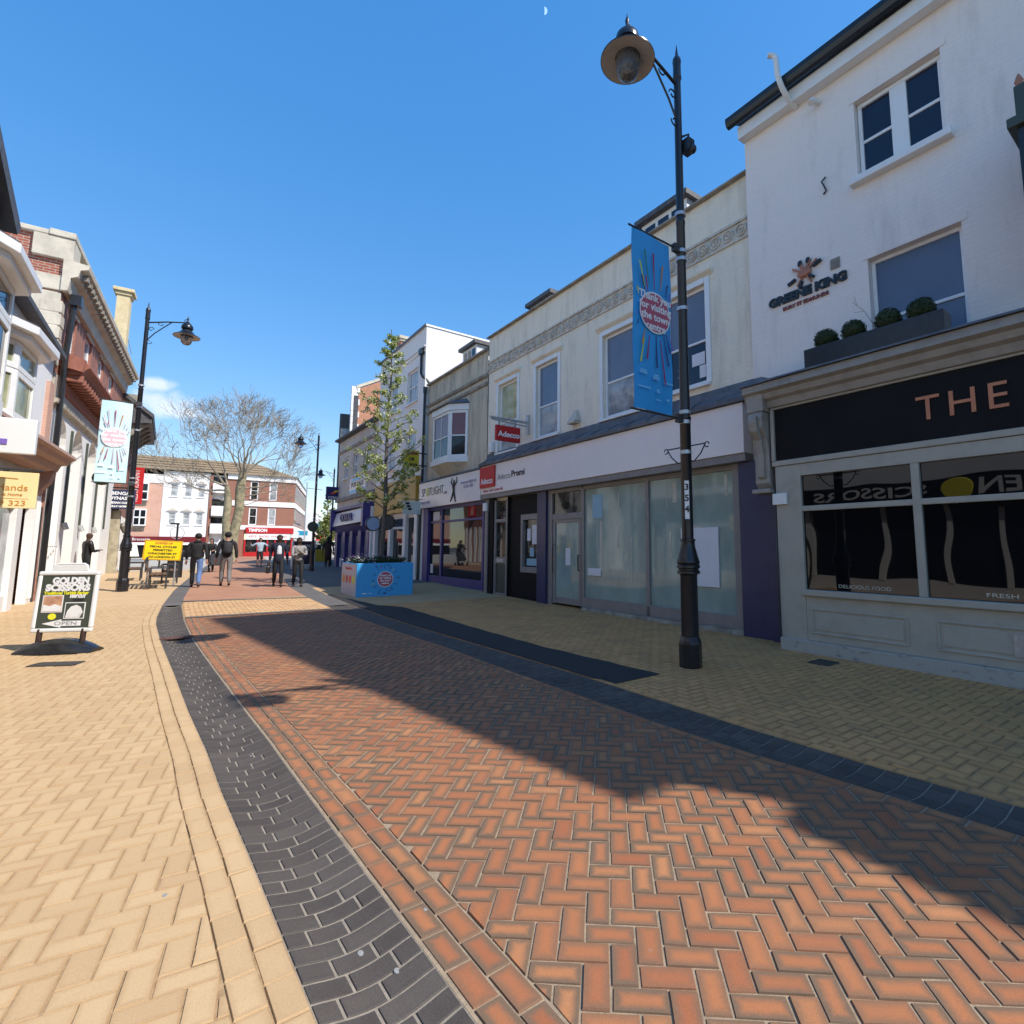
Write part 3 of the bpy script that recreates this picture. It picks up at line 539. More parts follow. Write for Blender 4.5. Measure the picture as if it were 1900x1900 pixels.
# ---------------------------------------------------------------- trees
def rvec(r): 
    while True:
        v=Vector((r.uniform(-1,1),r.uniform(-1,1),r.uniform(-1,1)))
        if .05<v.length<1: return v.normalized()
def leaves(mb_pts,name,mat,parent,size,rnd,quad=True,up=.3):
    off=wloc(parent); vs=[];fs=[];cols=[]
    for p,s in mb_pts:
        a=rvec(rnd); a.z*=.6; a.normalize(); b=a.cross(rvec(rnd)).normalized(); L=size*s*rnd.uniform(.7,1.3); W_=L*.62; q=Vector(p)-off; i=len(vs)
        n_=a.cross(b)*L*.12
        vs+=[q-a*L*.5,q+b*W_*.5+n_,q+a*L*.5,q-b*W_*.5+n_]; fs.append((i,i+1,i+2,i+3)); cols.append(rnd.random())
    me=bpy.data.meshes.new(name); me.from_pydata(vs,[],fs); me.materials.append(M(mat))
    ca=me.color_attributes.new('rnd','FLOAT_COLOR','CORNER'); buf=[]
    for c in cols: buf+=[c,c,c,1]*4
    ca.data.foreach_set('color',buf)
    o=bpy.data.objects.new(name,me); COL.objects.link(o); o.parent=parent
    return o
def pear_tree(label,pos,H,rmax,nleaf,seed,trunk_r=.09,first=2.0,mat='pear_leaf',leaf=.085,lean=(0,0),open_=.62):
    rnd=random.Random(seed); t=thing('street_tree',label,'tree',pos); O=Vector(pos)
    def tp(z): a=z/H; return O+Vector((lean[0]*a+.05*math.sin(z*1.3+seed),lean[1]*a+.05*math.cos(z*1.1),z))
    zs=[0,.3,1,2,3,4.5,6,7.5,H*.93,H]; zs=[z for z in zs if z<=H]
    part('trunk','pear_bark',t,lambda q:q.tube([tp(z) for z in zs],[trunk_r*(1.25 if z==0 else 1)*(1-.93*z/H)+.006 for z in zs],9),smooth=True)
    br=MB(); pts=[]
    nb=int(H*6.2)
    for i in range(nb):
        f=(i+.5)/nb; z=first+(H-first-.3)*f**1.05
        rel=(z-first)/(H-first); prof=min(1,.62+rel*3.2)*(1-rel)**1.05
        L=rmax*prof*rnd.uniform(.55,1.12)+.12; az=i*2.399+rnd.uniform(-.4,.4); up=rnd.uniform(.25,.75)
        d=Vector((math.cos(az),math.sin(az),up)).normalized(); base=tp(z); ps=[base]
        for k in range(1,6): ps.append(base+d*L*k/5+Vector((rnd.uniform(-.05,.05),rnd.uniform(-.05,.05),.05*k*k/25*L))*L*.6)
        br.tube(ps,[.022*(1-.16*k)*(.4+.6*(1-rel))+.003 for k in range(6)],5,caps=False)
        for k in range(2,6):
            for _ in range(2):
                if rnd.random()<.72:
                    sd=(d+rvec(rnd)*.9).normalized()*L*rnd.uniform(.12,.32); br.tube([ps[k],ps[k]+sd*.6+Vector((0,0,.02)),ps[k]+sd],[.006,.004,.002],3,caps=False)
                    if rnd.random()<open_+.15:
                        for _ in range(int(nleaf/(nb*5.2)*(1.9 if rel<.22 else .85))): pts.append((ps[k]+sd*rnd.uniform(.3,1.15)+rvec(rnd)*rnd.uniform(.01,.12),rnd.uniform(.7,1.2)))
            if rnd.random()<open_:
                for _ in range(int(nleaf/(nb*6)*(1.9 if rel<.22 else .85))): pts.append((ps[k]+rvec(rnd)*rnd.uniform(.02,.13),1))
    br.build('branches','pear_bark',t)
    leaves(pts,'crown',mat,t,leaf,rnd)
    return t
def grow(mb,p,d,L,r,depth,rnd,tips,gn=.0):
    n=4; pts=[p]; rr=[r]; q=p.copy(); dd=d.copy()
    for i in range(n):
        dd=(dd+rvec(rnd)*.20+Vector((0,0,.06 if depth>1 else .02))).normalized(); q=q+dd*L/n; pts.append(q.copy()); rr.append(max(.012,r*(1-.13*(i+1))))
    mb.tube(pts,rr,7 if r>.08 else (5 if r>.025 else 3),caps=False)
    if depth==0: tips.append(q); return
    kids=rnd.choice((2,3,3)) if depth>1 else rnd.choice((3,4))
    for k in range(kids):
        a=rvec(rnd); a=(a-dd*a.dot(dd)).normalized(); sp=rnd.uniform(.45,1.0) if k else rnd.uniform(.15,.4)
        nd_=(dd+a*sp).normalized(); nd_.z=nd_.z*.85+.12; nd_.normalize()
        st=pts[-1] if k<2 else pts[rnd.choice((2,3))]
        grow(mb,Vector(st),nd_,L*rnd.uniform(.66,.86),max(.012,rr[-1]*rnd.uniform(.55,.8)),depth-1,rnd,tips)
# ---------------------------------------------------------------- paving
def interp(tab,x):
    if x<=tab[0][0]: return tab[0][1]
    for (a,b),(c,d) in zip(tab,tab[1:]):
        if x<=c: return b+(d-b)*(x-a)/(c-a)
    return tab[-1][1]
K_CL=[(-12,.95),(0,.60),(2.1,.50),(3.3,.44),(4.3,.38),(5.1,.35),(6.4,.27),(8.5,.17),(11.2,.02),(13.4,-.07),(14.5,-.07),(16.5,0),(18.4,.12),(20.5,.26),(23,.5),(30,1.15),(40,2.0),(72,5)]
K_CR=[(-12,1.37),(0,1.0),(2.1,.91),(3.3,.85),(4.3,.80),(5.1,.765),(6.4,.69),(8.5,.58),(11.2,.445),(13.6,.38),(16.3,.38),(18.5,.48),(21.8,.72),(30,1.45),(40,2.3),(72,5.4)]
K_RL=[(-12,4.6),(0,3.9),(.9,3.82),(1.9,3.72),(2.5,3.66),(3.4,3.6),(5.8,3.57),(8,3.58),(10.9,3.44),(13.5,3.29),(17,3.27),(20.3,3.36),(30,4.4),(40,5.6),(72,9)]
K_RR=[(-12,5.1),(0,4.3),(1,4.22),(1.7,4.14),(2.8,4.11),(5.5,4.12),(7.2,4.07),(9.7,3.98),(12.1,3.88),(17,3.86),(20.3,3.95),(30,4.9),(40,6.1),(72,9.5)]
def clip(pts,uv,fn):
    out=[];ou=[]
    d=[fn(*p) for p in pts]
    if min(d)>=0: return pts,uv
    if max(d)<=0: return None,None
    for i in range(len(pts)):
        j=(i+1)%len(pts)
        if d[i]>=0: out.append(pts[i]); ou.append(uv[i])
        if (d[i]>=0)!=(d[j]>=0):
            t=d[i]/(d[i]-d[j]); out.append((pts[i][0]+(pts[j][0]-pts[i][0])*t,pts[i][1]+(pts[j][1]-pts[i][1])*t)); ou.append((uv[i][0]+(uv[j][0]-uv[i][0])*t,uv[i][1]+(uv[j][1]-uv[i][1])*t))
    if len(out)<3: return None,None
    a=abs(sum(out[i][0]*out[(i+1)%len(out)][1]-out[(i+1)%len(out)][0]*out[i][1] for i in range(len(out))))/2
    return (out,ou) if a>.0012 else (None,None)
FLAT=lambda s,n:0.
def add_brick(polys,corners,L,W,rnd,clips,dz=FLAT,jit=.004):
    j=rnd.gauss(0,jit*.35); r,g=rnd.random(),rnd.random()**1.3
    polys.append((corners,None,r,g,dz,L,W,clips,j))
def finish_bricks(name,mat,polys,zoff,**k):
    out=[]
    vs=[];fs=[];uvs=[];cols=[]
    for corners,_,r,g,dz,L,W,clips,j in polys:
        a,b,c,d=corners
        uv=[(0,0),(L,0),(L,W),(0,W)]
        pts,u=corners,uv
        ok=True
        for fn in clips:
            pts,u=clip(pts,u,fn)
            if pts is None: ok=False; break
        if not ok: continue
        pts=[(p[0]+rnd.gauss(0,.0011),p[1]+rnd.gauss(0,.0011)) for p in pts]; kx=len(pts); cs=sum(p[0] for p in pts)/kx; cn=sum(p[1] for p in pts)/kx; bi=len(vs)
        for (s,n) in pts: vs.append(P(s,n,gs(s)+zoff+dz(s,n)-.008+j))
        for (s,n) in pts:
            dd=math.hypot(s-cs,n-cn) or 1; e=max(0.,1-.005/dd); p_,q_=cs+(s-cs)*e,cn+(n-cn)*e
            vs.append(P(p_,q_,gs(p_)+zoff+dz(p_,q_)+j))
        fs.append([bi+kx+i for i in range(kx)]); uvs+=u; cols+=[(r,g,0,1)]*kx
        for i in range(kx):
            q=(i+1)%kx; fs.append([bi+i,bi+q,bi+kx+q,bi+kx+i]); uvs+=[u[i],u[q],u[q],u[i]]; cols+=[(r,g,0,1)]*4
    me=bpy.data.meshes.new(name); me.from_pydata(vs,[],fs); me.materials.append(M(mat))
    l=me.uv_layers.new(name='bk'); l.data.foreach_set('uv',[x for q in uvs for x in q])
    ca=me.color_attributes.new('rnd','FLOAT_COLOR','CORNER'); ca.data.foreach_set('color',[x for q in cols for x in q])
    o=bpy.data.objects.new(name,me); COL.objects.link(o); o['kind']='structure'
    return o
def herringbone(polys,ang,bl,bw,gap,region,clips,rnd,origin=(0,0)):
    """90-degree herringbone turned by ang (in s,n axes); region = (s0,s1,n0,n1)"""
    ca,sa=math.cos(ang),math.sin(ang); u=bw+gap; s0,s1,n0,n1=region
    cor=[(s0,n0),(s1,n0),(s1,n1),(s0,n1)]
    xs=[((s-origin[0])*ca+(n-origin[1])*sa)/u for s,n in cor]; ys=[(-(s-origin[0])*sa+(n-origin[1])*ca)/u for s,n in cor]
    def w(x,y): return (origin[0]+(x*ca-y*sa)*u,origin[1]+(x*sa+y*ca)*u)
    g=gap/u/2
    for i in range(int(min(xs))-3,int(max(xs))+3):
        for jj in range(int(min(ys))-3,int(max(ys))+3):
            mod=(i-jj)%4
            if mod==0: x0,x1,y0,y1=i,i+2,jj,jj+1
            elif mod==3: x0,x1,y0,y1=i,i+1,jj,jj+2
            else: continue
            c=w((x0+x1)/2,(y0+y1)/2)
            if not(s0-.2<c[0]<s1+.2 and n0-.2<c[1]<n1+.2): continue
            jx,jy,jr=rnd.gauss(0,.006),rnd.gauss(0,.006),rnd.gauss(0,.006)
            cx_,cy_=(x0+x1)/2+jx,(y0+y1)/2+jy
            def q(x,y):
                dx,dy=x-(x0+x1)/2,y-(y0+y1)/2; return w(cx_+dx-dy*jr,cy_+dy+dx*jr)
            cn=[q(x0+g,y0+g),q(x1-g,y0+g),q(x1-g,y1-g),q(x0+g,y1-g)]
            if mod==0: add_brick(polys,cn,bl,bw,rnd,clips)
            else: add_brick(polys,[cn[1],cn[2],cn[3],cn[0]],bl,bw,rnd,clips)
def strip(name,mat,lo,hi,s0,s1,zoff,step=.5,dz=None,nn=1,kind='structure'):
    m=MB(); k=max(1,int((s1-s0)/step)); rows=[]
    for i in range(k+1):
        s=s0+(s1-s0)*i/k; a,b=lo(s),hi(s); rows.append([P(s,a+(b-a)*j/nn,gs(s)+zoff+(dz(j/nn) if dz else 0)) for j in range(nn+1)])
    vs=[p for r in rows for p in r]; fs=[]
    for i in range(k):
        for j in range(nn):
            a=i*(nn+1)+j; fs.append([a,a+nn+1,a+nn+2,a+1])
    m.add(vs,fs); o=m.build(name,mat,smooth=True,kind=kind); 
    return o

def channel_bricks(name,mat,rows,zoff,dz):
    """rows of long bricks lying across a dished channel: (s0,s1,lo fn,hi fn,a,b) with a,b as fractions of the width"""
    vs=[];fs=[];uvs=[];cols=[]; K=6
    for (s0,s1,lo,hi,a,b,r,g) in rows:
        bi=len(vs); g_=.0036; rj=rnd.uniform(-.0015,.0015)
        def pt(s,f,z): 
            n=lo(s)+(hi(s)-lo(s))*f; return P(s,n,gs(s)+zoff+dz(s,n)+z+rj)
        w=hi(s0)-lo(s0); da=g_/w
        for k in range(K+1):
            f=a+da+(b-a-2*da)*k/K; fi=a+2*da+(b-a-4*da)*k/K
            vs+=[pt(s0+g_,f,-.008),pt(s0+g_+.005,fi,0),pt(s1-g_-.005,fi,0),pt(s1-g_,f,-.008)]
        L=.2
        for k in range(K):
            for j in range(3):
                fs.append([bi+4*k+j,bi+4*k+4+j,bi+4*k+5+j,bi+4*k+1+j]); u0,u1=L*k/K,L*(k+1)/K; v0,v1=((0,0),(0,.1),(.1,.1))[j]; uvs+=[(u0,v0),(u1,v0),(u1,v1),(u0,v1)]; cols+=[(r,g,0,1)]*4
        for k in (0,K):
            fs.append([bi+4*k+j for j in range(4)]); uvs+=[(0,0)]*4; cols+=[(r,g,0,1)]*4
    me=bpy.data.meshes.new(name); me.from_pydata(vs,[],fs); me.materials.append(M(mat))
    l=me.uv_layers.new(name='bk'); l.data.foreach_set('uv',[x for q in uvs for x in q])
    ca=me.color_attributes.new('rnd','FLOAT_COLOR','CORNER'); ca.data.foreach_set('color',[x for q in cols for x in q])
    o=bpy.data.objects.new(name,me); COL.objects.link(o); o['kind']='structure'; return o
def boxes(name,mat,parent,F,lst,**k):
    return [part(name,mat,parent,lambda q:q.fbox(F,*b),**k) for b in lst]
# ================================================================ GROUND
rnd=random.Random(11)
m=MB(); rows=[-250,-60,-20,0,8]+[8+k for k in range(1,23)]+[45,80,160,420]
vs=[P(s,n,gs(s)-.05) for s in rows for n in (-300,300)]
m.add(vs,[[2*i,2*i+2,2*i+3,2*i+1] for i in range(len(rows)-1)]); m.build('ground','earth',kind='structure')
fCL=lambda s:interp(K_CL,s); fCR=lambda s:interp(K_CR,s); fRL=lambda s:interp(K_RL,s); fRR=lambda s:interp(K_RR,s)
ZT=.02; ZJ=.0138
# --- road: herringbone clay pavers between two edging courses, a raised table at s = 14 .. 16.8
tabA=lambda n:14.0-.06*(n-2)-.09; tabB=lambda n:17.25-.24*(n-.5)
polys=[]
herringbone(polys,math.radians(41.3),.2,.0965,.0075,(-1.5,14.2,.6,4.1),[lambda s,n:n-(fCR(s)+.235),lambda s,n:(fRL(s)-.115)-n,lambda s,n:tabA(n)-.09-s,lambda s,n:s+1.4],rnd)
finish_bricks('road','red_paver',polys,ZT)
def courses(polys,fn,off,width,s0,s1,L,gap,rnd,ph=0):
    s=s0+ph
    while s<s1:
        j=rnd.uniform(-.006,.006); a,b=s+gap/2,s+L-gap/2
        cn=[(a,fn(a)+off+gap/2),(b,fn(b)+off+gap/2),(b,fn(b)+off+width-gap/2),(a,fn(a)+off+width-gap/2)]
        add_brick(polys,cn,L-gap,width-gap,rnd,[]); s+=L+j*0
polys=[]
for k in (0,1): courses(polys,fCR,.012+k*.108,.108,-1.4,13.9,.212,.008,rnd,ph=.1*k)
courses(polys,fRL,-.115,.108,-1.4,13.9,.212,.010,rnd)
finish_bricks('road_edging','red_paver',polys,ZT)
strip('road_bed','joint_red',fCR,fRL,-1.5,14.05,ZJ)
polys=[]
s=14.0; r=0
while s<16.9:
    n=fCR(s)+.03+(.0 if r%2 else -.1)
    while n<fRL(s)-.02:
        sh=.16*(n-.5); add_brick(polys,[(s+.006-.06*(n-2),n+.005),(s+.006-.06*(n-1.8),n+.195),(s+.094-.06*(n-1.8),n+.195),(s+.094-.06*(n-2),n+.005)],.2,.09,rnd,[lambda a,b:b-fCR(a)-.02,lambda a,b:fRL(a)-.02-b,lambda a,b:tabB(b)-a,lambda a,b:a-tabA(b)-.1]); n+=.2
    s+=.105; r+=1
finish_bricks('speed_table','table_paver',polys,ZT+.004)
strip('speed_table_bed','joint_yellow',fCR,fRL,14.06,17.3,ZJ,step=.2)
for f in (tabA,tabB):
    m=MB()
    for k in range(24):
        n0=fCR(14)+.03+(fRL(14)-fCR(14)-.06)*k/24; n1=fCR(14)+.03+(fRL(14)-fCR(14)-.06)*(k+1)/24
        m.add([P(f(a)+d,a,gs(f(a)+d)+ZT+.009) for a,d in ((n0,-.09),(n1,-.09),(n1,.10),(n0,.10))],[[0,1,2,3]])
    m.build('table_kerb_band','far_grey',kind='structure')
strip('far_road','far_paving',fCR,fRL,17.3,72,ZT-.004,step=1.)
# --- left drainage channel, dished, in dark engineering brick
def dish(lo,hi,depth): return lambda s,n:-depth*math.sin(math.pi*min(1,max(0,(n-lo(s))/(hi(s)-lo(s)))))**1.2
rows=[]; s=-1.2; r=0
while s<16.4:
    tl=[(0,.30,.68,1),(0,.46,1),(0,.22,.58,1),(0,.38,.78,1)][r%4]
    for a,b in zip(tl,tl[1:]): rows.append((s,s+.108,fCL,fCR,a,b,rnd.random(),rnd.random()))
    s+=.108; r+=1
channel_bricks('drainage_channel','dark_paver',rows,ZT-.002,dish(fCL,fCR,.035))
strip('channel_bed','joint_grey',fCL,fCR,-1.5,16.5,ZJ-.001,dz=lambda a:-.035*math.sin(math.pi*a)**1.2,nn=10)
strip('far_channel','far_grey',fCL,fCR,16.5,40,ZT-.004,step=.6)
# --- right channel
rows=[]; s=-1.2; r=0
while s<14.4:
    tl=[(0,.40,.8,1),(0,.2,.6,1)][r%2]
    for a,b in zip(tl,tl[1:]): rows.append((s,s+.14,fRL,fRR,a,b,rnd.random(),rnd.random()))
    s+=.14; r+=1
channel_bricks('drainage_channel','dark_paver',rows,ZT-.002,dish(fRL,fRR,.02))
strip('channel_bed','joint_grey',fRL,fRR,-1.5,14.5,ZJ-.002,dz=lambda a:-.02*math.sin(math.pi*a)**1.2,nn=8)
strip('far_channel','far_grey',fRL,fRR,14.5,45,ZT-.004,step=.6)
# --- left pavement
polys=[]
herringbone(polys,math.radians(8.5),.2,.097,.007,(-1.2,17.,-3.6,.9),[lambda s,n:(fCL(s)-.215)-n,lambda s,n:17-s,lambda s,n:n+3.5],rnd)
finish_bricks('pavement','yellow_paver',polys,ZT)
polys=[]
for k in (0,1): courses(polys,fCL,-.107*(k+1),.107,-1.2,17,.208,.007,rnd,ph=.1*k)
finish_bricks('pavement_edging','yellow_paver',polys,ZT+.002)
strip('pavement_bed','joint_yellow',lambda s:-3.6,fCL,-1.5,17.,ZJ)
strip('far_pavement','far_yellow',lambda s:-4.2,lambda s:fCL(s)-.004,17.02,34,ZT-.004,step=.6)
# --- right pavement
polys=[]
herringbone(polys,math.radians(1.5),.2,.096,.008,(-.8,14.,4.0,8.5),[lambda s,n:n-(fRR(s)+.11),lambda s,n:14-s,lambda s,n:8.45-n],rnd)
finish_bricks('pavement','shade_paver',polys,ZT)
polys=[]; courses(polys,fRR,.003,.104,-.8,14,.208,.008,rnd); finish_bricks('pavement_edging','shade_paver',polys,ZT)
strip('pavement_bed','joint_yellow',fRR,lambda s:8.6,-1.,14.,ZJ-.001)
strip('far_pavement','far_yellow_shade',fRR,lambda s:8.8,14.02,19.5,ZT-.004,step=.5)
strip('far_pavement','far_grey',fRR,lambda s:9.5+max(0,s-30)*.2,19.52,60,ZT-.004,step=.8)
# --- tarmac trench patch along the right channel
K_AF=[(4.6,4.92),(7,4.78),(10.5,4.81),(13.26,4.78),(13.9,4.38),(17.2,3.95)]
strip('tarmac_patch','asphalt',lambda s:fRR(s)+.01+(.0 if s>4.9 else .05),lambda s:interp(K_AF,s)+.012*math.sin(s*7),4.64,17.1,ZT+.007,step=.12)
# --- the square at the far end
m=MB(); m.add([P(s,n,.36+.004) for s,n in ((34,-60),(95,-60),(95,60),(34,60))],[[0,1,2,3]]); m.build('square','square_paving',kind='structure')
# --- small ground things
def cover(name,label,cat,s,n,ls,ln,mat,rot=0.):
    t=thing(name,label,cat,PG(s,n,ZT)); U=(dS*math.cos(rot)+nR*math.sin(rot)); V=(nR*math.cos(rot)-dS*math.sin(rot)); c=PG(s,n,ZT+.004)
    part('rim',mat,t,lambda q:[q.box(c+U*(ls/2*k),U*.03,V*ln,ZV*.016) for k in (-1,1)]+[q.box(c+V*(ln/2*k)+ZV*.002,U*(ls-.03),V*.03,ZV*.012) for k in (-1,1)])
    part('lid',mat,t,lambda q:[q.box(c,U*(ls-.06),V*(ln-.06),ZV*.010)]+[q.box(c+U*(ls*.5*(-.7+.2*k))+ZV*.006,U*.02,V*(ln-.1),ZV*.006) for k in range(8)])
cover('manhole_cover','small dark rectangular inspection cover in the yellow pavers before the barber board','cover',9.95,-1.06,.22,.52,'iron',.5)
cover('drain_cover','rusty drain grating set across the dark left channel','grating',11.42,.23,.18,.42,'rust_iron')
cover('manhole_cover','dark iron cover in the pavers in front of the pub','cover',3.72,7.15,.26,.3,'iron')
for i,(s,n,r,lb) in enumerate([(2.33,.72,.014,'larger pale flattened gum spot on the dark channel bricks near the bottom edge'),(2.14,.80,.013,'pale gum spot beside the channel joint next to the red edging'),(2.36,1.0,.010,'small white gum spot on the joint between the two red edging courses'),(3.18,.10,.012,'pale gum spot on the yellow pavers near the edging'),(4.9,.62,.009,'small gum spot further up the dark channel')]):
    m=MB(); c=PG(s,n,ZT+(-.035*math.sin(math.pi*(n-fCL(s))/(fCR(s)-fCL(s)))**1.2-.002 if fCL(s)<n<fCR(s) else 0)+.0006); m.lathe(c,[(r*1.02,-.004),(r,.0003),(r*.6,.0008),(.001,.0009)],8,X=dS*1.3,Y=nR*.8,caps=False); o=m.build('gum_spot','gum'); tag(o,lb,'gum')
# ================================================================ RIGHT ROW
def ltext(parent,s,sl,sr,z,h,mat,n,F=None,**k):
    """lettering on a right-hand facade between street stations sl (left end) and sr (right end)"""
    o=text(parent,'lettering',s,P((sl+sr)/2,n,z),-dS,h,mat,**k); fit(o,abs(sl-sr),-dS,P((sl+sr)/2,n,z)-wloc(parent)); return o
def fit(o,w,X,c):
    """stretch lettering so that it is exactly w wide about the centre c"""
    X=Vector(X).normalized(); ds=[(v.co-c).dot(X) for v in o.data.vertices]
    if not ds: return
    a,b=min(ds),max(ds); k=w/(b-a); mdl=(a+b)/2
    for v,d in zip(o.data.vertices,ds): v.co+=X*((d-mdl)*k-d)
# ---------------------------------------------------------------- the pub
pub=thing('pub','white painted three storey pub with black fascia and grey shopfront','building',P(2,8.2,0))
holes=[(2.12,3.31,7.33,8.66),(2.04,3.25,4.44,5.98)]
part('wall','pub_wall',pub,lambda q:q.wall(FR,8.2,-1.05,5.30,2.6,9.3,holes,.16))
part('side_wall','pub_wall',pub,lambda q:[q.fbox(FR,5.25,5.295,8.21,17,-.3,9.28),q.fbox(FR,-1.05,5.25,16.9,17,-.3,9.3)])
part('roof','slate',pub,lambda q:q.prism([P(5.36,7.86,9.60),P(5.36,12.5,12.2),P(5.36,17.2,9.4),P(5.36,17.2,9.3),P(5.36,12.5,12.08),P(5.36,7.9,9.5)],dS*-6.5))
part('fascia_board','white_paint',pub,lambda q:q.fbox(FR,-1.05,5.32,8.02,8.196,9.26,9.50))
part('gutter','black_paint',pub,lambda q:q.prism([P(5.46,8.0,9.66),P(5.46,7.99,9.54),P(5.46,7.93,9.49),P(5.46,7.86,9.51),P(5.46,7.83,9.58),P(5.46,7.83,9.67)],dS*-6.55))
w1=MB()
for a,b,c,d in ((2.13,3.30,7.34,7.42),(2.13,3.30,8.58,8.65)): w1.fbox(FR,a,b,8.30,8.36,c,d)
for a,b in ((2.13,2.19),(3.24,3.30),(2.60,2.83)): w1.fbox(FR,a,b,8.30,8.36,7.42,8.58)
for a,b in ((2.19,2.60),(2.83,3.24)): w1.fbox(FR,a,b,8.315,8.35,7.96,8.01)
wf=w1.build('window','white_paint',pub,bevel=.008); wf['label']='upper twin sash window with thick white mullion'
for a,b in ((2.19,2.60),(2.83,3.24)):
    for c,d in ((7.42,7.96),(8.01,8.58)): part('pane','glass_navy',wf,lambda q:q.fbox(FR,a,b,8.335,8.345,c,d))
part('sill','white_paint',wf,lambda q:q.fbox(FR,2.03,3.40,8.06,8.34,7.22,7.327),bevel=.01)
wf=window(pub,FR,8.2,2.04,3.25,4.44,5.98,1,reveal=.11,fw=.06,rows=(.36,),mg='glass_bluepanel',sill=False)
wf['label']='large lower sash window with a blue blind'
boxes('lintel','pub_wall',pub,FR,[(2.05,3.38,8.188,8.199,8.66,8.76),(1.97,3.32,8.188,8.199,5.98,6.08)])
# shopfront
SF=7.65
part('cornice','pub_trim',pub,lambda q:[q.extrude_profile(FR,-1.05,5.02,[(8.19,4.30),(7.42,4.22),(7.40,4.10),(7.47,4.06),(7.50,3.98),(7.56,3.94),(7.60,3.84),(7.66,3.82),(8.19,3.82)])])
part('cornice_flashing','lead',pub,lambda q:q.extrude_profile(FR,-1.05,5.06,[(8.195,4.40),(7.38,4.255),(7.37,4.225),(8.195,4.305)]))
part('fascia','fascia_black',pub,lambda q:q.fbox(FR,-1.05,4.60,SF+.02,8.0,2.96,3.80))
part('fascia_frame','pub_grey',pub,lambda q:[q.fbox(FR,-1.05,4.66,SF-.02,SF+.06,2.87,2.955),q.fbox(FR,4.605,4.665,SF-.02,SF+.06,2.957,3.80),q.fbox(FR,-1.05,4.66,SF-.012,SF+.05,3.80,3.835)],bevel=.01)
t_=ltext(pub,'THE',2.56,1.60,3.365,.46,'copper',SF+.02,ex=.02,bold=.0,space=1.25)
FRM='pub_grey'
def shop(q):
    q.fbox(FR,4.20,4.62,SF,8.0,.0,2.865); q.fbox(FR,-1.05,4.20,SF,8.0,2.68,2.865)
    q.fbox(FR,-1.05,4.198,SF,7.95,.20,.86)
    for u in (2.58,1.02,-.5): q.fbox(FR,u,u+.10,SF,7.8,.95,2.68)
    q.fbox(FR,-1.05,4.20,SF+.004,7.8,2.13,2.21)
part('shopfront','pub_grey',pub,shop,bevel=.008)
part('shop_sill','pub_grey',pub,lambda q:q.fbox(FR,-1.05,4.24,SF-.06,7.8,.86,.95),bevel=.012)
part('plinth','pub_plinth',pub,lambda q:q.fbox(FR,-1.05,4.62,SF-.05,7.9,-.3,.20),bevel=.01)
for a,b in ((2.82,4.12),(1.22,2.5),(-.4,.9)):
    def pn(q,a=a,b=b):
        q.fbox(FR,a,b,SF-.018,SF+.02,.31,.335); q.fbox(FR,a,b,SF-.018,SF+.02,.655,.68); q.fbox(FR,a,a+.025,SF-.018,SF+.02,.335,.655); q.fbox(FR,b-.025,b,SF-.018,SF+.02,.335,.655); q.fbox(FR,a+.06,b-.06,SF-.010,SF+.02,.37,.62)
    part('raised_panel','pub_grey',pub,pn,bevel=.006)
for a,b in ((2.68,4.20),(1.12,2.58),(-.4,1.02)):
    for c,d in ((.95,2.13),(2.21,2.68)): part('shop_window','glass_old',pub,lambda q:q.fbox(FR,a,b,SF+.05,SF+.06,c,d))
part('vent_grille','galv',pub,lambda q:[q.fbox(FR,1.45,1.75,SF-.022,SF-.011,.36,.60)]+[q.fbox(FR,1.47+.04*k,1.485+.04*k,SF-.03,SF-.0225,.38,.58) for k in range(7)])
ltext(pub,'DELICIOUS FOOD',3.72,3.02,1.02,.07,'stone',SF+.045,ex=.001)
ltext(pub,'FRESH COFFEE',1.98,1.25,1.02,.07,'stone',SF+.045,ex=.001)
# console bracket at the end of the cornice
def console(q):
    q.fbox(FR,4.68,4.98,7.46,8.1,3.78,4.14); q.fbox(FR,4.64,5.02,7.40,8.1,4.14,4.21)
    q.extrude_profile(FR,4.70,4.96,[(8.1,3.78),(7.48,3.78),(7.44,3.66),(7.47,3.50),(7.58,3.36),(7.62,3.1),(7.62,2.62),(7.70,2.52),(8.1,2.52)])
    q.extrude_profile(FR,4.77,4.89,[(7.6,3.74),(7.40,3.70),(7.385,3.6),(7.42,3.45),(7.53,3.32),(7.575,3.1),(7.575,2.72),(7.64,2.66)])
    q.fbox(FR,4.67,4.99,7.55,8.1,2.45,2.52)
part('console_bracket','pub_trim',pub,console,bevel=.012)
def cap(q):
    q.lathe(P(4.83,7.62,4.33),[(.002,.07),(.12,.055),(.2,.02),(.235,-.03),(.235,-.06)],10,caps=False)
part('console_cap','lead',pub,lambda q:q.hexa([P(4.6,7.36,4.215),P(5.06,7.36,4.215),P(5.06,8.1,4.215),P(4.6,8.1,4.215),P(4.7,7.5,4.36),P(4.96,7.5,4.36),P(4.96,8.1,4.42),P(4.7,8.1,4.42)]),bevel=.01)
part('alarm_box','white_plastic',pub,lambda q:q.fbox(FR,4.42,4.66,SF-.05,SF-.002,2.25,2.43),bevel=.01)
part('wall_cable','black_paint',pub,lambda q:[q.tube([P(4.68,7.72,2.5),P(4.66,7.7,1.9),P(4.63,7.62,1.45),P(4.63,7.63,.2)],.012,6)])
def pipe(q):
    q.tube([P(4.24,8.2,9.24),P(4.27,7.98,9.30),P(4.28,7.80,9.44),P(4.30,7.72,9.62),P(4.32,7.72,9.98),P(4.36,7.70,10.04),P(4.42,7.64,10.05)],.045,10)
part('boiler_flue','white_plastic',pub,pipe,smooth=True)
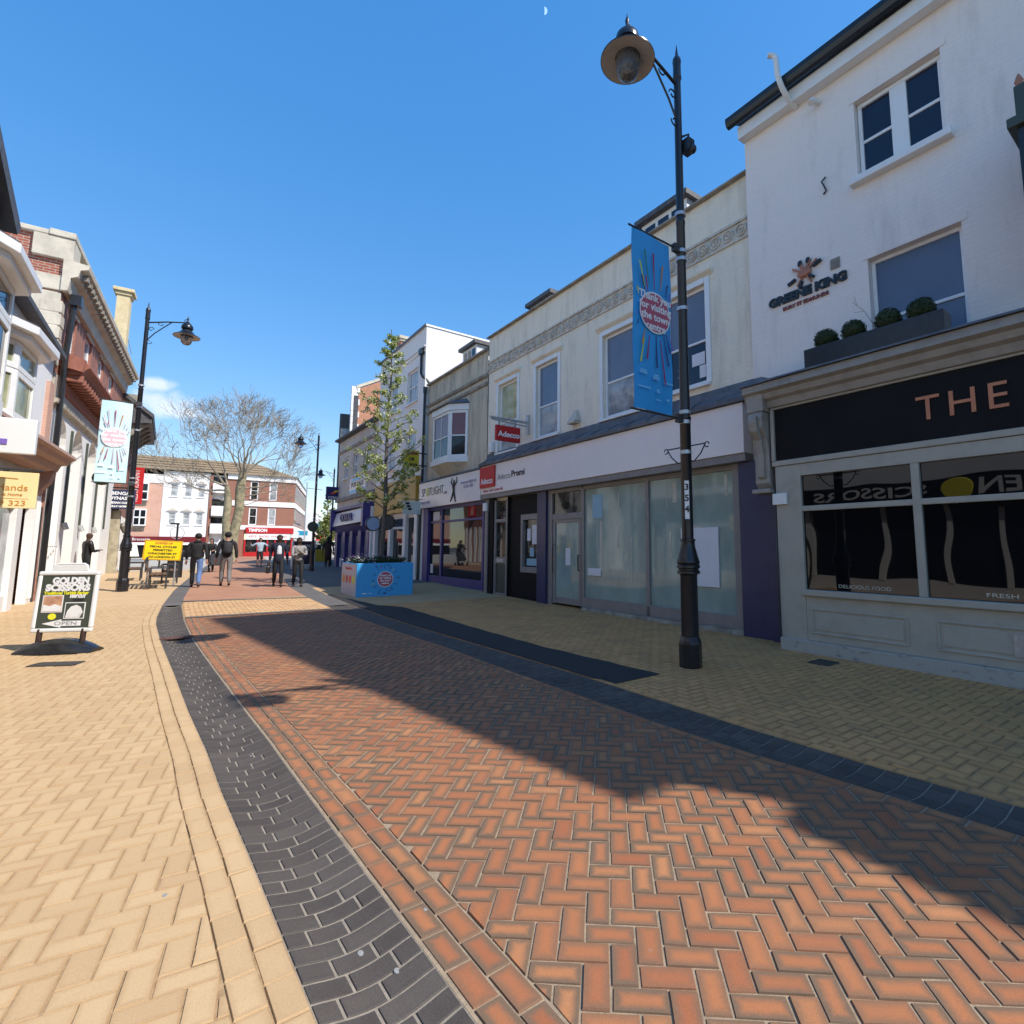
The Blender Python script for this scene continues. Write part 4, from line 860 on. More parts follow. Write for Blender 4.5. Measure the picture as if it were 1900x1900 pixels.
part('overflow_stub','white_plastic',pub,lambda q:[q.tube([P(3.86,8.2,9.06),P(3.88,8.02,9.02)],.05,10),q.tube([P(3.88,8.03,9.03),P(3.89,8.0,8.97)],.055,10)],smooth=True)
part('wall_anchor','black_paint',pub,lambda q:q.tube([P(3.80,8.17,7.66),P(3.86,8.15,7.60),P(3.83,8.16,7.52),P(3.80,8.17,7.42),P(3.85,8.17,7.38)],.014,6),smooth=True)
part('air_brick','pub_trim',pub,lambda q:[q.fbox(FR,3.66,3.81,8.185,8.199,6.04,6.22)]+[q.fbox(FR,3.675+.024*k,3.688+.024*k,8.176,8.1845,6.06,6.20) for k in range(6)])
# brewery lettering and emblem
lg=thing('wall_lettering','dark raised lettering with orange emblem on the upper pub wall','sign',P(4.2,8.17,5.9))
ltext(lg,'GREENE KING',4.92,3.56,5.86,.20,'black_paint',8.185,ex=.02,bold=.012)
ltext(lg,'BURY ST EDMUNDS',4.66,3.86,5.69,.085,'brown_ink',8.187,ex=.01,bold=.004)
def emb(q):
    c=P(4.24,8.17,6.18)
    for a,L,w_ in ((35,.26,.035),(145,.24,.035),(62,.22,.05),(110,.20,.06),(235,.22,.03),(300,.22,.03)):
        A=math.radians(a); d=-dS*math.cos(A)+ZV*math.sin(A); q.box(c+d*L*.55,d*L,(d.cross(nR))*w_,nR*.03)
    q.lathe(c-nR*.01,[(.11,-.02),(.13,0),(.10,.022),(.001,.03)],12,X=dS,Y=ZV*.62,Zd=-nR,caps=False)
part('emblem','copper',lg,emb,bevel=.006)
def em2(q):
    c=P(4.24,8.165,6.18)
    for a,L in ((20,.30),(200,.30),(250,.25),(320,.2)):
        A=math.radians(a); d=-dS*math.cos(A)+ZV*math.sin(A); q.box(c+d*L*.8,d*L*.5,(d.cross(nR))*.045,nR*.045)
    for k in (-1,1): q.ellip(c+dS*.07*k+ZV*.19,.045,.02,.06,8,6,X=dS,Y=nR)
part('emblem_tips','black_paint',lg,em2)
# planter trough and clipped balls on the cornice
tr=MB()
a0=[P(3.94,7.46,4.27),P(2.12,7.46,4.27),P(2.12,7.74,4.27),P(3.94,7.74,4.27)]
tr.fbox(FR,2.12,3.94,7.45,7.47,4.27,4.56); tr.fbox(FR,2.12,3.94,7.72,7.74,4.27,4.56); tr.fbox(FR,2.12,2.14,7.47,7.72,4.27,4.56); tr.fbox(FR,3.92,3.94,7.47,7.72,4.27,4.56); tr.fbox(FR,2.14,3.92,7.47,7.72,4.27,4.52)
o=tr.build('window_trough','black_paint',bevel=.006); tag(o,'long black planting trough standing on the pub cornice','planter')
for i,(s,lb) in enumerate([(3.66,'leftmost clipped box ball in the black trough above the pub sign'),(3.26,'clipped box ball second from the left in the pub trough'),(2.80,'clipped box ball third from the left in the pub trough'),(2.40,'rightmost clipped box ball in the pub trough below the blue window')]):
    t=thing('topiary_ball',lb,'plant',P(s,7.6,4.52),'box balls in the pub trough'); r=random.Random(i); c=P(s,7.6,4.68); R_=.165
    part('core','hedge',t,lambda q:q.ellip(c,R_*.92,R_*.92,R_*.85,14,10),smooth=True)
    leaves([(c+Vector((v.x,v.y,v.z*.93))*R_*r.uniform(.9,1.06),1) for v in [rvec(r) for _ in range(900)]],'foliage','flower_leaf',t,.026,r)
t=thing('dry_twig','bare dead twig sticking out of the pub trough before the blue window','plant',P(2.98,7.6,4.5))
part('stem','twig',t,lambda q:[q.tube([P(2.95,7.6,4.5),P(3.0,7.58,4.72),P(3.1,7.6,4.92),P(3.26,7.62,5.12)],[.008,.006,.004,.003],5),q.tube([P(3.1,7.6,4.92),P(3.24,7.6,4.95)],.003,4),q.tube([P(3.2,7.61,5.05),P(3.22,7.6,5.18)],.003,4)])
t=thing('pub_sign','dark framed hanging pub sign with gilded crest projecting at the right edge','sign',P(1.2,8.15,6.4))
part('bracket_beam','board_green',t,lambda q:[q.fbox(FR,1.10,1.22,7.25,8.05,6.42,6.80),q.fbox(FR,1.06,1.30,7.2,8.08,6.30,6.42),q.fbox(FR,1.12,1.2,8.05,8.195,5.9,6.5)],bevel=.012)
part('crest','copper',t,lambda q:[q.lathe(P(1.18,7.35+.13*k,6.80),[(.03,0),(.025,.05),(.045,.1),(.02,.17),(.002,.2)],8) for k in range(6)],smooth=True)
part('frame','black_paint',t,lambda q:[q.fbox(FR,1.14,1.22,7.96,8.02,4.8,6.298),q.fbox(FR,1.14,1.22,7.26,7.32,4.8,6.298),q.fbox(FR,1.14,1.22,7.26,8.02,4.74,4.798)])
part('board','board_green',t,lambda q:q.fbox(FR,1.165,1.195,7.32,7.96,4.8,6.298))
# the building before the pub (out of view, its height and roof shaped to cast the road shadow)
nb=thing('unseen_house','unseen tall cream house before the pub, its steep roof shaped to shade the road','building',P(-3.8,8.2,0))
part('wall','cream_brick',nb,lambda q:q.hexa([P(-6.5,8.25,-.3),P(-1.1,8.25,-.3),P(-1.1,17,-.3),P(-6.5,17,-.3),P(-6.5,8.25,11.65),P(-1.1,8.25,11.65),P(-1.1,17,11.65),P(-6.5,17,11.65)]))
part('roof','slate',nb,lambda q:q.add([P(-6.7,7.95,11.65),P(-1.0,7.95,11.65),P(-1.0,17.2,11.65),P(-6.7,17.2,11.65),P(-6.,10.2,15.),P(-1.5,10.0,19.3),P(-1.5,14,19.3),P(-6.,14,15.)],[[0,1,5,4],[1,2,6,5],[2,3,7,6],[3,0,4,7],[4,5,6,7],[0,3,2,1]]))
part('shopfront','glass_room',nb,lambda q:q.fbox(FR,-6.2,-1.3,8.1,8.24,.3,3.))
nb2=thing('end_house','lower rendered house further back on the right behind the camera','building',P(-16,8.6,0))  # out of view, height set to place the shadow edge on the near road
part('wall','white_render',nb2,lambda q:q.fbox(FR,-26,-6.8,8.4,17,-.3,10.9)); part('roof','slate',nb2,lambda q:q.prism([P(-26,8.1,10.9),P(-26,12.5,12.9),P(-26,17.2,10.9)],dS*19.2))
# ---------------------------------------------------------------- the vacant agency building
ag=thing('vacant_shop_building','cream painted brick building with long blank white fascia and whitewashed shop windows','building',P(10,8.3,0))
AN=8.3
wins=[(6.40,7.50,4.86,6.93,'glass_navy'),(8.38,9.58,4.72,6.83,None),(11.50,12.60,4.72,6.88,None),(13.66,14.84,4.62,6.86,None)]
part('wall','cream_brick',ag,lambda q:q.wall(FR,AN,5.31,15.55,2.6,8.70,[w[:4] for w in wins],.14))
part('body','white_render',ag,lambda q:[q.fbox(FR,5.31,5.35,AN+.01,17,-.3,8.6),q.fbox(FR,15.5,15.54,AN+.01,17,-.3,8.6),q.fbox(FR,5.31,15.55,16.9,17,-.3,8.6)])
part('roof','slate',ag,lambda q:q.prism([P(5.33,8.5,8.35),P(5.33,12.4,11.1),P(5.33,17.1,8.5),P(5.33,17.1,8.4),P(5.33,8.5,8.25)],dS*10.2))
part('parapet_coping','coping',ag,lambda q:q.extrude_profile(FR,5.31,15.58,[(8.19,8.69),(8.19,8.73),(8.3,8.78),(8.56,8.76),(8.56,8.69)]),bevel=.01)
part('parapet_back','cream_brick',ag,lambda q:q.fbox(FR,5.36,15.5,8.46,8.54,8.2,8.69))
def frz(q):
    q.fbox(FR,5.32,15.54,AN-.05,AN-.002,7.80,7.85); q.fbox(FR,5.32,15.54,AN-.035,AN-.002,7.44,7.48); q.fbox(FR,5.32,15.54,AN-.012,AN-.003,7.481,7.799)
part('string_course','frieze_stone',ag,frz)
def rings(q):
    s=5.5
    while s<15.45:
        for r_ in (.135,.07): q.lathe(P(s,AN-.012,7.64),[(r_,0),(r_-.012,.03),(r_-.036,.03),(r_-.048,0)],12,X=dS,Y=ZV,Zd=-nR,caps=False)
        s+=.30
part('ring_frieze','frieze_stone',ag,rings)
labels=['first floor sash window nearest the pub with papers behind the glass','sash window beside the street lamp banner','plain sash window in the middle of the facade','narrow sash window above the red hanging sign']
for i,(a,b,c,d,g) in enumerate(wins):
    mg=('glass_navy','glass_blind') if i==0 else (('glass_pale','glass_blind') if i!=3 else ('glass_pale','glass_curtain'))
    wf=window(ag,FR,AN,a,b,c,d,1,reveal=.07,fw=.07,rows=(.42 if i else .44,),mg=mg,casing=.12,sill='white_paint',label=labels[i])
    part('hood_mould','cream_brick',wf,lambda q:q.extrude_profile(FR,a-.2,b+.2,[(AN,d+.26),(AN-.10,d+.24),(AN-.09,d+.20),(AN-.04,d+.16),(AN,d+.13)]))
    if i==0:
        part('notice','paper',wf,lambda q:[q.fbox(FR,6.52,6.85,AN+.09,AN+.096,5.30,5.56),q.fbox(FR,6.50,6.66,AN+.09,AN+.096,5.02,5.28)])
        o=text(wf,'lettering','Adecco',P(7.18,AN+.098,5.42),ZV,.2,'grey_ink',ex=.001,Y=dS*1.0)
part('lead_flashing','lead',ag,lambda q:q.extrude_profile(FR,5.33,15.46,[(AN-.001,4.66),(8.24,4.60),(8.20,4.44),(7.93,4.27),(7.93,4.19),(AN-.001,4.19)]))
def leadrolls(q):
    s=5.9
    while s<15.4: q.tube([P(s,8.27,4.64),P(s,8.21,4.45),P(s,7.93,4.28)],.014,6); s+=.62
part('lead_rolls','lead',ag,leadrolls,smooth=True)
part('fascia','fascia_white',ag,lambda q:q.fbox(FR,5.42,15.42,8.0,8.28,3.26,4.18),bevel=.008)
part('fascia_trim','alu',ag,lambda q:q.fbox(FR,5.42,15.42,8.03,8.28,3.12,3.255))
sq=part('red_square','red_sign',ag,lambda q:q.fbox(FR,14.42,15.40,7.95,7.998,3.46,4.14),bevel=.008); sq['label']='square red sign panel at the left end of the white fascia'
ltext(ag,'Adecco',15.30,14.52,3.66,.27,'white_ink',7.945,ex=.004,bold=.004)
ltext(ag,'Adecco',14.28,13.52,3.72,.27,'grey_ink',7.995,ex=.004,bold=-.002); ltext(ag,'Premi',13.45,12.72,3.74,.27,'black_ink',7.995,ex=.004,bold=.006)
ltext(ag,'better work, better life',15.2,13.95,3.36,.13,'red_ink',7.995,ex=.003)
# shop glazing
GN=8.28
def shopframe(q):
    q.fbox(FR,5.66,5.84,GN-.06,GN+.05,.02,3.12)
    for u in (8.02,10.28): q.fbox(FR,u,u+.10,GN-.05,GN+.05,.10,3.08)
    q.fbox(FR,5.84,10.28,GN-.05,GN+.05,.10,.34); q.fbox(FR,5.84,10.28,GN-.045,GN+.05,3.02,3.12)
    q.fbox(FR,11.66,11.86,GN-.05,GN+.05,.02,3.12); q.fbox(FR,10.38,11.66,GN-.05,GN+.05,3.02,3.12); q.fbox(FR,10.38,11.66,GN-.045,GN+.05,2.30,2.46)
part('shop_frame','alu',ag,shopframe,bevel=.006)
part('kerb_plinth','stone_dark',ag,lambda q:q.fbox(FR,5.6,10.3,GN-.12,GN+.04,-.3,.098))
for a,b,c,d,mt in ((5.84,8.02,.34,3.02,'glass_white'),(8.12,10.28,.34,3.02,'glass_white'),(10.38,11.66,2.46,3.02,'glass_room')):
    part('shop_window',mt,ag,lambda q:q.fbox(FR,a,b,GN,GN+.012,c,d))
boxes('whitewash_streak','stone',ag,FR,[(u,u+w_,GN-.004,GN-.001,z0,z1) for u,w_,z0,z1 in ((9.62,.09,1.0,2.2),(9.80,.03,1.5,2.35),(9.02,.035,2.5,2.85),(9.04,.05,1.55,2.05),(8.72,.02,.9,1.9),(8.60,.03,.8,1.8),(8.48,.02,.9,1.75),(7.42,.05,1.35,1.9),(7.25,.11,2.5,2.92),(7.52,.02,2.4,2.9),(6.0,.06,2.55,2.95),(6.66,.22,1.55,2.0))])
part('poster','lightblue_poster',ag,lambda q:q.fbox(FR,9.62,9.98,GN-.006,GN-.002,2.28,2.86))
part('white_board','paper',ag,lambda q:q.fbox(FR,6.22,7.14,GN-.03,GN-.004,.82,1.96))
part('letter_plate','paper',ag,lambda q:q.fbox(FR,9.66,10.16,GN-.025,GN-.004,.88,1.06),bevel=.006)
dr=part('door','alu',ag,lambda q:[q.fbox(FR,10.42,10.52,GN-.03,GN+.04,.10,2.30),q.fbox(FR,11.54,11.64,GN-.03,GN+.04,.10,2.30),q.fbox(FR,10.52,11.54,GN-.03,GN+.04,.10,.26),q.fbox(FR,10.52,11.54,GN-.03,GN+.04,2.22,2.30)],bevel=.005)
part('door_glass','glass_white',dr,lambda q:q.fbox(FR,10.52,11.54,GN,GN+.012,.26,2.22))
part('handle','black_paint',dr,lambda q:[q.tube([P(10.47,GN-.04,.98),P(10.47,GN-.09,1.0),P(10.47,GN-.09,1.35),P(10.47,GN-.04,1.37)],.016,6),q.tube([P(11.59,GN-.04,.9),P(11.59,GN-.08,.95),P(11.59,GN-.08,1.6),P(11.59,GN-.04,1.65)],.012,6)])
part('notice','paper',dr,lambda q:q.fbox(FR,10.9,11.1,GN-.004,GN-.001,1.1,1.55))
boxes('pilaster','navy',ag,FR,[(5.02,5.655,8.14,8.6,-.3,3.11),(11.87,12.30,8.16,8.6,-.3,3.11)],bevel=.008)
part('recess_return','navy',ag,lambda q:q.fbox(FR,4.67,5.018,8.05,8.5,-.3,3.4))
part('panel_wall','fascia_black',ag,lambda q:[q.fbox(FR,12.305,13.95,8.26,8.6,-.3,.84),q.fbox(FR,12.305,13.95,8.26,8.6,2.52,3.11),q.fbox(FR,13.22,13.95,8.26,8.6,.84,2.52)])
wf=part('poster_window','alu',ag,lambda q:[q.fbox(FR,12.31,13.22,8.2,8.4,2.36,2.518),q.fbox(FR,12.31,13.22,8.2,8.4,.842,1.0),q.fbox(FR,13.12,13.22,8.2,8.4,1.0,2.36),q.fbox(FR,12.31,12.37,8.2,8.4,1.0,2.36)])
part('pane','glass_room',wf,lambda q:q.fbox(FR,12.37,13.12,8.3,8.31,1.0,2.36))
part('poster','lightblue_poster',wf,lambda q:[q.fbox(FR,12.45,13.02,8.29,8.298,1.04,1.24),q.fbox(FR,12.62,12.84,8.28,8.289,1.3,1.55)])
part('poster','paper',wf,lambda q:[q.fbox(FR,12.50,12.74,8.29,8.298,1.65,2.2),q.fbox(FR,12.82,13.0,8.29,8.298,1.75,2.1)])
d2=part('door','alu',ag,lambda q:[q.fbox(FR,14.0,14.09,8.2,8.3,.06,3.05),q.fbox(FR,14.72,14.82,8.2,8.3,.06,3.05),q.fbox(FR,14.09,14.72,8.2,8.3,2.34,2.44),q.fbox(FR,14.09,14.72,8.2,8.3,1.06,1.26),q.fbox(FR,14.09,14.72,8.2,8.3,.06,.16)]); d2['label']='narrow grey side door with letter box'
part('door_glass','glass_room',d2,lambda q:[q.fbox(FR,14.09,14.72,8.25,8.26,1.26,2.34),q.fbox(FR,14.09,14.72,8.25,8.26,2.44,3.02)])
part('door_panel','board_green',d2,lambda q:q.fbox(FR,14.09,14.72,8.24,8.26,.16,1.06))
part('letter_box','galv',d2,lambda q:q.fbox(FR,14.2,14.6,8.18,8.2,1.1,1.2))
boxes('pilaster','fascia_black',ag,FR,[(14.83,15.12,8.16,8.6,-.3,3.11),(13.955,13.995,8.2,8.6,-.3,3.11)])
part('pilaster','alu',ag,lambda q:q.fbox(FR,15.13,15.42,8.18,8.6,-.3,3.11))
part('downlight','grey_render',ag,lambda q:[q.hexa([P(10.48,8.1,4.84),P(10.82,8.1,4.84),P(10.82,8.29,4.84),P(10.48,8.29,4.84),P(10.6,8.25,5.16),P(10.70,8.25,5.16),P(10.70,8.29,5.16),P(10.6,8.29,5.16)]),q.fbox(FR,10.5,10.8,8.08,8.29,4.78,4.835)],bevel=.006)
part('alarm_box','white_plastic',ag,lambda q:q.fbox(FR,15.05,15.25,8.18,8.298,4.66,5.0),bevel=.02)
part('alarm_box','white_plastic',ag,lambda q:q.fbox(FR,15.18,15.42,8.08,8.178,2.72,3.0),bevel=.03)
part('pipe_run','alu',ag,lambda q:q.tube([P(15.16,8.14,2.7),P(15.16,8.14,.0)],.035,8))
# dormers
def dormer(parent,s0,s1,n0,z0,z1,lights,label):
    dm=part('dormer','white_render',parent,lambda q:[q.fbox(FR,s0,s1,n0,n0+1.6,z0-.9,z1)]); dm['label']=label
    part('dormer_roof','slate',dm,lambda q:q.fbox(FR,s0-.12,s1+.12,n0-.16,n0+1.9,z1+.002,z1+.13))
    w_=(s1-s0-.16)/lights
    for k in range(lights):
        a=s0+.08+w_*k+.05; b=a+w_-.10
        part('pane','glass_navy',dm,lambda q:q.fbox(FR,a,b,n0-.012,n0-.002,z0+.04,z1-.12))
dormer(ag,7.55,9.05,9.2,8.85,9.85,3,'wide white dormer nearest the pub'); dormer(ag,13.1,14.35,9.2,8.75,9.62,2,'smaller dormer with dark roof')
# hanging red sign
hs=thing('hanging_sign','red rounded hanging sign on an iron bracket above the white fascia','sign',P(13.0,8.25,5.2))
part('bracket','galv',hs,lambda q:[q.tube([P(13,8.29,5.26),P(13,7.0,5.26)],.04,8),q.tube([P(13,8.29,5.14),P(13,7.05,5.20)],.02,6),q.fbox(FR,12.94,13.06,8.24,8.30,4.9,5.5)])
bd=part('board','red_sign',hs,lambda q:q.fbox(FR,12.96,13.04,7.17,8.0,4.60,5.06),bevel=.03)
o=text(bd,'lettering','Adecco',P(12.955,7.60,4.80),nR,.22,'white_ink',bold=.006,ex=.004); fit(o,.72,nR,P(12.955,7.60,4.80)-wloc(bd))
part('chain','dark_metal',hs,lambda q:[q.tube([P(13,7.3,5.06),P(13,7.3,5.25)],.01,5),q.tube([P(13,7.85,5.06),P(13,7.85,5.25)],.01,5)])
# ---------------------------------------------------------------- the dance shop with the bay window
sp=thing('bay_window_shop_building','grimy cream brick building with white bay window over a blue shopfront','building',P(18,8.3,0))
SN=8.28
part('wall','dirty_brick',sp,lambda q:q.wall(FR,SN,15.56,20.75,2.6,8.30,[(17.0,19.6,4.6,6.75)],.1))
part('body','white_render',sp,lambda q:[q.fbox(FR,20.70,20.74,SN+.01,15,-.3,8.2),q.fbox(FR,15.56,20.74,14.9,15,-.3,8.2)])
part('roof','slate',sp,lambda q:q.prism([P(15.58,8.5,8.1),P(15.58,12,10.6),P(15.58,15.1,8.3),P(15.58,8.5,8.0)],dS*5.1))
part('parapet_coping','coping',sp,lambda q:q.extrude_profile(FR,15.60,20.78,[(8.16,8.29),(8.16,8.36),(8.28,8.42),(8.55,8.4),(8.55,8.29)]),bevel=.01)
part('string_course','coping',sp,lambda q:[q.extrude_profile(FR,15.58,20.76,[(SN,7.5),(8.18,7.46),(8.2,7.38),(SN,7.34)]),q.extrude_profile(FR,15.58,20.76,[(SN,7.2),(8.2,7.17),(8.22,7.08),(SN,7.05)])])
def bay(q,z0,z1,o=0.,th=None):
    pts=[(17.0-o,SN),(17.55-o*.5,7.78-o),(19.05+o*.5,7.78-o),(19.6+o,SN)]
    q.prism([P(s,n,z0) for s,n in pts],ZV*(z1-z0))
part('bay_base','stone',sp,lambda q:q.add([P(17.0,SN,4.60),P(17.55,7.78,4.60),P(19.05,7.78,4.60),P(19.6,SN,4.60),P(17.5,SN,4.22),P(17.75,8.1,4.22),P(18.9,8.1,4.22),P(19.1,SN,4.22)],[[0,1,5,4],[1,2,6,5],[2,3,7,6],[4,5,6,7],[0,3,2,1]]))
bw_=part('bay_window','white_paint',sp,lambda q:[bay(q,4.60,4.78,.05),bay(q,6.52,6.75,.03)],bevel=.008)
part('bay_roof','lead',sp,lambda q:q.add([P(16.9,SN,6.76),P(17.45,7.66,6.76),P(19.15,7.66,6.76),P(19.7,SN,6.76),P(17.2,SN,6.98),P(17.7,7.95,6.92),P(18.9,7.95,6.92),P(19.4,SN,6.98)],[[0,1,5,4],[1,2,6,5],[2,3,7,6],[4,5,6,7],[0,3,2,1]]))
for (a,b,lb,cols) in (((17.02,SN),(17.55,7.80),'near side light',1),((17.57,7.80),(19.03,7.80),'front light',2),((19.05,7.80),(19.58,SN),'far side light',1)):
    A,B=P(*a),P(*b); L_=(B-A).length; U_=(B-A)/L_; V_=Vector((-U_.y,U_.x,0)); V_=V_ if V_.dot(nR)>0 else -V_
    FB=Frame((A.x,A.y,0),U_,V_); window(sp,FB,0,0,L_,4.785,6.515,1,reveal=.0,fw=.10,cols=cols,rows=(.46,),mg=('glass_room','glass_pink'),sill=False)
part('fascia','fascia_white',sp,lambda q:q.fbox(FR,15.46,20.80,8.0,8.26,3.10,4.12),bevel=.008)
part('fascia_flashing','lead',sp,lambda q:q.extrude_profile(FR,15.5,20.8,[(8.27,4.28),(8.02,4.2),(7.96,4.13),(8.27,4.13)]))
o=ltext(sp,'SP   TLIGHT',20.46,18.36,3.70,.46,'black_ink',7.992,ex=.003,bold=-.004); ltext(sp,'O',20.0,19.72,3.70,.46,'lime_ink',7.99,ex=.004,bold=.02); ltext(sp,'UK',18.30,18.02,3.56,.14,'black_ink',7.992,ex=.003)
ltext(sp,'PARTY HIRE',20.5,19.6,3.30,.15,'lilac_ink',7.992,ex=.003); ltext(sp,'www.spotlight.uk\n01256 000',16.9,15.72,3.72,.17,'lilac_ink',7.992,ex=.003)
def dancer(q):
    c=P(17.45,7.99,3.62); X=-dS
    def L(a,b,r0,r1): q.tube([c+X*a[0]+ZV*a[1],c+X*b[0]+ZV*b[1]],[r0,r1],6)
    q.ellip(c+ZV*.27,.085,.012,.085,10,8,X=X,Y=nR); L((0,.18),(.02,-.1),.075,.05); L((-.06,.14),(-.24,.28),.03,.024); L((-.24,.28),(-.14,.43),.024,.016); L((.06,.14),(.24,.26),.03,.024); L((.24,.26),(.22,.44),.024,.016); L((0,-.1),(-.26,-.42),.05,.022); L((.03,-.1),(.16,-.46),.05,.022)
part('dancer_logo','black_ink',sp,dancer)
BN=8.24
part('pilaster','indigo',sp,lambda q:[q.fbox(FR,20.05,20.55,8.12,8.6,-.3,3.09)],bevel=.008); part('pilaster','white_render',sp,lambda q:q.fbox(FR,20.56,20.80,8.12,8.6,-.3,3.09))
part('shop_frame','indigo',sp,lambda q:[q.fbox(FR,15.5,20.05,BN-.05,BN+.06,.16,.46),q.fbox(FR,18.85,19.0,BN-.05,BN+.06,.46,3.0),q.fbox(FR,15.5,20.05,BN-.05,BN+.06,2.98,3.09),q.fbox(FR,15.5,15.62,BN-.05,BN+.06,.46,2.98),q.fbox(FR,15.62,20.05,BN-.04,BN+.06,2.48,2.56)],bevel=.006)
part('plinth','stone_dark',sp,lambda q:q.fbox(FR,15.45,20.05,BN-.08,BN+.1,-.3,.158))
for a,b,c,d in ((15.62,18.85,.46,2.48),(15.62,18.85,2.56,2.98),(19.0,20.05,.46,2.48),(19.0,20.05,2.56,2.98)): part('shop_window','glass_dark',sp,lambda q:q.fbox(FR,a,b,BN,BN+.01,c,d))
part('notice','paper',sp,lambda q:[q.fbox(FR,19.2,19.8,BN-.006,BN-.002,2.6,2.92),q.fbox(FR,19.7,19.95,BN-.006,BN-.002,.55,.9)])
dormer(sp,18.3,19.55,9.2,8.7,9.62,3,'dormer with dark cheeks beside the tall white wall')
part('downpipe','black_paint',sp,lambda q:[q.tube([P(20.82,8.12,8.1),P(20.82,8.12,4.2),P(20.75,8.05,3.9),P(20.80,8.06,.1)],.055,8),q.tube([P(20.82,8.12,8.25),P(20.82,8.12,8.0)],.08,8)],smooth=True)
# ---------------------------------------------------------------- tall white building
wh=thing('tall_white_building','tall white rendered building with bright sunlit gable and yellow shop fascia','building',P(24,8.1,0))
WN=8.12
hw=[(21.65,22.95,7.9,9.4),(24.2,25.3,7.9,9.3),(21.7,22.9,5.3,6.6),(24.2,25.4,5.2,6.5)]
part('wall','cool_render',wh,lambda q:q.wall(FR,WN,20.86,26.9,2.8,10.95,hw,.14))
part('side_wall','white_render',wh,lambda q:[q.fbox(FR,20.86,20.92,WN+.005,17.5,-.3,10.95),q.fbox(FR,26.84,26.9,WN+.005,17.5,-.3,10.95),q.fbox(FR,20.9,26.86,17.4,17.5,-.3,10.9)])
part('roof','lead',wh,lambda q:q.fbox(FR,20.92,26.84,WN+.2,17.4,10.55,10.7))
part('parapet_coping','white_paint',wh,lambda q:[q.fbox(FR,20.82,26.94,WN-.04,WN+.16,10.952,11.03),q.fbox(FR,20.82,21.0,WN+.16,17.5,10.952,11.03)])
part('coping_edge','lead',wh,lambda q:q.fbox(FR,20.80,26.95,WN-.07,WN-.042,10.93,11.04))
part('string_course','cool_render',wh,lambda q:[q.fbox(FR,20.88,26.88,WN-.06,WN-.003,10.05,10.12),q.fbox(FR,20.88,26.88,WN-.04,WN-.003,9.86,9.9)])
for a,b,c,d in hw: window(wh,FR,WN,a,b,c,d,1,reveal=.08,fw=.07,cols=4,rows=(.5,),mg='glass_pale',sill=True)
part('downpipe','black_paint',wh,lambda q:[q.fbox(FR,21.0,21.3,WN-.16,WN-.01,9.75,10.0),q.tube([P(21.15,WN-.08,9.8),P(21.13,WN-.08,8.9),P(20.95,WN-.06,8.72),P(20.84,WN+.2,8.5),P(20.82,WN+.7,8.2)],.055,8)],smooth=True)
part('chimney','orange_brick',wh,lambda q:[q.fbox(FR,24.4,25.1,8.25,8.95,10.4,11.45)]); part('chimney_cap','stone',wh,lambda q:[q.fbox(FR,24.34,25.16,8.19,9.01,11.452,11.56),q.fbox(FR,24.28,25.22,8.13,9.07,11.562,11.7)])
part('fascia','mustard',wh,lambda q:q.fbox(FR,20.98,26.4,7.92,8.2,3.05,4.5),bevel=.01)
boxes('pilaster','white_paint',wh,FR,[(u,u+.3,7.98,8.3,-.3,3.04) for u in (20.9,22.2,24.1,26.3)],bevel=.01)
part('shopfront','white_paint',wh,lambda q:[q.fbox(FR,21.2,26.3,8.1,8.25,-.3,.55),q.fbox(FR,21.2,26.3,8.1,8.25,2.9,3.04),q.fbox(FR,22.5,24.1,8.1,8.2,2.35,2.45)])
for a,b in ((21.2,22.2),(22.5,24.1),(24.4,26.3)): part('shop_window','glass_dark',wh,lambda q:q.fbox(FR,a,b,8.14,8.15,.55,2.9))
for u,mt,lb in ((22.95,'disc_grey','round grey hanging sign over the white shop'),(24.9,'disc_blue','round pale blue hanging sign over the white shop')):
    t=thing('round_sign',lb,'sign',P(u,7.95,2.62)); part('rim','black_paint',t,lambda q:q.lathe(P(u,7.45,2.62),[(.30,-.05),(.34,-.05),(.34,.05),(.30,.05)],20,X=nR,Y=ZV,Zd=dS,caps=False),smooth=True); part('face',mt,t,lambda q:q.lathe(P(u,7.45,2.62),[(.001,-.047),(.299,-.047),(.299,.047),(.001,.047)],20,X=nR,Y=ZV,Zd=dS,caps=False)); part('bracket','black_paint',t,lambda q:q.tube([P(u,8.1,2.62),P(u,7.78,2.62)],.02,6))
t=thing('hanging_sign','square yellow hanging sign beside the black downpipe','sign',P(20.6,8.1,5.1))
bd=part('board','sign_yellow',t,lambda q:q.fbox(FR,20.55,20.63,7.22,7.86,4.75,5.46),bevel=.01)
o=text(bd,'lettering','Off\nLicence',P(20.54,7.54,4.98),nR,.20,'black_ink',bold=.006,ex=.003); fit(o,.5,nR,P(20.54,7.54,4.98)-wloc(bd))
part('stripe','brown_ink',bd,lambda q:q.fbox(FR,20.53,20.548,7.28,7.80,5.28,5.38)); part('bracket','black_paint',t,lambda q:[q.tube([P(20.59,8.2,5.36),P(20.59,7.86,5.36)],.025,6),q.tube([P(20.59,8.2,4.86),P(20.59,7.86,4.86)],.025,6)])
t=thing('hanging_sign','pale mint hanging sign with a dark leaf motif','sign',P(20.5,8.1,3.2))
bd=part('board','mint',t,lambda q:q.fbox(FR,20.46,20.52,7.25,7.97,2.86,3.38),bevel=.008); part('bracket','alu',t,lambda q:q.tube([P(20.49,8.2,3.46),P(20.49,7.2,3.46)],.018,6))
part('leaf_motif','black_ink',bd,lambda q:[q.ellip(P(20.455,7.42+.05*k,3.28-.11*k),.09,.008,.05,10,6,X=nR,Y=dS) for k in range(3)])
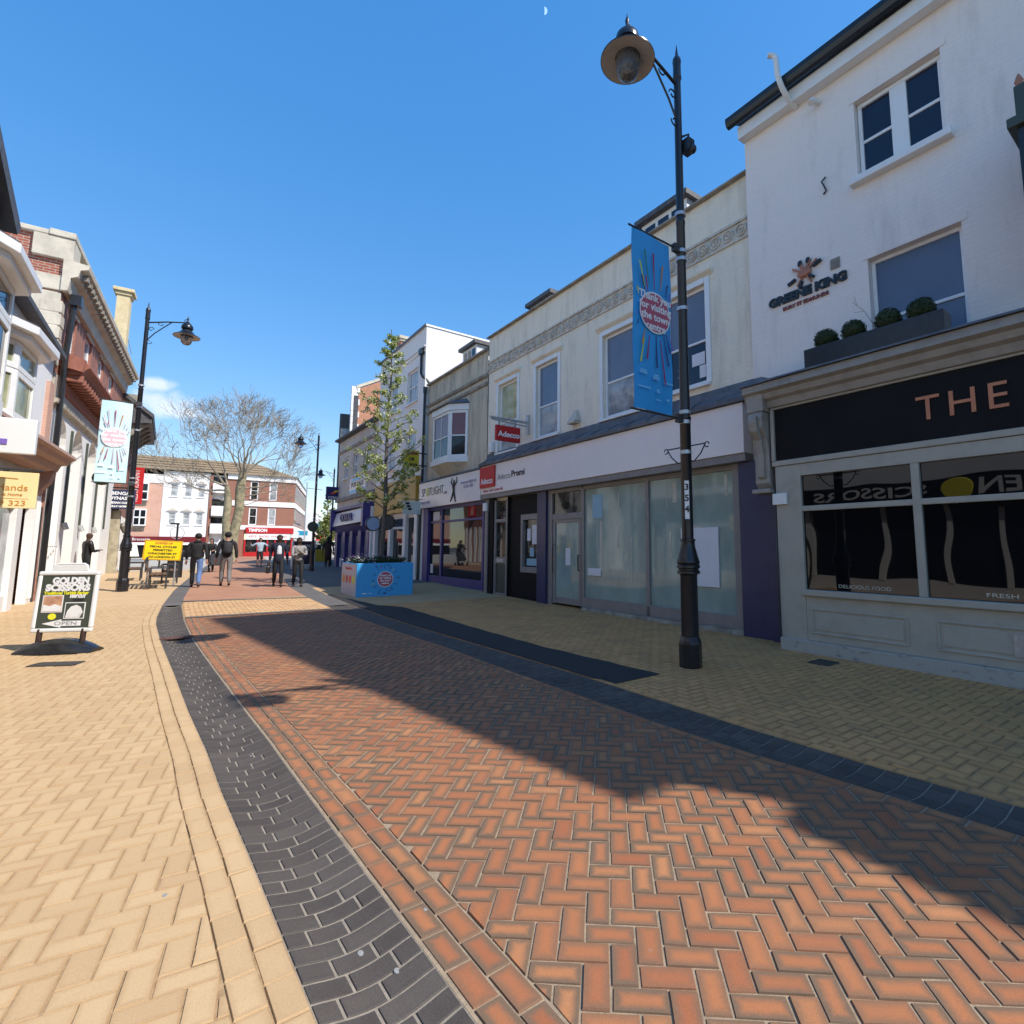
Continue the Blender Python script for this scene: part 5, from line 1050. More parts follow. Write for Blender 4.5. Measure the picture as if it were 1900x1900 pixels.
pb=thing('tiled_roof_house','house with pink clay tiled hipped roof rising behind the white gable','building',P(24,14,0))
part('wall','white_render',pb,lambda q:q.fbox(FR,22.5,32,17.6,26,-.3,13.1)); part('roof','pink_tile',pb,lambda q:q.add([P(22.2,17.3,13.1),P(32.3,17.3,13.1),P(32.3,26.3,13.1),P(22.2,26.3,13.1),P(25.4,21.2,16.2),P(29,21.2,16.2)],[[0,1,5,4],[1,2,5],[2,3,4,5],[3,0,4],[0,3,2,1]]))
# ---------------------------------------------------------------- betting shop building and beyond
co=thing('betting_shop_building','grey rendered building with dark cornice over a purple pillared betting shop','building',P(30,8.1,0))
ON=8.14
ho=[(28.2,29.3,5.6,6.9),(30.4,31.4,5.6,6.9),(32.4,33.3,5.6,6.9)]
part('wall','grey_render',co,lambda q:q.wall(FR,ON,26.92,34.6,3.7,8.0,ho,.12)); part('body','grey_render',co,lambda q:[q.fbox(FR,34.55,34.6,ON+.005,15,-.3,7.9),q.fbox(FR,26.95,34.55,14.9,15,-.3,7.9),q.fbox(FR,26.95,34.55,ON+.3,15,7.7,7.8)])
part('cornice','slate',co,lambda q:[q.extrude_profile(FR,26.92,34.75,[(ON,8.0),(7.85,8.06),(7.85,8.16),(ON+.3,8.2)])]); part('string_course','coping',co,lambda q:[q.fbox(FR,26.95,34.6,ON-.08,ON-.002,7.25,7.4),q.fbox(FR,26.95,34.6,ON-.14,ON-.002,4.25,4.45)])
for a,b,c,d in ho: window(co,FR,ON,a,b,c,d,1,reveal=.07,fw=.07,cols=2,mg='glass_pale',sill=True)
t=thing('letting_board','pale letting board fixed flat on the grey wall above the betting shop','sign',P(29.8,8.12,5.0))
bd=part('board','fascia_white',t,lambda q:q.fbox(FR,28.5,31.6,8.04,8.13,4.5,5.4)); o=ltext(bd,'FOR SALE',31.2,28.8,5.0,.34,'black_ink',8.035,ex=.003,bold=.01); part('band','pale_blue_ink',bd,lambda q:q.fbox(FR,28.55,31.55,8.03,8.039,4.53,4.72)); part('band','pale_blue_ink',bd,lambda q:q.fbox(FR,28.9,31.2,8.03,8.039,5.22,5.36))
part('fascia','fascia_white',co,lambda q:q.hexa([P(27.55,7.72,2.84),P(33.7,7.72,2.74),P(33.7,8.2,2.74),P(27.55,8.2,2.84),P(27.55,7.92,3.62),P(33.7,7.92,3.52),P(33.7,8.2,3.52),P(27.55,8.2,3.62)]))
ltext(co,'CORAL',32.1,29.6,3.16,.56,'navy_ink',7.76,ex=.03,bold=.02)
part('fascia_end','indigo',co,lambda q:[q.fbox(FR,27.2,27.53,7.62,8.2,2.6,3.85),q.fbox(FR,33.72,34.0,7.62,8.2,2.5,3.75),q.fbox(FR,27.53,33.72,7.80,8.2,3.64,3.78),q.extrude_profile(FR,27.4,33.9,[(8.2,2.72),(7.75,2.72),(7.95,2.4),(8.2,2.1)])],bevel=.01)
boxes('pilaster','indigo',co,FR,[(u,u+.55,7.95,8.3,-.3,2.72) for u in (27.2,28.6,30.2,31.7,33.4)],bevel=.02)
part('shopfront','white_paint',co,lambda q:[q.fbox(FR,27.2,34,8.12,8.3,-.3,.9),q.fbox(FR,27.0,27.19,7.98,8.3,-.3,3.6)]); part('shop_window','glass_pale',co,lambda q:q.fbox(FR,27.2,34,8.16,8.17,.9,2.7))
t=thing('hanging_sign','dark blue square betting shop sign hanging beside a black lamp pole','sign',P(34.5,8.1,4.8))
bd=part('board','coral_blue',t,lambda q:q.fbox(FR,34.44,34.56,7.44,8.26,4.42,5.22),bevel=.02); o=text(bd,'lettering','CORAL',P(34.43,7.85,4.55),nR,.2,'white_ink',bold=.004,ex=.003); fit(o,.6,nR,P(34.43,7.85,4.55)-wloc(bd))
def leafy(q,dx):
    c=P(34.425,7.87,4.85); q.prism([c+nR*(x+dx)+ZV*z for x,z in ((-.2,-.12),(-.05,.02),(.22,.06),(.14,-.04),(-.02,-.08))],dS*-.006)
part('flame','coral_red',bd,lambda q:leafy(q,-.04)); part('flame','coral_yellow',bd,lambda q:[q.prism([P(34.42,7.87,4.85)+nR*x+ZV*z for x,z in ((-.08,.0),(.05,.14),(.28,.17),(.2,.06),(.06,.04))],dS*-.006)])
dF=Vector((math.sin(math.radians(-21.5)),math.cos(math.radians(-21.5)),0)); vF=Vector((math.cos(math.radians(-21.5)),-math.sin(math.radians(-21.5)),0)); FT2=Frame(P(36.,9.05,0),dF,vF)
br_=thing('brick_gable_building','orange brick building with white quoins rising beyond the betting shop','building',P(37,8.9,0))
part('wall','orange_brick',br_,lambda q:[q.fbox(FR,36.0,36.3,9.42,16,-.3,12.1),q.prism([P(36.0,9.42,12.1),P(36.0,12.7,13.9),P(36.0,16,12.1)],dS*.3)])
part('quoins','white_paint',br_,lambda q:[q.fbox(FR,35.97,36.2,9.02,9.42+(.12 if k%2 else 0),3+.42*k,3.40+.42*k) for k in range(22)])
part('street_front','slate',br_,lambda q:[q.fbox(FT2,0,10,0,.4,-.3,11.6),q.fbox(FR,36.3,44,11.4,16,-.3,11.9)]); part('oriel','black_paint',br_,lambda q:q.fbox(FT2,.5,2.4,-.7,-.01,5.2,10.4)); part('oriel_pane','glass_pale',br_,lambda q:q.fbox(FT2,.46,.49,-.6,-.1,6.4,9.4))  # street front coloured dark slate to stand for the shade on it
part('coping','stone',br_,lambda q:[q.prism([P(35.93,9.3,12.1),P(35.93,12.7,13.95),P(35.93,16.1,12.1),P(35.93,16.1,12.3),P(35.93,12.7,14.15),P(35.93,9.3,12.3)],dS*.42)])

# ================================================================ LEFT ROW
def arch_wall(q,F,v,u0,u1,z0,z1,niches,depth):
    """wall with round-headed niches (a,b,zbase,zspring): faces, curved reveals and the niche backs"""
    us=[u0]; 
    for a,b,zb,zs_ in niches:
        q.poly([F.p(us[-1],v,z0),F.p(a,v,z0),F.p(a,v,z1),F.p(us[-1],v,z1)])
        r=(b-a)/2; N=10; arc=[(a+r-r*math.cos(math.pi*i/N),zs_+r*math.sin(math.pi*i/N)) for i in range(N+1)]
        for (p,pz),(s_,sz) in zip(arc,arc[1:]):
            q.poly([F.p(p,v,pz),F.p(s_,v,sz),F.p(s_,v,z1),F.p(p,v,z1)]); q.poly([F.p(p,v,pz),F.p(p,v-depth,pz),F.p(s_,v-depth,sz),F.p(s_,v,sz)])
        if zb>z0: q.poly([F.p(a,v,z0),F.p(b,v,z0),F.p(b,v,zb),F.p(a,v,zb)])
        for u in (a,b): q.poly([F.p(u,v,zb),F.p(u,v-depth,zb),F.p(u,v-depth,zs_),F.p(u,v,zs_)])
        q.poly([F.p(a,v,zb),F.p(b,v,zb),F.p(b,v-depth,zb),F.p(a,v-depth,zb)])
        q.poly([F.p(a,v-depth,zb)]+[F.p(x,v-depth,z) for x,z in arc]+[F.p(b,v-depth,zb)])
        us.append(b)
    q.poly([F.p(us[-1],v,z0),F.p(u1,v,z0),F.p(u1,v,z1),F.p(us[-1],v,z1)])
bk=thing('arcaded_building','red brick building with cream stone parapet, terracotta entablature and white ground floor arches','building',FL.p(5,0,0))
wz=[(.92,1.98,6.75,8.40),(3.32,4.36,6.75,8.45),(5.70,6.72,6.75,8.48),(8.05,9.05,6.75,8.48)]
part('wall','red_brick',bk,lambda q:q.wall(FL,0,0,11.7,6.3,8.56,wz,-.16))
part('side_wall','red_brick',bk,lambda q:[q.fbox(FL,.02,.06,-9,-.01,-.3,10.1),q.fbox(FL,11.64,11.68,-9,-.01,-.3,10.1),q.fbox(FL,.06,11.64,-9,-8.9,-.3,10.1)])
part('roof','slate',bk,lambda q:q.fbox(FL,.06,11.64,-8.9,-.4,9.4,9.5))
part('corner_pier','stone',bk,lambda q:[q.fbox(FL,-.06,.5,-.62,.10,8.56,8.98),q.fbox(FL,-.05,.02,-.58,-.01,6.4,8.5),q.fbox(FL,-.10,.7,-.66,.16,9.45,10.05)]+[q.fbox(FL,-.06,.36 if k%2 else .24,-.62 if k%2 else -.4,.04,6.5+.36*k,6.82+.36*k) for k in range(5)],bevel=.012)
part('cornice','stone',bk,lambda q:[q.extrude_profile(FL,-.12,11.75,[(-.02,8.56),(.12,8.58),(.14,8.72),(.16,8.95),(.30,9.02),(.34,9.22),(.50,9.28),(.52,9.40),(-.02,9.46)])])
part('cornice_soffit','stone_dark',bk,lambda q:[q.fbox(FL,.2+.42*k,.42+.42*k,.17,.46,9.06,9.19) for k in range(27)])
part('parapet','stone',bk,lambda q:[q.fbox(FL,.72,11.7,-.30,.02,9.47,10.05)]+[q.fbox(FL,u,u+.55,-.34,.10,9.47,10.06) for u in (2.6,4.95,7.2,9.3,11.2)])
part('parapet_return','red_brick',bk,lambda q:q.fbox(FL,.07,.3,-9,-.35,9.5,10.06))
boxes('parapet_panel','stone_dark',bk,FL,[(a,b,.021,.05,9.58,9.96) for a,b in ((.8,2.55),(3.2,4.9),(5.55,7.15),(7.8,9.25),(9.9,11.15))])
part('parapet_coping','stone',bk,lambda q:[q.fbox(FL,-.14,11.78,-.36,.18,10.062,10.24),q.fbox(FL,-.10,.34,-9,-.362,10.062,10.20)],bevel=.02)
for i,(a,b,c,d) in enumerate(wz): window(bk,FL,0,a,b,c,d,-1,reveal=.06,fw=.08,cols=1,rows=(.5,),mg='glass_pale',sill=True,casing=.0)
boxes('window_head','stone',bk,FL,[(a-.12,b+.12,.003,.05,d+.001,d+.07) for a,b,c,d in wz])
part('entablature','terracotta',bk,lambda q:[q.extrude_profile(FL,.55,7.55,[(0,6.92),(.62,6.78),(.64,6.66),(.56,6.6),(.50,6.5),(.44,6.44),(0,6.40)])],bevel=.01)
part('dentils','terracotta',bk,lambda q:[q.fbox(FL,.62+.36*k,.80+.36*k,.10,.50,6.24,6.43) for k in range(19)],bevel=.01)
part('entablature_base','terracotta',bk,lambda q:[q.extrude_profile(FL,.6,7.5,[(0,6.24),(.12,6.22),(.10,5.98),(.05,5.92),(0,5.92)]),q.hexa([FL.p(.45,0,6.6),FL.p(.62,0,6.6),FL.p(.62,.5,6.5),FL.p(.45,.5,6.5),FL.p(.45,0,7.05),FL.p(.62,0,7.05),FL.p(.62,.55,6.85),FL.p(.45,.55,6.85)])])
part('plain_band','grey_render',bk,lambda q:[q.fbox(FL,.1,11.7,-.05,.02,5.62,6.3)])
part('cream_moulding','stone',bk,lambda q:[q.extrude_profile(FL,.1,11.72,[(0,5.62),(.14,5.6),(.12,5.5),(.05,5.46),(.04,5.40),(0,5.40)])])
nich=[(.85,2.25,.4,4.6),(3.15,4.55,.2,4.66),(5.6,7.0,.25,4.68),(8.1,9.5,.2,4.68)]
part('arcade','white_arcade',bk,lambda q:arch_wall(q,FL,.0,0.1,11.7,-.3,5.62,nich,.75))
part('arch_windows','glass_pale',bk,lambda q:[q.fbox(FL,8.35,9.25,-.74,-.72,1.1,4.2)])
boxes('dark_slot','board_green',bk,FL,[(u,u+.07,.002,.06,2.3,5.15) for u in (2.72,5.1,7.5,9.85)])  # thin dark upright boxes on the arcade piers
for u in (2.72,5.1,7.5): part('pipe_shoe','grey_plastic',bk,lambda q:q.tube([FL.p(u+.03,.05,2.3),FL.p(u+.03,.12,2.1)],.07,8))
dg=part('door','grey_plastic',bk,lambda q:[q.fbox(FL,3.2,4.5,-.72,-.5,.0,2.95),q.fbox(FL,4.05,4.5,-.49,-.38,.9,2.5)],bevel=.01); dg['label']='grey steel service door with meter cupboard'
part('ramp_rail','white_paint',bk,lambda q:[q.tube([FL.p(.9,.06,.4),FL.p(.9,.06,1.6),FL.p(2.2,.06,1.6),FL.p(2.2,.06,.4)],.02,6)]+[q.tube([FL.p(.9+.26*k,.06,.42),FL.p(.9+.26*k,.06,1.6)],.01,5) for k in range(1,5)])
part('hanging_basket','hedge',bk,lambda q:q.ellip(FL.p(5.4,.45,4.0),.28,.28,.26,12,8))
part('downpipe','black_paint',bk,lambda q:[q.fbox(FL,.22,.48,.12,.36,8.32,8.62),q.tube([FL.p(.35,.2,8.4),FL.p(.35,.14,6.9),FL.p(.35,.14,.2)],.07,8)],smooth=False)
part('chimney','cream_stone',bk,lambda q:[q.fbox(FL,11.75,12.4,-.55,-.08,6,13.2)]); part('chimney_cap','cream_stone',bk,lambda q:[q.fbox(FL,11.69,12.46,-.61,-.02,13.202,13.36),q.fbox(FL,11.6,12.55,-.70,.07,13.362,13.52)],bevel=.02)
part('aerial_cable','black_paint',bk,lambda q:q.tube([FL.p(12.1,-.4,12.2),FL.p(12.4,-.1,11.4),FL.p(12.3,.1,10.6)],.012,5))
# ---------------------------------------------------------------- near white bay-windowed shops
ls=thing('bay_windowed_shops','white painted shop building with timber bay windows at the left edge','building',FL.p(-5,0,0))
part('wall','white_render',ls,lambda q:q.wall(FL,0,-9.2,-.02,3.9,7.0,[],-.1)); part('party_wall','salmon_brick',ls,lambda q:q.fbox(FL,-.5,-.02,-.02,.08,-.3,5.9))
part('body','white_render',ls,lambda q:[q.fbox(FL,-9.2,-9.15,-9,-.01,-.3,7),q.fbox(FL,-9.2,-.05,-9,-8.9,-.3,6.9),q.fbox(FL,-9.15,-.05,-8.9,-.02,6.8,6.9)])
part('eaves','slate',ls,lambda q:[q.prism([FL.p(-9.4,.75,7.55),FL.p(-6.2,.35,7.05),FL.p(-6.2,-.4,7.05),FL.p(-9.4,-.4,7.55)],ZV*.2),q.prism([FL.p(-6.2,.3,7.0),FL.p(-.1,.25,6.62),FL.p(-.1,-.5,6.62),FL.p(-6.2,-.5,7.0)],ZV*.12)])
part('gable_roof','slate',ls,lambda q:[q.prism([FL.p(-6.2,.62,7.35),FL.p(-9.3,.62,9.35),FL.p(-9.3,.62,9.1),FL.p(-6.35,.62,7.15)],FL.V*-5)])
part('gable_wall','red_brick',ls,lambda q:q.prism([FL.p(-6.7,.02,7.0),FL.p(-9.2,.02,8.7),FL.p(-9.2,.02,7.0)],FL.V*-.2))
def canted(parent,A,z0,z1,cornice,tiers,mg,bot,name='bay_window'):
    pts=[FL.p(u,v,0) for u,v in A]
    part(name+'_cornice','white_paint',parent,lambda q:[q.prism([FL.p(u+(.12 if i>1 else -.12),v+.16,z1) for i,(u,v) in enumerate(A)],ZV*.12),q.prism([FL.p(u+(.2 if i>1 else -.2),v+.28,z1+.121) for i,(u,v) in enumerate(A)],ZV*.16)],bevel=.01)
    part(name+'_lead','slate',parent,lambda q:q.prism([FL.p(u+(.16 if i>1 else -.16),v+.24,z1+.283) for i,(u,v) in enumerate(A)],ZV*.05))
    part(name+'_apron','white_paint',parent,lambda q:q.prism([FL.p(u,v+.02,z0-.28) for u,v in A],ZV*.28))
    if bot: part(name+'_corbel','slate',parent,lambda q:[q.prism([FL.p(u*(1-.0)+(A[0][0]+A[3][0])/2*0,v*(1-.16*k),z0-.28-.13*(k+1)) for u,v in A],ZV*.1285) for k in range(5)])
    for p_,q_ in zip(pts,pts[1:]):
        L_=(q_-p_).length; U_=(q_-p_)/L_; V_=Vector((U_.y,-U_.x,0)); V_=V_ if V_.dot(FL.V)>0 else -V_
        FB=Frame(p_,U_,V_); zs=[z0]+[z0+(z1-z0)*t for t in tiers]+[z1]
        for a,b in zip(zs,zs[1:]): window(parent,FB,0,0,L_,a+.005,b-.005,-1,reveal=.0,fw=.11,cols=1,rows=(),mg=mg,sill=False)
canted(ls,[(-9.1,.1),(-7.75,.80),(-6.5,.72),(-6.1,.08)],4.05,6.05,1,(.68,),'glass_navy',True)
canted(ls,[(-5.75,.08),(-4.95,.50),(-3.7,.50),(-3.1,.05)],4.1,5.6,1,(.62,),'glass_curtain',False)
part('shop_cornice','terracotta_pale',ls,lambda q:[q.extrude_profile(FL,-9.2,-.55,[(0,4.0),(.72,3.92),(.74,3.84),(.66,3.8),(.60,3.70),(.46,3.66),(.40,3.5),(.32,3.46),(0,3.46)]),q.extrude_profile(FL,-.95,-.6,[(0,3.455),(.40,3.455),(.34,3.2),(.2,3.0),(.12,2.7),(0,2.6)])])
part('shop_recess','grey_plastic',ls,lambda q:[q.fbox(FL,-9.2,-.9,-.5,.05,2.75,3.455)])
part('pilaster','white_paint',ls,lambda q:[q.fbox(FL,-.95,-.52,-.02,.16,-.3,2.99),q.fbox(FL,-2.3,-1.9,-.02,.14,-.3,2.745),q.fbox(FL,-6.9,-6.5,-.02,.14,-.3,2.745)]+[q.fbox(FL,-.9+.1*k,-.86+.1*k,.161,.18,.3,2.7) for k in range(4)],bevel=.01)
part('shopfront','white_paint',ls,lambda q:[q.fbox(FL,-6.5,-2.3,-.02,.1,-.3,.5),q.fbox(FL,-9.2,-6.9,-.02,.1,-.3,.5),q.fbox(FL,-6.5,-2.3,-.02,.1,2.45,2.745),q.fbox(FL,-9.2,-6.9,-.02,.1,2.45,2.745),q.fbox(FL,-4.6,-4.5,-.02,.08,.5,2.45),q.fbox(FL,-1.9,-.95,-.3,-.2,-.3,2.4)],bevel=.008)
part('shop_window','glass_pale',ls,lambda q:[q.fbox(FL,-6.5,-4.6,.02,.03,.5,2.45),q.fbox(FL,-4.5,-2.3,.02,.03,.5,2.45),q.fbox(FL,-9.2,-6.9,.02,.03,.5,2.45)])
o=text(ls,'lettering','Vhair',FL.p(-2.7,.06,3.12),FL.U,.42,'black_ink',ex=.004)
part('downpipe','copper_rust',ls,lambda q:[q.tube([FL.p(-.3,.12,3.4),FL.p(-.3,.12,1.4),FL.p(-.26,.14,.1)],.06,8),q.tube([FL.p(-.14,.1,3.2),FL.p(-.14,.1,.1)],.035,6)])
part('drainpipe','dark_metal',ls,lambda q:q.tube([FL.p(-.42,.14,2.6),FL.p(-.42,.14,.1)],.045,6))
# projecting signs
t=thing('projecting_sign','white projecting sign with purple stripe under the bay windows','sign',FL.p(-6.9,0,3.4))
SX=FL.V
bd=part('board','white_plastic',t,lambda q:q.fbox(FL,-6.96,-6.84,.15,1.28,3.13,3.72),bevel=.01)
part('stripe','purple_ink',bd,lambda q:q.fbox(FL,-6.975,-6.961,.2,.95,3.27,3.36)); part('motif','red_ink',bd,lambda q:q.prism([FL.p(-6.962,.3,3.56),FL.p(-6.962,.55,3.6),FL.p(-6.962,.3,3.64)],FL.U*-.012)); part('bracket','dark_metal',t,lambda q:q.fbox(FL,-6.93,-6.87,0,.15,3.3,3.6))
t=thing('hanging_board','cream hanging board with orange lettering over the left shop door','sign',FL.p(-6.1,0,2.6))
bd=part('board','cream_sign',t,lambda q:q.fbox(FL,-6.14,-6.08,.08,1.2,2.26,2.9),bevel=.008)
for s_,z,w_,h_,mt in (('Helping Hands',2.62,.92,.16,'orange_ink'),('Care and Support at Home',2.50,.8,.08,'orange_ink'),('01256 449 323',2.345,.9,.13,'orange_ink')):
    o=text(bd,'lettering',s_,FL.p(-6.145,.62,z),SX,h_,mt,ex=.002); fit(o,w_,SX,FL.p(-6.145,.62,z)-wloc(bd))
part('swash','orange_ink',bd,lambda q:[q.tube([FL.p(-6.143,.25,2.78),FL.p(-6.143,.4,2.84),FL.p(-6.143,.6,2.80),FL.p(-6.143,.95,2.78)],.008,5),q.fbox(FL,-6.144,-6.1405,.16,1.1,2.425,2.432)])
part('rod','dark_metal',t,lambda q:q.tube([FL.p(-6.11,0,2.95),FL.p(-6.11,1.25,2.95)],.02,6))
# ---------------------------------------------------------------- barber shop opposite the pub (seen in its windows)
ba=thing('barber_shop_building','white barber shop building opposite the pub with black fascia','building',FL.p(-14,0,0))
wb=[(-17.5,-16.5,4.6,6.2),(-15.2,-14.2,4.6,6.2),(-12.9,-11.9,4.6,6.2),(-11,-10,4.6,6.2)]
part('wall','white_render',ba,lambda q:q.wall(FL,0.1,-19,-9.25,3.7,8,wb,-.12)); part('body','white_render',ba,lambda q:[q.fbox(FL,-19,-18.9,-9,.09,-.3,8),q.fbox(FL,-9.35,-9.25,-9,.09,-.3,8),q.fbox(FL,-18.9,-9.35,-9,-8.9,-.3,8),q.fbox(FL,-18.9,-9.35,-8.9,.0,7.8,7.9)])
for a,b,c,d in wb: window(ba,FL,.1,a,b,c,d,-1,reveal=.08,fw=.09,mg='glass_navy')
part('fascia','fascia_black',ba,lambda q:q.fbox(FL,-18.8,-9.5,.0,.35,2.85,3.68))
o=text(ba,'lettering','GOLDEN     SCISSORS',FL.p(-14,.36,3.3),FL.U,.55,'white_ink',ex=.004,bold=.01); fit(o,8.2,FL.U,FL.p(-14,.36,3.3)-wloc(ba)); part('round_logo','yellow_ink',ba,lambda q:q.lathe(FL.p(-14.25,.36,3.28),[(.36,0),(.34,.02),(.001,.025)],20,X=FL.U,Y=ZV,Zd=FL.V,caps=False))
part('shopfront','white_paint',ba,lambda q:[q.fbox(FL,-18.8,-9.5,-.1,.1,-.3,.5)]+[q.fbox(FL,u,u+.14,-.05,.12,.5,2.85) for u in (-18.8,-17,-15.2,-13.9,-12.1,-10.8,-9.64)])
part('shop_window','glass_dark',ba,lambda q:q.fbox(FL,-18.7,-9.6,-.02,0,.5,2.85))
# ---------------------------------------------------------------- curry house with dark eaves
L3=thing('restaurant_building','narrow brick restaurant with deep dark eaves past the arcaded building','building',P(34,-1.9,0))
part('wall','far_brick',L3,lambda q:[q.fbox(FR,31.7,38,-8,-1.85,2.9,7.3)]); part('ground_floor','red_brick',L3,lambda q:q.fbox(FR,31.75,38,-8,-1.9,-.3,2.9))
boxes('pier','white_paint',L3,FR,[(32.1+.75*k,32.4+.75*k,-1.9,-1.8,.4,3.0) for k in range(8)])
part('stone_pier','old_stone',L3,lambda q:[q.fbox(FR,31.35,31.75,-3.2,-1.75,-.3,3.2)],bevel=.03)
part('eaves','slate',L3,lambda q:[q.prism([P(31.3,-.95,7.35),P(31.3,-2.0,7.2),P(31.3,-2.0,8.1),P(31.3,-1.0,7.75)],dS*6.8),q.prism([P(31.2,-.9,7.75),P(31.2,-4.5,10.6),P(31.2,-8.2,7.8),P(31.2,-8.2,7.65),P(31.2,-4.5,10.4),P(31.2,-.95,7.6)],dS*7)])
for s in (31.5,32.7,33.9,35.1,36.3): part('eave_bracket','stone_dark',L3,lambda q:[q.hexa([P(s,-1.86,6.5),P(s+.18,-1.86,6.5),P(s+.18,-1.9,6.5),P(s,-1.9,6.5),P(s,-1.05,7.3),P(s+.18,-1.05,7.3),P(s+.18,-1.9,7.3),P(s,-1.9,7.3)])])
part('kneeler','stone_dark',L3,lambda q:q.fbox(FR,31.32,31.6,-3.0,-1.5,7.9,8.6))
part('hanging_lamp','stone_dark',L3,lambda q:[q.lathe(P(32,-1.55,2.2),[(.02,.55),(.22,.42),(.26,.3),(.12,.0),(.01,-.1)],8)])
t=thing('hanging_sign','dark blue restaurant sign partly behind the left street lamp','sign',P(31,-2,3.6))
bd=part('board','bengal',t,lambda q:q.fbox(FR,31.0,31.08,-2.22,-1.28,3.24,4.12),bevel=.01)
for s_,z,w_,h_ in (('BENGAL',3.94,.72,.2),('DYNASTY',3.72,.84,.2),('INDIAN CUISINE',3.52,.84,.12),('FULLY LICENSED',3.36,.84,.1)):
    o=text(bd,'lettering',s_,P(30.99,-1.75,z),nR,h_,'white_ink',bold=.006,ex=.003); fit(o,w_,nR,P(30.99,-1.75,z)-wloc(bd))
part('bracket','black_paint',t,lambda q:[q.tube([P(31.04,-2.6,4.2),P(31.04,-1.2,4.2)],.03,6)])
t=thing('banner_sign','tall red vertical restaurant sign behind the left street lamp','sign',P(36,-1.6,4.8))
bd=part('board','red_sign',t,lambda q:q.fbox(FR,35.96,36.06,-1.8,-1.22,3.8,5.75)); o=text(bd,'lettering','RESTAURANT',P(35.95,-1.5,4.78),ZV,.32,'white_ink',ex=.003,Y=-nR); fit(o,1.7,ZV,P(35.95,-1.5,4.78)-wloc(bd)); part('bracket','black_paint',t,lambda q:q.fbox(FR,35.98,36.04,-1.9,-1.6,5.75,5.85))
t=thing('menu_board','white slanted menu board standing by the restaurant wall','sign',PG(32.6,-1.35)); g=gs(32.6)
part('panel','white_plastic',t,lambda q:q.hexa([P(32.5,-1.68,g+.75),P(32.5,-1.02,g+.75),P(32.55,-1.02,g+.75),P(32.55,-1.68,g+.75),P(32.62,-1.58,g+1.3),P(32.62,-1.14,g+1.3),P(32.67,-1.14,g+1.3),P(32.67,-1.58,g+1.3)])); part('leg','dark_metal',t,lambda q:q.tube([P(32.6,-1.35,g),P(32.6,-1.35,g+.8)],.04,6))
# ================================================================ FAR END
fe=thing('white_pedimented_building','white rendered terrace with rows of pedimented windows and dark red shop fascia','building',P(72,1.2,0))
hf=[]
for n in (-.12,1.12,2.3):
    hf+= [(n,n+.62,3.9,5.25),(n,n+.62,7.0,8.35)]
part('wall','white_render',fe,lambda q:q.wall(FE,72,-.75,3.35,2.2,9.6,hf,.15)); part('body','white_render',fe,lambda q:q.fbox(FE,-.74,3.34,72.3,80,-.3,9.5))
for h_ in hf: window(fe,FE,72,*h_,1,reveal=.07,fw=.07,rows=(.5,),mg='glass_pale',sill=True)
for a,b,c,d in hf: pd=part('pediment','white_paint',fe,lambda q:q.prism([P(71.85,a-.22,d+.14),P(71.85,b+.22,d+.14),P(71.85,(a+b)/2,d+.62)],dS*.14)); part('tympanum','grey_render',pd,lambda q:q.prism([P(71.82,a-.1,d+.2),P(71.82,b+.1,d+.2),P(71.82,(a+b)/2,d+.5)],dS*.027))
part('parapet','white_paint',fe,lambda q:q.fbox(FE,-.8,3.4,71.9,72.1,9.45,9.75))
part('shopfront','fascia_black',fe,lambda q:q.fbox(FE,-.75,3.35,71.9,72.2,-.3,1.7)); part('fascia','maroon',fe,lambda q:q.fbox(FE,-.75,3.35,71.7,72.2,2.0,2.6)); part('fascia_band','white_paint',fe,lambda q:q.fbox(FE,-.75,3.35,71.72,72.2,1.71,1.99))
sb=thing('salmon_brick_building','salmon brick building with white bay windows at the far left end of the street','building',P(72,-4,0))
part('wall','salmon_brick',sb,lambda q:q.fbox(FE,-16,-.77,72,80,1.9,9.3)); part('gable_band','white_render',sb,lambda q:q.fbox(FE,-16,-.77,71.93,71.998,8.35,9.3))
for c,d in ((3.7,5.5),(6.4,8.3)):
    for n0 in (-3.0,-6.5):
        bw2=part('bay','white_paint',sb,lambda q:[q.fbox(FE,n0,n0+1.05,71.5,71.999,c,d)],bevel=.02)
        for k in range(2):
            for z0,z1 in ((c+.15,(c+d)/2-.08),((c+d)/2+.08,d-.15)): part('pane','glass_dark',bw2,lambda q:q.fbox(FE,n0+.08+.5*k,n0+.46+.5*k,71.48,71.497,z0,z1))
        part('bay_base','stone_dark',bw2,lambda q:q.prism([P(71.5,n0+.1,c-.004),P(71.99,n0+.1,c-.004),P(71.99,n0+.1,c-.55)],nR*.85))
part('shopfront','fascia_black',sb,lambda q:q.fbox(FE,-16,-.77,71.9,72.2,-.3,1.7)); part('fascia','maroon',sb,lambda q:q.fbox(FE,-16,-.77,71.7,72.2,2.0,2.6)); part('fascia_band','white_paint',sb,lambda q:q.fbox(FE,-16,-.77,71.72,72.2,1.71,1.99))
ltext2=text(sb,'lettering','Brasserie',P(71.69,-2.2,2.3),nR,.4,'white_ink',ex=.003)
bl=thing('balcony_building','narrow white block with stacked railed balconies behind the plane tree','building',P(72,4.2,0))
part('wall','white_render',bl,lambda q:q.fbox(FE,3.36,5.0,72.4,80,-.3,9.7)); part('column','far_brick',bl,lambda q:[q.fbox(FE,3.37,3.65,71.9,72.39,2,9.6)])
for z in (3.0,5.0,7.6): part('balcony','white_paint',bl,lambda q:[q.fbox(FE,3.66,5.0,71.6,71.7,z,z+1.1),q.fbox(FE,3.66,5.0,71.7,72.39,z,z+.12)])
boxes('balcony_door','glass_room',bl,FE,[(3.7,4.95,72.3,72.395,z,z+.7) for z in (4.15,6.2,8.75)])
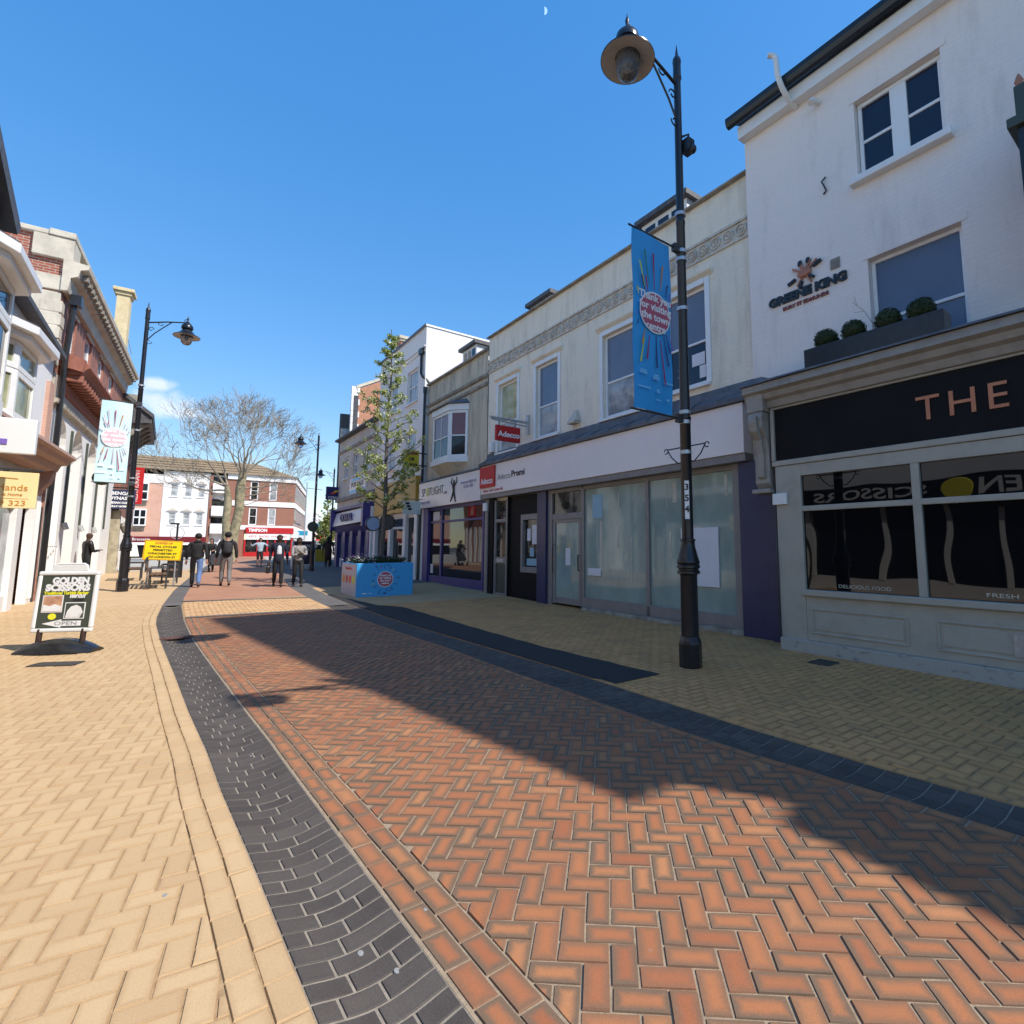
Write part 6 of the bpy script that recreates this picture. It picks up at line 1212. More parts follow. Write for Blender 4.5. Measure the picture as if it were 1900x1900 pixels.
tm=thing('brick_corner_building','red brick corner building with white bands and bright red shopfront','building',P(72,8.5,0))
dF=Vector((math.sin(math.radians(-23.9)),math.cos(math.radians(-23.9)),0)); vF=Vector((math.cos(math.radians(-23.9)),-math.sin(math.radians(-23.9)),0))
FT=Frame(P(72,12.0,0),dF,vF)
ht=[(7.3,8.15,4.05,6.1),(9.25,10.1,4.05,6.1),(7.3,8.15,7.0,9.2),(9.25,10.1,7.0,9.2)]
part('wall','far_brick',tm,lambda q:q.wall(FE,72,5.02,12.0,3.0,9.4,ht,.12)); 
for h_ in ht: window(tm,FE,72,*h_,1,reveal=.05,fw=.12,rows=(.5,),mg='glass_pale' if h_[0]>9 else 'glass_room',sill=False)
hs_=[(.9+1.55*k,1.9+1.55*k,z,z+2.0) for k in range(12) for z in (4.2,7.1)]
part('side_wall','far_brick',tm,lambda q:q.wall(FT,0,0,20,3.0,9.4,hs_,-.12))
for a,b,c,d in hs_: sw=part('window','white_paint',tm,lambda q:q.fbox(FT,a,b,-.1,-.02,c,d)); part('pane','glass_navy',sw,lambda q:q.fbox(FT,a+.3,b-.02,-.015,-.005,c+.15,d-.15))
part('bands','white_render',tm,lambda q:[q.fbox(FE,5.02,12.08,71.9,71.998,6.25,6.85),q.fbox(FE,5.02,12.1,71.85,71.998,9.3,9.95),q.fbox(FE,5.02,12.08,71.9,71.998,3.5,4.0),q.fbox(FT,0,20,.003,.1,6.25,6.85),q.fbox(FT,0,20,.003,.12,9.3,9.95),q.fbox(FT,0,20,.003,.1,3.5,4.0)])
part('fascia','shop_red',tm,lambda q:[q.fbox(FE,7.1,12.05,71.7,72,3.05,3.75)]); o=text(tm,'lettering','TIMPSON',P(71.69,8.3,3.42),nR,.5,'white_ink',bold=.02,ex=.003); fit(o,1.9,nR,P(71.69,8.3,3.42)-wloc(tm))
part('poster_band','white_paint',tm,lambda q:q.fbox(FE,7.2,11.6,71.75,72,2.35,3.04)); o=text(tm,'lettering','KEYS  SHOES  WATCHES',P(71.74,9.4,2.7),nR,.36,'red_ink',ex=.003)
part('shopfront','shop_red',tm,lambda q:[q.fbox(FE,7.0,12,71.9,72,-.1,.9)]+[q.fbox(FE,n,n+.16,71.85,72,.9,2.34) for n in (7.0,8.3,9.3,10.1,11.2,11.84)]); part('shop_window','glass_room',tm,lambda q:q.fbox(FE,7.16,11.84,71.95,71.99,.9,2.34)); part('brick_pier','far_brick',tm,lambda q:q.fbox(FE,5.02,7.0,71.95,72.3,-.3,3.5))
part('side_shops','white_paint',tm,lambda q:[q.fbox(FT,0,20,-.3,.02,-.3,.6),q.fbox(FT,0,20,-.02,.3,2.6,3.4)]); part('side_shop_windows','glass_dark',tm,lambda q:q.fbox(FT,.1,19.9,-.2,-.1,.6,2.6))
part('blue_sign','teal_ink',tm,lambda q:q.fbox(FT,6,6.12,.1,1.3,3.0,3.6))
rf=thing('tiled_roof','long brown tiled roof spanning the far terrace','roof',P(74,0,9.8))
part('tiles','roof_tile',rf,lambda q:q.add([P(71.6,-17,9.75),P(71.6,12.2,9.96),FT.p(20,.2,9.96),P(84,-17,9.75),P(76.5,-17,11.9),P(76.5,8.2,11.9),FT.p(16,-4.5,11.9)],[[0,1,5,4],[1,2,6,5],[2,3,4,5,6],[0,4,3],[0,3,2,1]]))
part('ridge_courses','roof_tile',rf,lambda q:[q.tube([P(71.6+4.9*f-.05,-17,9.78+2.1*f+.03),P(71.6+4.9*f-.05,10.6-2.4*f,9.95+1.92*f+.03)],.06,5) for f in (.2,.4,.6,.8)])
# far street beyond the corner
fw_=thing('far_shop_row','pale distant shop row with red awnings beyond the brick corner building','building',P(100,20,0))
part('wall','white_render',fw_,lambda q:q.hexa([FT.p(24,1.5,-.3),FT.p(50,1.5,-.3),FT.p(50,-8,-.3),FT.p(24,-8,-.3),FT.p(24,1.5,7),FT.p(50,1.5,7),FT.p(50,-8,7),FT.p(24,-8,7)])); part('awning','coral_red',fw_,lambda q:q.fbox(FT,24,44,1.5,2.6,2.5,3.3)); part('sign_panel','teal_ink',fw_,lambda q:q.fbox(FT,23.8,23.98,1.0,2.3,4.4,5.3))
fb=thing('far_brick_block','low brick block closing the far street','building',P(140,40,0)); part('wall','far_brick',fb,lambda q:q.fbox(FE,20,60,140,150,-.3,5.5)); part('roof','roof_tile',fb,lambda q:q.prism([P(139.5,19.5,5.5),P(145,19.5,8),P(150.5,19.5,5.5)],nR*41))
# ================================================================ STREET FURNITURE
lampA=make_lamp('tall black street lamp with blue banner on the right pavement, largest of the lamps','black heritage street lamps')
place(lampA,P(4.68,5.55,.02),-nR,tilt=0)
lampB=copy_tree(lampA); lampB['label']='black street lamp on the left pavement holding a banner coloured pale with glare'; place(lampB,P(20.95,-.98,gs(20.95)+.02),nR)
lampC=copy_tree(lampA); lampC['label']='slimmer black street lamp standing alone near the purple advertising board'; place(lampC,P(28.7,5.72,.36),-nR); lampC.scale=(.8,.8,.77)
lampD=copy_tree(lampA); lampD['label']='black street lamp behind the dark blue betting shop sign'; place(lampD,P(36.2,8.25,.36),-nR); lampD.scale=(.8,.8,.70)
lampE=copy_tree(lampA); lampE['label']='street lamp beside the photographer whose shadow falls on the road'; place(lampE,P(-.1,5.85,.02),-nR)
for ch in lampE.children:
    if ch.name.split('.')[0] in ('lantern_cap','lamp_shade','reflector','glass_bowl','bulb'): ch.scale=(.62,.62,1); ch.location=(1.02*.38,0,0)
    if ch.name.split('.')[0]=='arm': ch.scale=(1,2.4,1)  # unseen lamp: lantern shrunk and arm thickened to shape its shadow
# number strip on the near lamp
t=thing('number_label','small white number strip on the near lamp shaft','label',P(4.68,5.55,2.2))
cd=(Vector((0,0,0))-P(4.68,5.55)).normalized(); sdv=Vector((-cd.y,cd.x,0)); c0=P(4.68,5.55,2.22)+cd*.076
o=part('strip','white_plastic',t,lambda q:q.box(c0+sdv*.0,sdv*.06,cd*.008,ZV*.52)); 
for k,ch in enumerate('354'): text(o,'lettering',ch,c0+cd*.006+ZV*(.17-.15*k),sdv,.12,'black_ink',bold=.004,ex=.001)
t=thing('lamp_fixture','small dark junction box strapped high on the near lamp shaft','fitting',P(4.68,5.6,7.5))
part('box','black_paint',t,lambda q:[q.box(P(4.6,5.66,7.45),dS*.14,nR*.14,ZV*.2),q.tube([P(4.66,5.6,7.62),P(4.6,5.68,7.66),P(4.6,5.68,7.5)],.02,6)],bevel=.02); part('eye','black_paint',t,lambda q:q.ellip(P(4.53,5.68,7.38),.06,.06,.07,10,8),smooth=True)
banner('blue thank you banner hung on the near right lamp',P(4.68,4.57,5.8),nR,3.36,5.80,.73,False,'town banners on the lamps')
banner('thank you banner coloured pale with glare hung on the left pavement lamp',P(20.85,-1.84,5.98),nR,3.5,5.97,.72,True,'town banners on the lamps')
# ---------------------------------------------------------------- pavement board
def board_at():
    c=PG(11.0,-1.16,ZT); t=thing('pavement_board','black barber pavement board in a white frame on a curved dark base','sign board',c)
    X=Vector((.985,.174,0)).normalized(); N=X.cross(ZV); N=N if N.y<0 else -N; tl=.06
    up=(ZV+N*-tl).normalized()
    def p(x,z,d=0.): return c+X*(x*.86)+up*(z*.93)+N*d
    bs=MB(); k=14; top=[];bot=[]
    for i in range(k+1):
        a=i/k; x=-.50+1.0*a; h=.05+.14*math.sin(a*math.pi)**.8; w_=.26*(.55+.45*math.sin(a*math.pi))
        bs_=[(x,-w_,0.),(x,-w_*.9,h*.45),(x,-w_*.35,h),(x,w_*.35,h),(x,w_*.9,h*.45),(x,w_,0.)]
        for (x_,d_,z_) in bs_: bs.v.append(c+X*x_+N*d_+ZV*(z_+.005))
    for i in range(k):
        for j in range(5): bs.f.append([6*i+j,6*i+j+1,6*i+6+j+1,6*i+6+j]); bs.m.append(0)
        bs.f.append([6*i+5,6*i,6*i+6,6*i+11]); bs.m.append(0)
    bs.f+= [[0,1,2,3,4,5],[6*k+j for j in range(5,-1,-1)]]; bs.m+=[0,0]
    bs.build('base','base_rubber',t,smooth=True)
    for sx in (-.33,.33): part('post','cloth_brown',t,lambda q:q.tube([p(sx,.14),p(sx,.36)],.035,10),smooth=True)
    fr=part('frame','white_plastic',t,lambda q:[q.box(p(0,.34),X*.79,N*.06,up*.06),q.box(p(0,1.24),X*.79,N*.06,up*.06),q.box(p(-.43,.79),X*.055,N*.06,up*.78),q.box(p(.43,.79),X*.055,N*.06,up*.78)],bevel=.018)
    part('handle','white_plastic',t,lambda q:[q.box(p(0,1.325),X*.43,N*.03,up*.09),q.tube([p(-.27,1.27),p(-.25,1.36),p(-.20,1.39),p(.20,1.39),p(.25,1.36),p(.27,1.27)],.016,8)],bevel=.01)
    pa=part('panel','board_green',t,lambda q:q.box(p(0,.79),X*.69,N*.03,up*.79))
    def L(s,x,z,w_,h_,mt,b=.004,d=.018):
        o=text(pa,'lettering',s,p(x,z,d),X,h_,mt,bold=b,ex=.001,Y=up); fit(o,w_*.86,X,p(x,z,d)-wloc(pa))
    L('GOLDEN',.04,1.115,.56,.13,'white_ink',.009); L('SCISSORS',.01,1.005,.68,.13,'white_ink',.009); L('Traditional Turkish Barber',0,.922,.68,.062,'yellow_ink',.003); L('HAIRCUT',.18,.868,.24,.058,'white_ink',.006)
    part('price_patch','black_ink',pa,lambda q:q.box(p(.19,.81,.017),X*.14,N*.002,up*.037))
    def ph(x,z,w_,h_,mt,name):
        b_=part('photo_border','white_ink',pa,lambda q:q.box(p(x,z,.017),X*w_*.86,N*.004,up*h_*.93)); part('photo',mt,b_,lambda q:q.box(p(x,z,.0202),X*(w_*.86-.025),N*.002,up*(h_*.93-.025))); return b_
    a=ph(-.19,.755,.31,.27,'face_photo','photo'); part('towel','white_ink',a,lambda q:q.prism([p(-.325,.64,.0215),p(-.055,.64,.0215),p(-.055,.72,.0215),p(-.15,.75,.0215),p(-.22,.72,.0215),p(-.325,.745,.0215)],N*.001))
    b_=ph(.16,.645,.31,.26,'board_green','photo'); part('towel','towel_photo',b_,lambda q:q.prism([p(.03,.53,.0215),p(.25,.53,.0215),p(.29,.62,.0215),p(.25,.70,.0215),p(.18,.735,.0215),p(.10,.71,.0215),p(.05,.64,.0215)],N*.001))
    part('smiley','yellow_ink',pa,lambda q:q.prism([p(-.17+.062*math.cos(i*.3927),.555+.05*math.sin(i*.3927),.016) for i in range(16)],N*.003))
    part('arrow','white_ink',pa,lambda q:q.prism([p(-.31,.445,.016),p(-.02,.51,.016),p(-.02,.485,.016),p(.28,.485,.016),p(.28,.405,.016),p(-.02,.405,.016),p(-.02,.38,.016)],N*.003)); L('OPEN',.05,.445,.33,.075,'grey_ink',-.001,.021)
pm('base_rubber',(.014,.014,.015),(.022,.022,.023),sc=8,rough=.22)
pm('white_arcade',(.80,.78,.74),(.74,.71,.66),sc=1.2,rough=.8)
pm('terracotta_pale',(.42,.27,.22),(.34,.21,.17),sc=5,rough=.7)
pm('copper_rust',(.46,.22,.14),(.26,.12,.08),sc=8,rough=.85)
board_at()
# ---------------------------------------------------------------- flower planter
S0,S1,N0_,N1_=15.97,17.6,4.38,6.05; g0=gs(16.3)
pl=thing('flower_planter','square bright blue flower planter with thank you graphics on the right pavement','planter',P(16.8,5.2,g0))
def plb(q):
    q.fbox(FR,S0,S1,N0_,N0_+.04,g0-.05,g0+.98); q.fbox(FR,S0,S1,N1_-.04,N1_,g0-.05,g0+.98); q.fbox(FR,S0,S0+.04,N0_+.04,N1_-.04,g0-.05,g0+.98); q.fbox(FR,S1-.04,S1,N0_+.04,N1_-.04,g0-.05,g0+.98)
bx=part('box','planter_blue',pl,plb,bevel=.012)
part('soil','earth',pl,lambda q:q.fbox(FR,S0+.041,S1-.041,N0_+.041,N1_-.041,g0+.5,g0+.90))
c=P(S0-.004,5.2,g0+.5); X=nR; NN=-dS
part('disc_rim','white_ink',bx,lambda q:q.prism([c+X*.235*math.cos(a)+ZV*.235*math.sin(a) for a in [i*math.pi/16 for i in range(32)]],NN*.004)); part('disc','pink_disc',bx,lambda q:q.prism([c+NN*.004+X*.215*math.cos(a)+ZV*.215*math.sin(a) for a in [i*math.pi/16 for i in range(32)]],NN*.004))
text(bx,'lettering','Thank you\nfor visiting\nthe town\ncentre',c+NN*.010,X,.080,'white_ink',bold=.003,ex=.001)
r_=random.Random(5)
for mt,ks in (('navy_ink',range(0,24,2)),('lime_ink',(3,13)),('magenta_ink',(7,19))):
    def rr(q):
        for k in ks:
            a=k*math.pi/12+.1; a0=.28+.03*r_.random(); a1=a0+r_.choice((.07,.10,.13,.20)); ray_mark(q,c,X,a,a0,min(a1,.46/max(.25,abs(math.sin(a)))) if True else a1,.010+.006*r_.random(),NN,.004)
    part('rays',mt,bx,rr)
part('logos','white_ink',bx,lambda q:[q.fbox(FR,S0-.006,S0-.002,4.55,4.68,g0+.09,g0+.12),q.fbox(FR,S0-.006,S0-.002,4.75,4.82,g0+.09,g0+.11)]); part('logo','navy_ink',bx,lambda q:q.fbox(FR,S0-.006,S0-.002,5.16,5.24,g0+.07,g0+.11))
sd=part('side_panel','lilac_panel',bx,lambda q:q.fbox(FR,S0+.03,S1-.03,N0_-.012,N0_-.001,g0+.0,g0+.95))
o=text(sd,'lettering','Remember to',P(16.78,N0_-.014,g0+.82),-dS,.13,'red_ink',bold=.004,ex=.002)
for k,mt in enumerate(('orange_ink','red_ink','coral_red','lime_ink')): part('icon',mt,sd,lambda q:q.prism([P(17.3-.35*k-.12*math.cos(i*.3927),N0_-.013,g0+.5+.12*math.sin(i*.3927)) for i in range(16)],-nR*.004))
pm('lilac_panel',(.50,.48,.56),(.46,.44,.52),sc=3,rough=.5)
r_=random.Random(9)
fl=thing('bedding_flowers','dark leafy bedding plants with white and violet flowers filling the blue planter','plants',P(16.8,5.2,g0+.9))
pts=[];wp=[];vp=[]
for i in range(60):
    s_,n_=r_.uniform(S0+.08,S1-.08),r_.uniform(N0_+.08,N1_-.08); h_=r_.uniform(.14,.30)
    for k in range(55): pts.append((P(s_+r_.gauss(0,.07),n_+r_.gauss(0,.07),g0+.88+h_*r_.random()),r_.uniform(.6,1.2)))
    if n_<4.95 and r_.random()<.9:  # pale petals crowd the left end, painting in the sunlight there
        for k in range(9): (wp if r_.random()<.62 else vp).append((P(s_+r_.gauss(0,.08),n_+r_.gauss(0,.07),g0+.90+h_*r_.uniform(.5,1.2)),1))
    elif r_.random()<.3:
        for k in range(3): vp.append((P(s_+r_.gauss(0,.07),n_+r_.gauss(0,.07),g0+.92+h_),.8))
leaves(pts,'foliage','flower_leaf',fl,.06,r_); leaves(wp,'white_flowers','white_petal',fl,.055,r_); leaves(vp,'violet_flowers','violet_petal',fl,.05,r_)
# ---------------------------------------------------------------- benches, bin, road sign
def make_bench():
    t=thing('bench','','bench',(0,0,0),'benches by the left lamp')
    part('seat','wood',t,lambda q:[q.box((0,-.20+.115*k,.44),(1.5,0,0),(0,.1,0),(0,0,.035)) for k in range(4)],bevel=.008)
    part('backrest','wood',t,lambda q:[q.box((0,-.27-.05*k,.58+.13*k),(1.5,0,0),(0,.03,0),(0,0,.11)) for k in range(3)],bevel=.008)
    for sx in (-.66,.66): part('leg','dark_metal',t,lambda q:[q.box((sx,.2,.22),(.05,0,0),(0,.05,0),(0,0,.44)),q.box((sx,-.22,.30),(.05,0,0),(0,.05,0),(0,0,.60)),q.box((sx,0,.405),(.05,0,0),(0,.40,0),(0,0,.035)),q.box((sx,-.33,.75),(.05,0,0),(0,.04,0),(0,0,.45)),q.box((sx,.0,.64),(.05,0,0),(0,.48,0),(0,0,.035)),q.box((sx,.22,.54),(.05,0,0),(0,.04,0),(0,0,.2))],bevel=.005)
    return t
b0=make_bench()
for i,(s,n,a,lb) in enumerate([(21.9,-.15,0,'wooden slatted bench right beside the left street lamp'),(23.9,.15,0,'wooden slatted bench behind the yellow road sign'),(25.8,-.9,0,'third wooden bench further back by the litter bin')]):
    o=b0 if i==0 else copy_tree(b0); o['label']=lb; o.location=PG(s,n,.016); o.rotation_euler=(0,0,math.atan2(-dS.y,-dS.x))
t=thing('litter_bin','black square litter bin beyond the benches','bin',PG(26.6,.30)); c=PG(26.6,.30)
part('body','black_paint',t,lambda q:q.box(c+ZV*.5,nR*.5,dS*.5,ZV*1.0),bevel=.03); part('opening','cloth_black',t,lambda q:q.box(c+ZV*.84-dS*.251,nR*.34,dS*.01,ZV*.14)); part('lid','dark_metal',t,lambda q:q.box(c+ZV*1.04,nR*.54,dS*.54,ZV*.07),bevel=.02)
rs=thing('road_sign','large yellow temporary road notice on grey legs beside the bench','sign',PG(22.6,-.1)); g=gs(22.6)
cc=P(22.6,-.10,1.45); X=nR; U2=(ZV+nR*.06).normalized(); X2=(nR-ZV*.05).normalized()
pa=part('panel','road_yellow',rs,lambda q:q.box(cc,X2*1.02,dS*.02,U2*.66),bevel=.004)
part('border','red_ink',pa,lambda q:[q.box(cc-dS*.012+U2*k*.31,X2*1.0,dS*.004,U2*.012) for k in (-1,1)]+[q.box(cc-dS*.012+X2*k*.49,X2*.012,dS*.004,U2*.60) for k in (-1,1)])
for i,(s_,w_) in enumerate((('COVID-19',.46),('PEDAL CYCLES',.72),('PERMITTED',.52),('WINCHESTER ST',.78),('TO LONDON ST',.72))):
    p_=cc-dS*.014+U2*(.235-.115*i); o=text(pa,'lettering',s_,p_,X2,.085,'red_ink' if i==0 else 'black_ink',bold=.003,ex=.001,Y=U2); fit(o,w_,X2,p_-wloc(pa))
for k in (-1,1): part('leg','galv',rs,lambda q:[q.tube([P(22.64,-.1+.36*k,g),P(22.64,-.1+.36*k,1.7)],.025,6),q.tube([P(22.3,-.1+.36*k,g+.02),P(23.0,-.1+.36*k,g+.02)],.02,6)])
fs=thing('finger_post','small black finger post sign in the distance above the yellow notice','sign post',P(30.5,.35,.36))
part('pole','black_paint',fs,lambda q:q.tube([P(30.5,.33,.36),P(30.5,.33,2.62)],.04,6)); part('arm','black_paint',fs,lambda q:q.box(P(30.5,.22,2.62),nR*.35,dS*.03,ZV*.08)); part('ring','galv',fs,lambda q:q.lathe(P(30.5,.33,2.2),[(.25,-.01),(.28,-.01),(.28,.01),(.25,.01)],20,X=nR,Y=ZV,Zd=dS,caps=False))
# advertising board and hoarding
t=thing('advertising_board','dark purple free-standing advertising board behind the couple','sign board',P(31.6,5.85,.36))
bd=part('panel','plum',t,lambda q:q.fbox(FR,31.55,31.75,5.38,6.28,.62,1.86),bevel=.02); part('frame','galv',t,lambda q:[q.fbox(FR,31.5,31.8,5.3,5.37,.36,1.9),q.fbox(FR,31.5,31.8,6.29,6.42,.36,1.9),q.fbox(FR,31.45,31.85,5.3,6.42,.37,.6)])
o=text(bd,'lettering','WE ARE\nOPEN',P(31.54,5.83,1.5),nR,.2,'paper',ex=.002); fit(o,.7,nR,P(31.54,5.83,1.5)-wloc(bd)); part('text_lines','purple_ink',bd,lambda q:[q.fbox(FR,31.535,31.548,5.5,6.1-.1*k,1.1-.13*k,1.14-.13*k) for k in range(3)])
t=thing('yellow_planter','yellow box planter in the distance between the two far lamps','planter',P(46,9.4,.36))
part('box','hoarding',t,lambda q:q.fbox(FR,45.5,46.6,8.55,10.3,.36,1.3),bevel=.02); r_=random.Random(2); leaves([(P(r_.uniform(45.6,46.5),r_.uniform(8.7,10.2),1.3+.4*r_.random()),1) for _ in range(500)],'plants','flower_leaf',t,.14,r_)
t=thing('round_road_sign','back of a round road sign on the far lamp pole','sign',P(28.6,5.66,2.6)); part('disc','board_green',t,lambda q:q.lathe(P(28.55,5.64,2.55),[(.24,-.015),(.25,0),(.24,.015),(.001,.015)],20,X=nR,Y=ZV,Zd=dS,caps=True)); part('bracket','dark_metal',t,lambda q:q.box(P(28.62,5.66,2.55),dS*.1,nR*.1,ZV*.1))
t=thing('signal_pole','thin grey pole with a horizontal arm in the far street','pole',P(60,11.5,.36)); part('pole','galv',t,lambda q:q.tube([P(60,11.1,.36),P(60,11.1,8.2)],.06,6)); part('arm','galv',t,lambda q:q.tube([P(60,11.1,7.6),P(60,12.6,7.5)],.04,6))
def van():
    t=thing('parked_van','white and blue van parked far down the street','van',P(78,17.4,.36)); 
    part('body','white_plastic',t,lambda q:[q.fbox(FE,16.3,18.5,78,82,.8,2.3),q.fbox(FE,16.4,18.4,77.1,78,.8,1.6)],bevel=.12); part('windscreen','glass_navy',t,lambda q:q.hexa([P(77.12,16.5,1.6),P(77.12,18.3,1.6),P(77.3,18.3,1.6),P(77.3,16.5,1.6),P(77.85,16.55,2.2),P(77.85,18.25,2.2),P(77.98,18.25,2.2),P(77.98,16.55,2.2)]))
    for n_ in (16.45,18.2):
        for s_ in (77.9,81.2): part('wheel','cloth_black',t,lambda q:q.lathe(P(s_,n_,.70),[(.05,-.1),(.34,-.1),(.34,.1),(.05,.1)],14,X=dS,Y=ZV,Zd=nR))
    for n_ in (16.55,18.05): part('headlight','white_seal',t,lambda q:q.fbox(FE,n_,n_+.25,77.07,77.098,1.1,1.3))
van()
# ================================================================ TREES
pear_tree('slender young pear tree in pale green leaf and blossom behind the blue planter',PG(18.7,5.95),9.35,1.8,5600,4,first=2.55,lean=(0,.1),leaf=.10,open_=.5)
pt=thing('plane_tree','large bare twin-trunked plane tree in the square','tree',P(54,4.3,.36)); rnd=random.Random(21)
tr=MB(); O=P(54,4.3,.36); tips=[]
tr.tube([O+ZV*-.2,O+ZV*.3,O+nR*.05+ZV*1.2,O+nR*.22+ZV*2.6,O+nR*.45+ZV*4.3,O+nR*.42+ZV*6.2,O+nR*.55+ZV*7.6],[.62,.46,.42,.38,.36,.38,.30],12)
tr.tube([O+nR*-.1+ZV*.9,O+nR*-.32+ZV*1.6,O+nR*-.45+ZV*3.4,O+nR*-.4+ZV*5,O+nR*-.55+ZV*6.4],[.25,.33,.30,.30,.20],10)
tr.build('trunk','plane_bark',pt,smooth=True)
br=MB()
limbs=[((.55,0,7.5),(.25,.1,1),2.3,.13),((.55,0,7.4),(.85,.1,.75),2.3,.12),((.5,0,7.2),(-.55,.2,.9),2.3,.12),((.5,0,7.0),(.2,-.9,.6),2.1,.10),((.5,0,7.0),(.1,.9,.6),2.1,.10),((.42,0,6.2),(1,.1,.35),2.2,.09),((-.55,0,6.3),(-.7,.1,.75),2.4,.11),((-.55,0,6.3),(-.9,-.2,.45),2.5,.10),((-.5,0,6.0),(-.95,.3,.15),2.3,.09),((.45,0,5.6),(.95,-.3,.12),2.1,.08),((.55,0,7.5),(-.1,0,1),2.3,.12),((-.5,0,6.2),(-.2,.5,1),2.2,.10),((.5,0,7.3),(.6,-.5,.8),2.2,.10),((.5,0,7.3),(-.4,-.6,.7),2.2,.10),((.5,0,7.3),(.5,.6,.7),2.2,.10)]
for i,(b,d,L_,r) in enumerate(limbs):
    dv=nR*d[0]+dS*d[1]+ZV*d[2]; grow(br,O+nR*b[0]+dS*b[1]+ZV*b[2],dv.normalized(),L_,r,5,rnd,tips)
for (b,d,L_,r) in [((-.42,0,5.0),(-.9,-.1,.25),1.9,.05),((.42,0,4.6),(.8,.1,.45),1.7,.05),((.45,0,5.2),(1,.1,-.05),1.7,.05),((-.45,0,5.6),(-1,.2,.0),1.8,.05)]:
    dv=nR*d[0]+dS*d[1]+ZV*d[2]; grow(br,O+nR*b[0]+dS*b[1]+ZV*b[2],dv.normalized(),L_,r,4,rnd,tips)
br.build('branches','twig',pt)
leaves([(p+rvec(rnd)*.15,1) for p in tips for _ in range(1) if rnd.random()<.6],'buds','bud_leaf',pt,.07,rnd)
pear_tree('small bright green tree far down the street beside the lamp',P(60,13.2,.36),4.6,1.6,3200,8,trunk_r=.1,first=1.2,mat='far_leaf',leaf=.24,open_=.85)
pear_tree('taller grey-green tree in the distance behind the far lamp',P(88,19.4,.36),10.5,2.1,2600,15,trunk_r=.16,first=2.4,mat='far_leaf',leaf=.22,open_=.5)
# ================================================================ PEOPLE
dT=-dS
person('man in black hooded jacket and half blue jeans walking away on the left',PG(21.35,.80,.016),dS+nR*.1,h=1.78,top='cloth_black',legs='cloth_black',legs2='denim',hair='hair_dark',stride=.28,hood=True,build=1.08,headturn=.4)
person('man in dark jacket with black backpack and grey trousers walking away',PG(21.4,1.62,.016),dS,h=1.84,top='cloth_black',legs='cloth_grey',stride=.34,bag='backpack',build=1.05)
person('man in leather jacket holding a phone by the white arches',FL.p(4.75,.35,gs(25.2)),nR*.9+dS*.45,h=1.76,skin='skin_dark',top='leather',legs='cloth_black',stride=.12,arms=((-.06,.24,-.32),(-.08,.27,-.28)),elbow=((.35,-.3,-1),(.35,-.3,-1)),bald=True,build=1.05)
person('person in dark open coat and white shirt walking towards us with a bag',PG(20.35,3.02,.016),dT-nR*.05,h=1.76,skin='skin_dark',top='cloth_navy',legs='cloth_black',stride=.30,shirt='shirt_white',build=1.0,coat=.12)
person('person in stone grey padded jacket with arms folded walking beside the coat wearer',PG(20.1,3.58,.016),dT,h=1.68,skin='skin_dark',top='cloth_stone',legs='cloth_black',stride=.30,arms=((-.16,.2,-.20),(-.14,.2,-.26)),elbow=((.5,.2,-1),(.5,.2,-1)),hairlong=True,build=1.06)
person('distant figure in white shirt and black shorts with elbows out',P(35.6,4.3,.36),dT,h=1.72,skin='skin_light',top='cloth_sky',legs='cloth_black',stride=.18,arms=((.30,.1,-.06),(.32,.1,-.02)),elbow=((.5,-.6,-.8),(.5,-.6,-.8)),short=True)
person('person in long dark brown coat by the betting shop pillars',P(33.2,7.45,.36),dS+nR*.3,h=1.80,skin='skin_mid',top='cloth_brown',legs='cloth_brown',stride=.12,coat=.5,hairlong=True,build=1.1)
sp_=person('person in dark clothes bending over a pushchair between the walking men',P(31.2,1.75,.36),dT-nR*.3,h=1.62,skin='skin_light',top='cloth_charcoal',legs='cloth_black',stride=.1,arms=((.02,.38,-.30),(.02,.38,-.30)),elbow=((.4,-.4,-1),(.4,-.4,-1)),lean=.18,hairlong=True)
t=thing('pushchair','small dark pushchair before the bending person','pushchair',P(30.5,1.9,.36)); c=P(30.5,1.9,.36)
part('seat','cloth_charcoal',t,lambda q:[q.hexa([c+nR*x+dS*y+ZV*z for x,y,z in ((-.22,-.3,.35),(.22,-.3,.35),(.22,.2,.3),(-.22,.2,.3),(-.24,-.2,.5),(.24,-.2,.5),(.24,.3,.9),(-.24,.3,.9))])],bevel=.04); part('frame','galv',t,lambda q:[q.tube([c+nR*k*.24+dS*-.4+ZV*.1,c+nR*k*.24+dS*.2+ZV*.6,c+nR*k*.22+dS*.5+ZV*1.0],.015,6) for k in (-1,1)])
for kx in (-.25,.25):
    for ky in (-.4,.3): part('wheel','cloth_black',t,lambda q:q.lathe(c+nR*kx+dS*ky+ZV*.11,[(.03,-.02),(.11,-.02),(.11,.02),(.03,.02)],12,X=dS,Y=ZV,Zd=nR))
t=thing('handbag','dark handbag carried by the coat wearer','bag',PG(20.3,2.70,.55)); part('body','leather',t,lambda q:q.box(PG(20.3,2.70,.60),nR*.12,dS*.26,ZV*.24),bevel=.03); part('strap','leather',t,lambda q:q.tube([PG(20.18,2.70,.72),PG(20.3,2.71,.86),PG(20.42,2.70,.72)],.012,6))
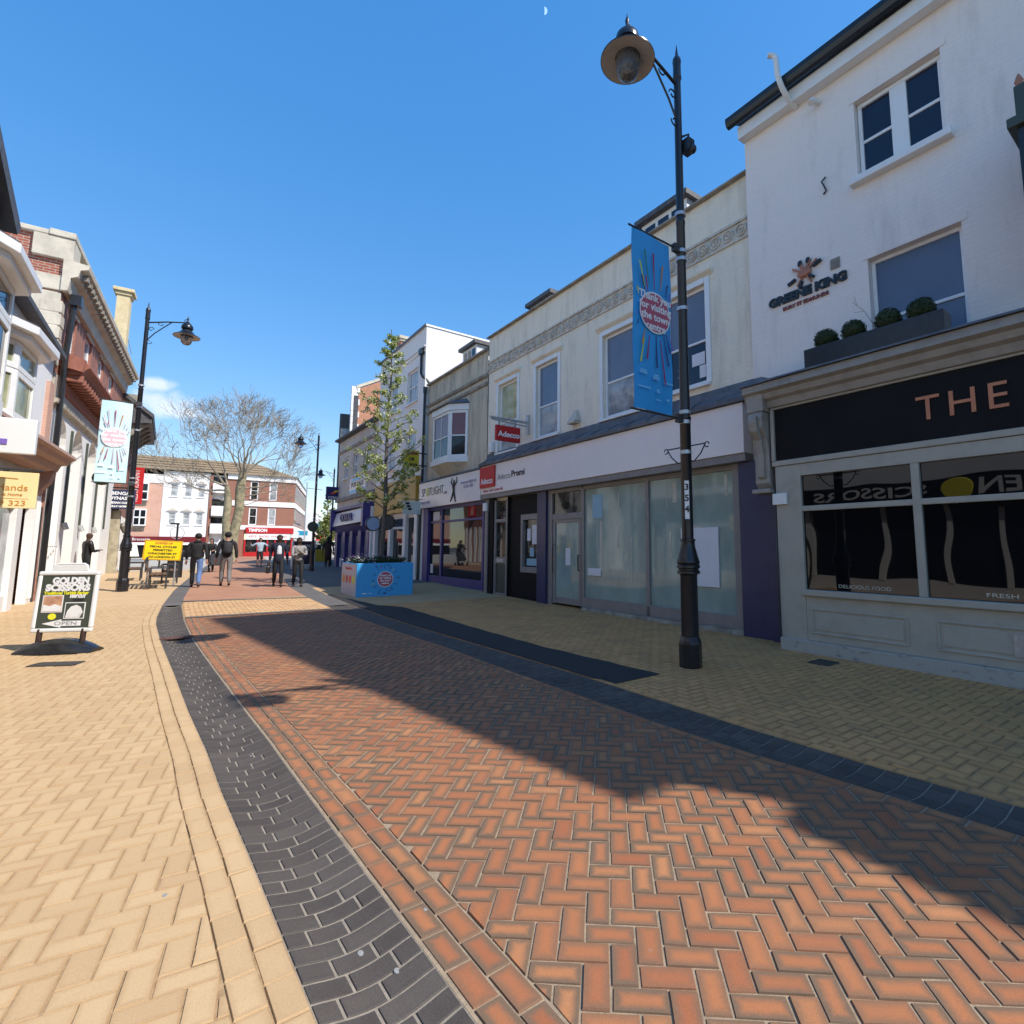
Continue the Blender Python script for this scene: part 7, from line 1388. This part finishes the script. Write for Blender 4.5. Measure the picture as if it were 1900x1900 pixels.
# ================================================================ SKY, SUN, CAMERA
sunv=(dS*-.79+nR*.48+ZV*1.0).normalized()
el=math.asin(sunv.z); az=math.atan2(sunv.x,sunv.y)
ld=bpy.data.lights.new('sun','SUN'); ld.energy=SUN_E; ld.angle=math.radians(.53); ld.color=(1,.94,.85); lo=bpy.data.objects.new('sun',ld); COL.objects.link(lo); lo.rotation_euler=sunv.to_track_quat('Z','Y').to_euler()
W_=bpy.data.worlds.new('World'); SC.world=W_; W_.use_nodes=True; t=W_.node_tree; bg=t.nodes['Background']; bg.inputs['Strength'].default_value=SKY_E
sk=nd(t,'ShaderNodeTexSky',sky_type='NISHITA'); sk.sun_disc=False; sk.sun_elevation=el; sk.sun_rotation=az; sk.air_density=1.1; sk.dust_density=.25; sk.ozone_density=3.0; sk.altitude=80
gm=nd(t,'ShaderNodeGamma'); gm.inputs['Gamma'].default_value=SKY_G; lk(t,sk.outputs['Color'],gm.inputs['Color'])
hs=nd(t,'ShaderNodeHueSaturation'); hs.inputs['Saturation'].default_value=SKY_S; hs.inputs['Hue'].default_value=SKY_H; hs.inputs['Value'].default_value=SKY_V; lk(t,gm.outputs['Color'],hs.inputs['Color'])
tc=nd(t,'ShaderNodeTexCoord')
def cloud_at(px,py,r,seed,prev):
    d=Vector((px-CX,FPX*math.cos(PITCH)+(CY-py)*-math.sin(PITCH),0)); F=Vector((0,math.cos(PITCH),math.sin(PITCH))); U=Vector((0,-math.sin(PITCH),math.cos(PITCH))); d=(F+Vector((1,0,0))*((px-CX)/FPX)+U*((CY-py)/FPX)).normalized()
    mp=nd(t,'ShaderNodeMapping'); mp.inputs['Location'].default_value=-d; lk(t,tc.outputs['Generated'],mp.inputs['Vector'])
    sc=nd(t,'ShaderNodeVectorMath',operation='MULTIPLY'); sc.inputs[1].default_value=(1/r,1/r,2.1/r); lk(t,mp.outputs['Vector'],sc.inputs[0])
    ln=nd(t,'ShaderNodeVectorMath',operation='LENGTH'); lk(t,sc.outputs['Vector'],ln.inputs[0])
    nz=nd(t,'ShaderNodeTexNoise'); nz.inputs['Scale'].default_value=26; nz.inputs['Detail'].default_value=6; nz.inputs['Roughness'].default_value=.55; mp2=nd(t,'ShaderNodeMapping'); mp2.inputs['Location'].default_value=(seed,0,0); lk(t,tc.outputs['Generated'],mp2.inputs['Vector']); lk(t,mp2.outputs['Vector'],nz.inputs['Vector'])
    a=nd(t,'ShaderNodeMath',operation='MULTIPLY_ADD'); a.inputs[1].default_value=1.5; lk(t,nz.outputs['Fac'],a.inputs[0]); 
    b=nd(t,'ShaderNodeMath',operation='SUBTRACT'); b.inputs[0].default_value=.15; lk(t,ln.outputs['Value'],b.inputs[1]); lk(t,b.outputs['Value'],a.inputs[2])
    mr=nd(t,'ShaderNodeMapRange',interpolation_type='SMOOTHSTEP'); mr.inputs['From Min'].default_value=0.0; mr.inputs['From Max'].default_value=.75; mr.inputs['To Max'].default_value=.62; lk(t,a.outputs['Value'],mr.inputs['Value'])
    mx=nd(t,'ShaderNodeMix',data_type='RGBA'); lk(t,mr.outputs['Result'],mx.inputs['Factor']); lk(t,prev,mx.inputs[6]); mx.inputs[7].default_value=(CLOUD,CLOUD*1.0,CLOUD*1.03,1)
    return mx.outputs[2]
col=cloud_at(300,752,.062,3.,hs.outputs['Color']); col=cloud_at(292,712,.03,5.,col); col=cloud_at(352,768,.035,9.,col)
lk(t,col,bg.inputs['Color'])
# pale day moon
F=Vector((0,math.cos(PITCH),math.sin(PITCH))); U=Vector((0,-math.sin(PITCH),math.cos(PITCH))); md=(F+Vector((1,0,0))*((1010-CX)/FPX)+U*((CY-20)/FPX)).normalized(); mc=Vector((0,0,HC))+md*3000
MX=md.cross(ZV).normalized(); MY=MX.cross(md).normalized()
mm,tt,bb=newmat('moon'); e=nd(tt,'ShaderNodeEmission'); e.inputs['Color'].default_value=(.33,.55,.92,1); e.inputs['Strength'].default_value=1.15; lk(tt,e.outputs['Emission'],tt.nodes['Material Output'].inputs['Surface'])
q=MB(); R_=13.
outer=[(R_*math.cos(a),R_*math.sin(a)) for a in [math.radians(-100+20*i) for i in range(11)]]; inner=[(R_*.15*math.cos(a)-1,R_*math.sin(a)) for a in [math.radians(-100+20*i) for i in range(11)]]
q.prism([mc+MX*x+MY*y for x,y in outer+inner[::-1]],md*6); o=q.build('moon','moon'); tag(o,'tiny pale half moon high in the blue sky','moon')
cam=bpy.data.cameras.new('camera'); co_=bpy.data.objects.new('camera',cam); COL.objects.link(co_); SC.camera=co_
co_.location=(0,0,HC); co_.rotation_euler=(math.pi/2+PITCH,0,0); cam.sensor_fit='HORIZONTAL'; cam.sensor_width=36; cam.lens=36*FPX/1900; cam.shift_x=-(CX-950)/1900; cam.shift_y=-(950-CY)/1900; cam.clip_start=.05; cam.clip_end=8000
vs_=SC.view_settings; vs_.view_transform='Standard'; vs_.look='None'; vs_.gamma=1; vs_.exposure=EXPO
try: SC.view_settings.use_curve_mapping=False
except Exception: pass
SC.cycles.max_bounces=8; SC.cycles.diffuse_bounces=4; SC.cycles.glossy_bounces=4; SC.cycles.caustics_reflective=False; SC.cycles.caustics_refractive=False; SC.cycles.use_denoising=True
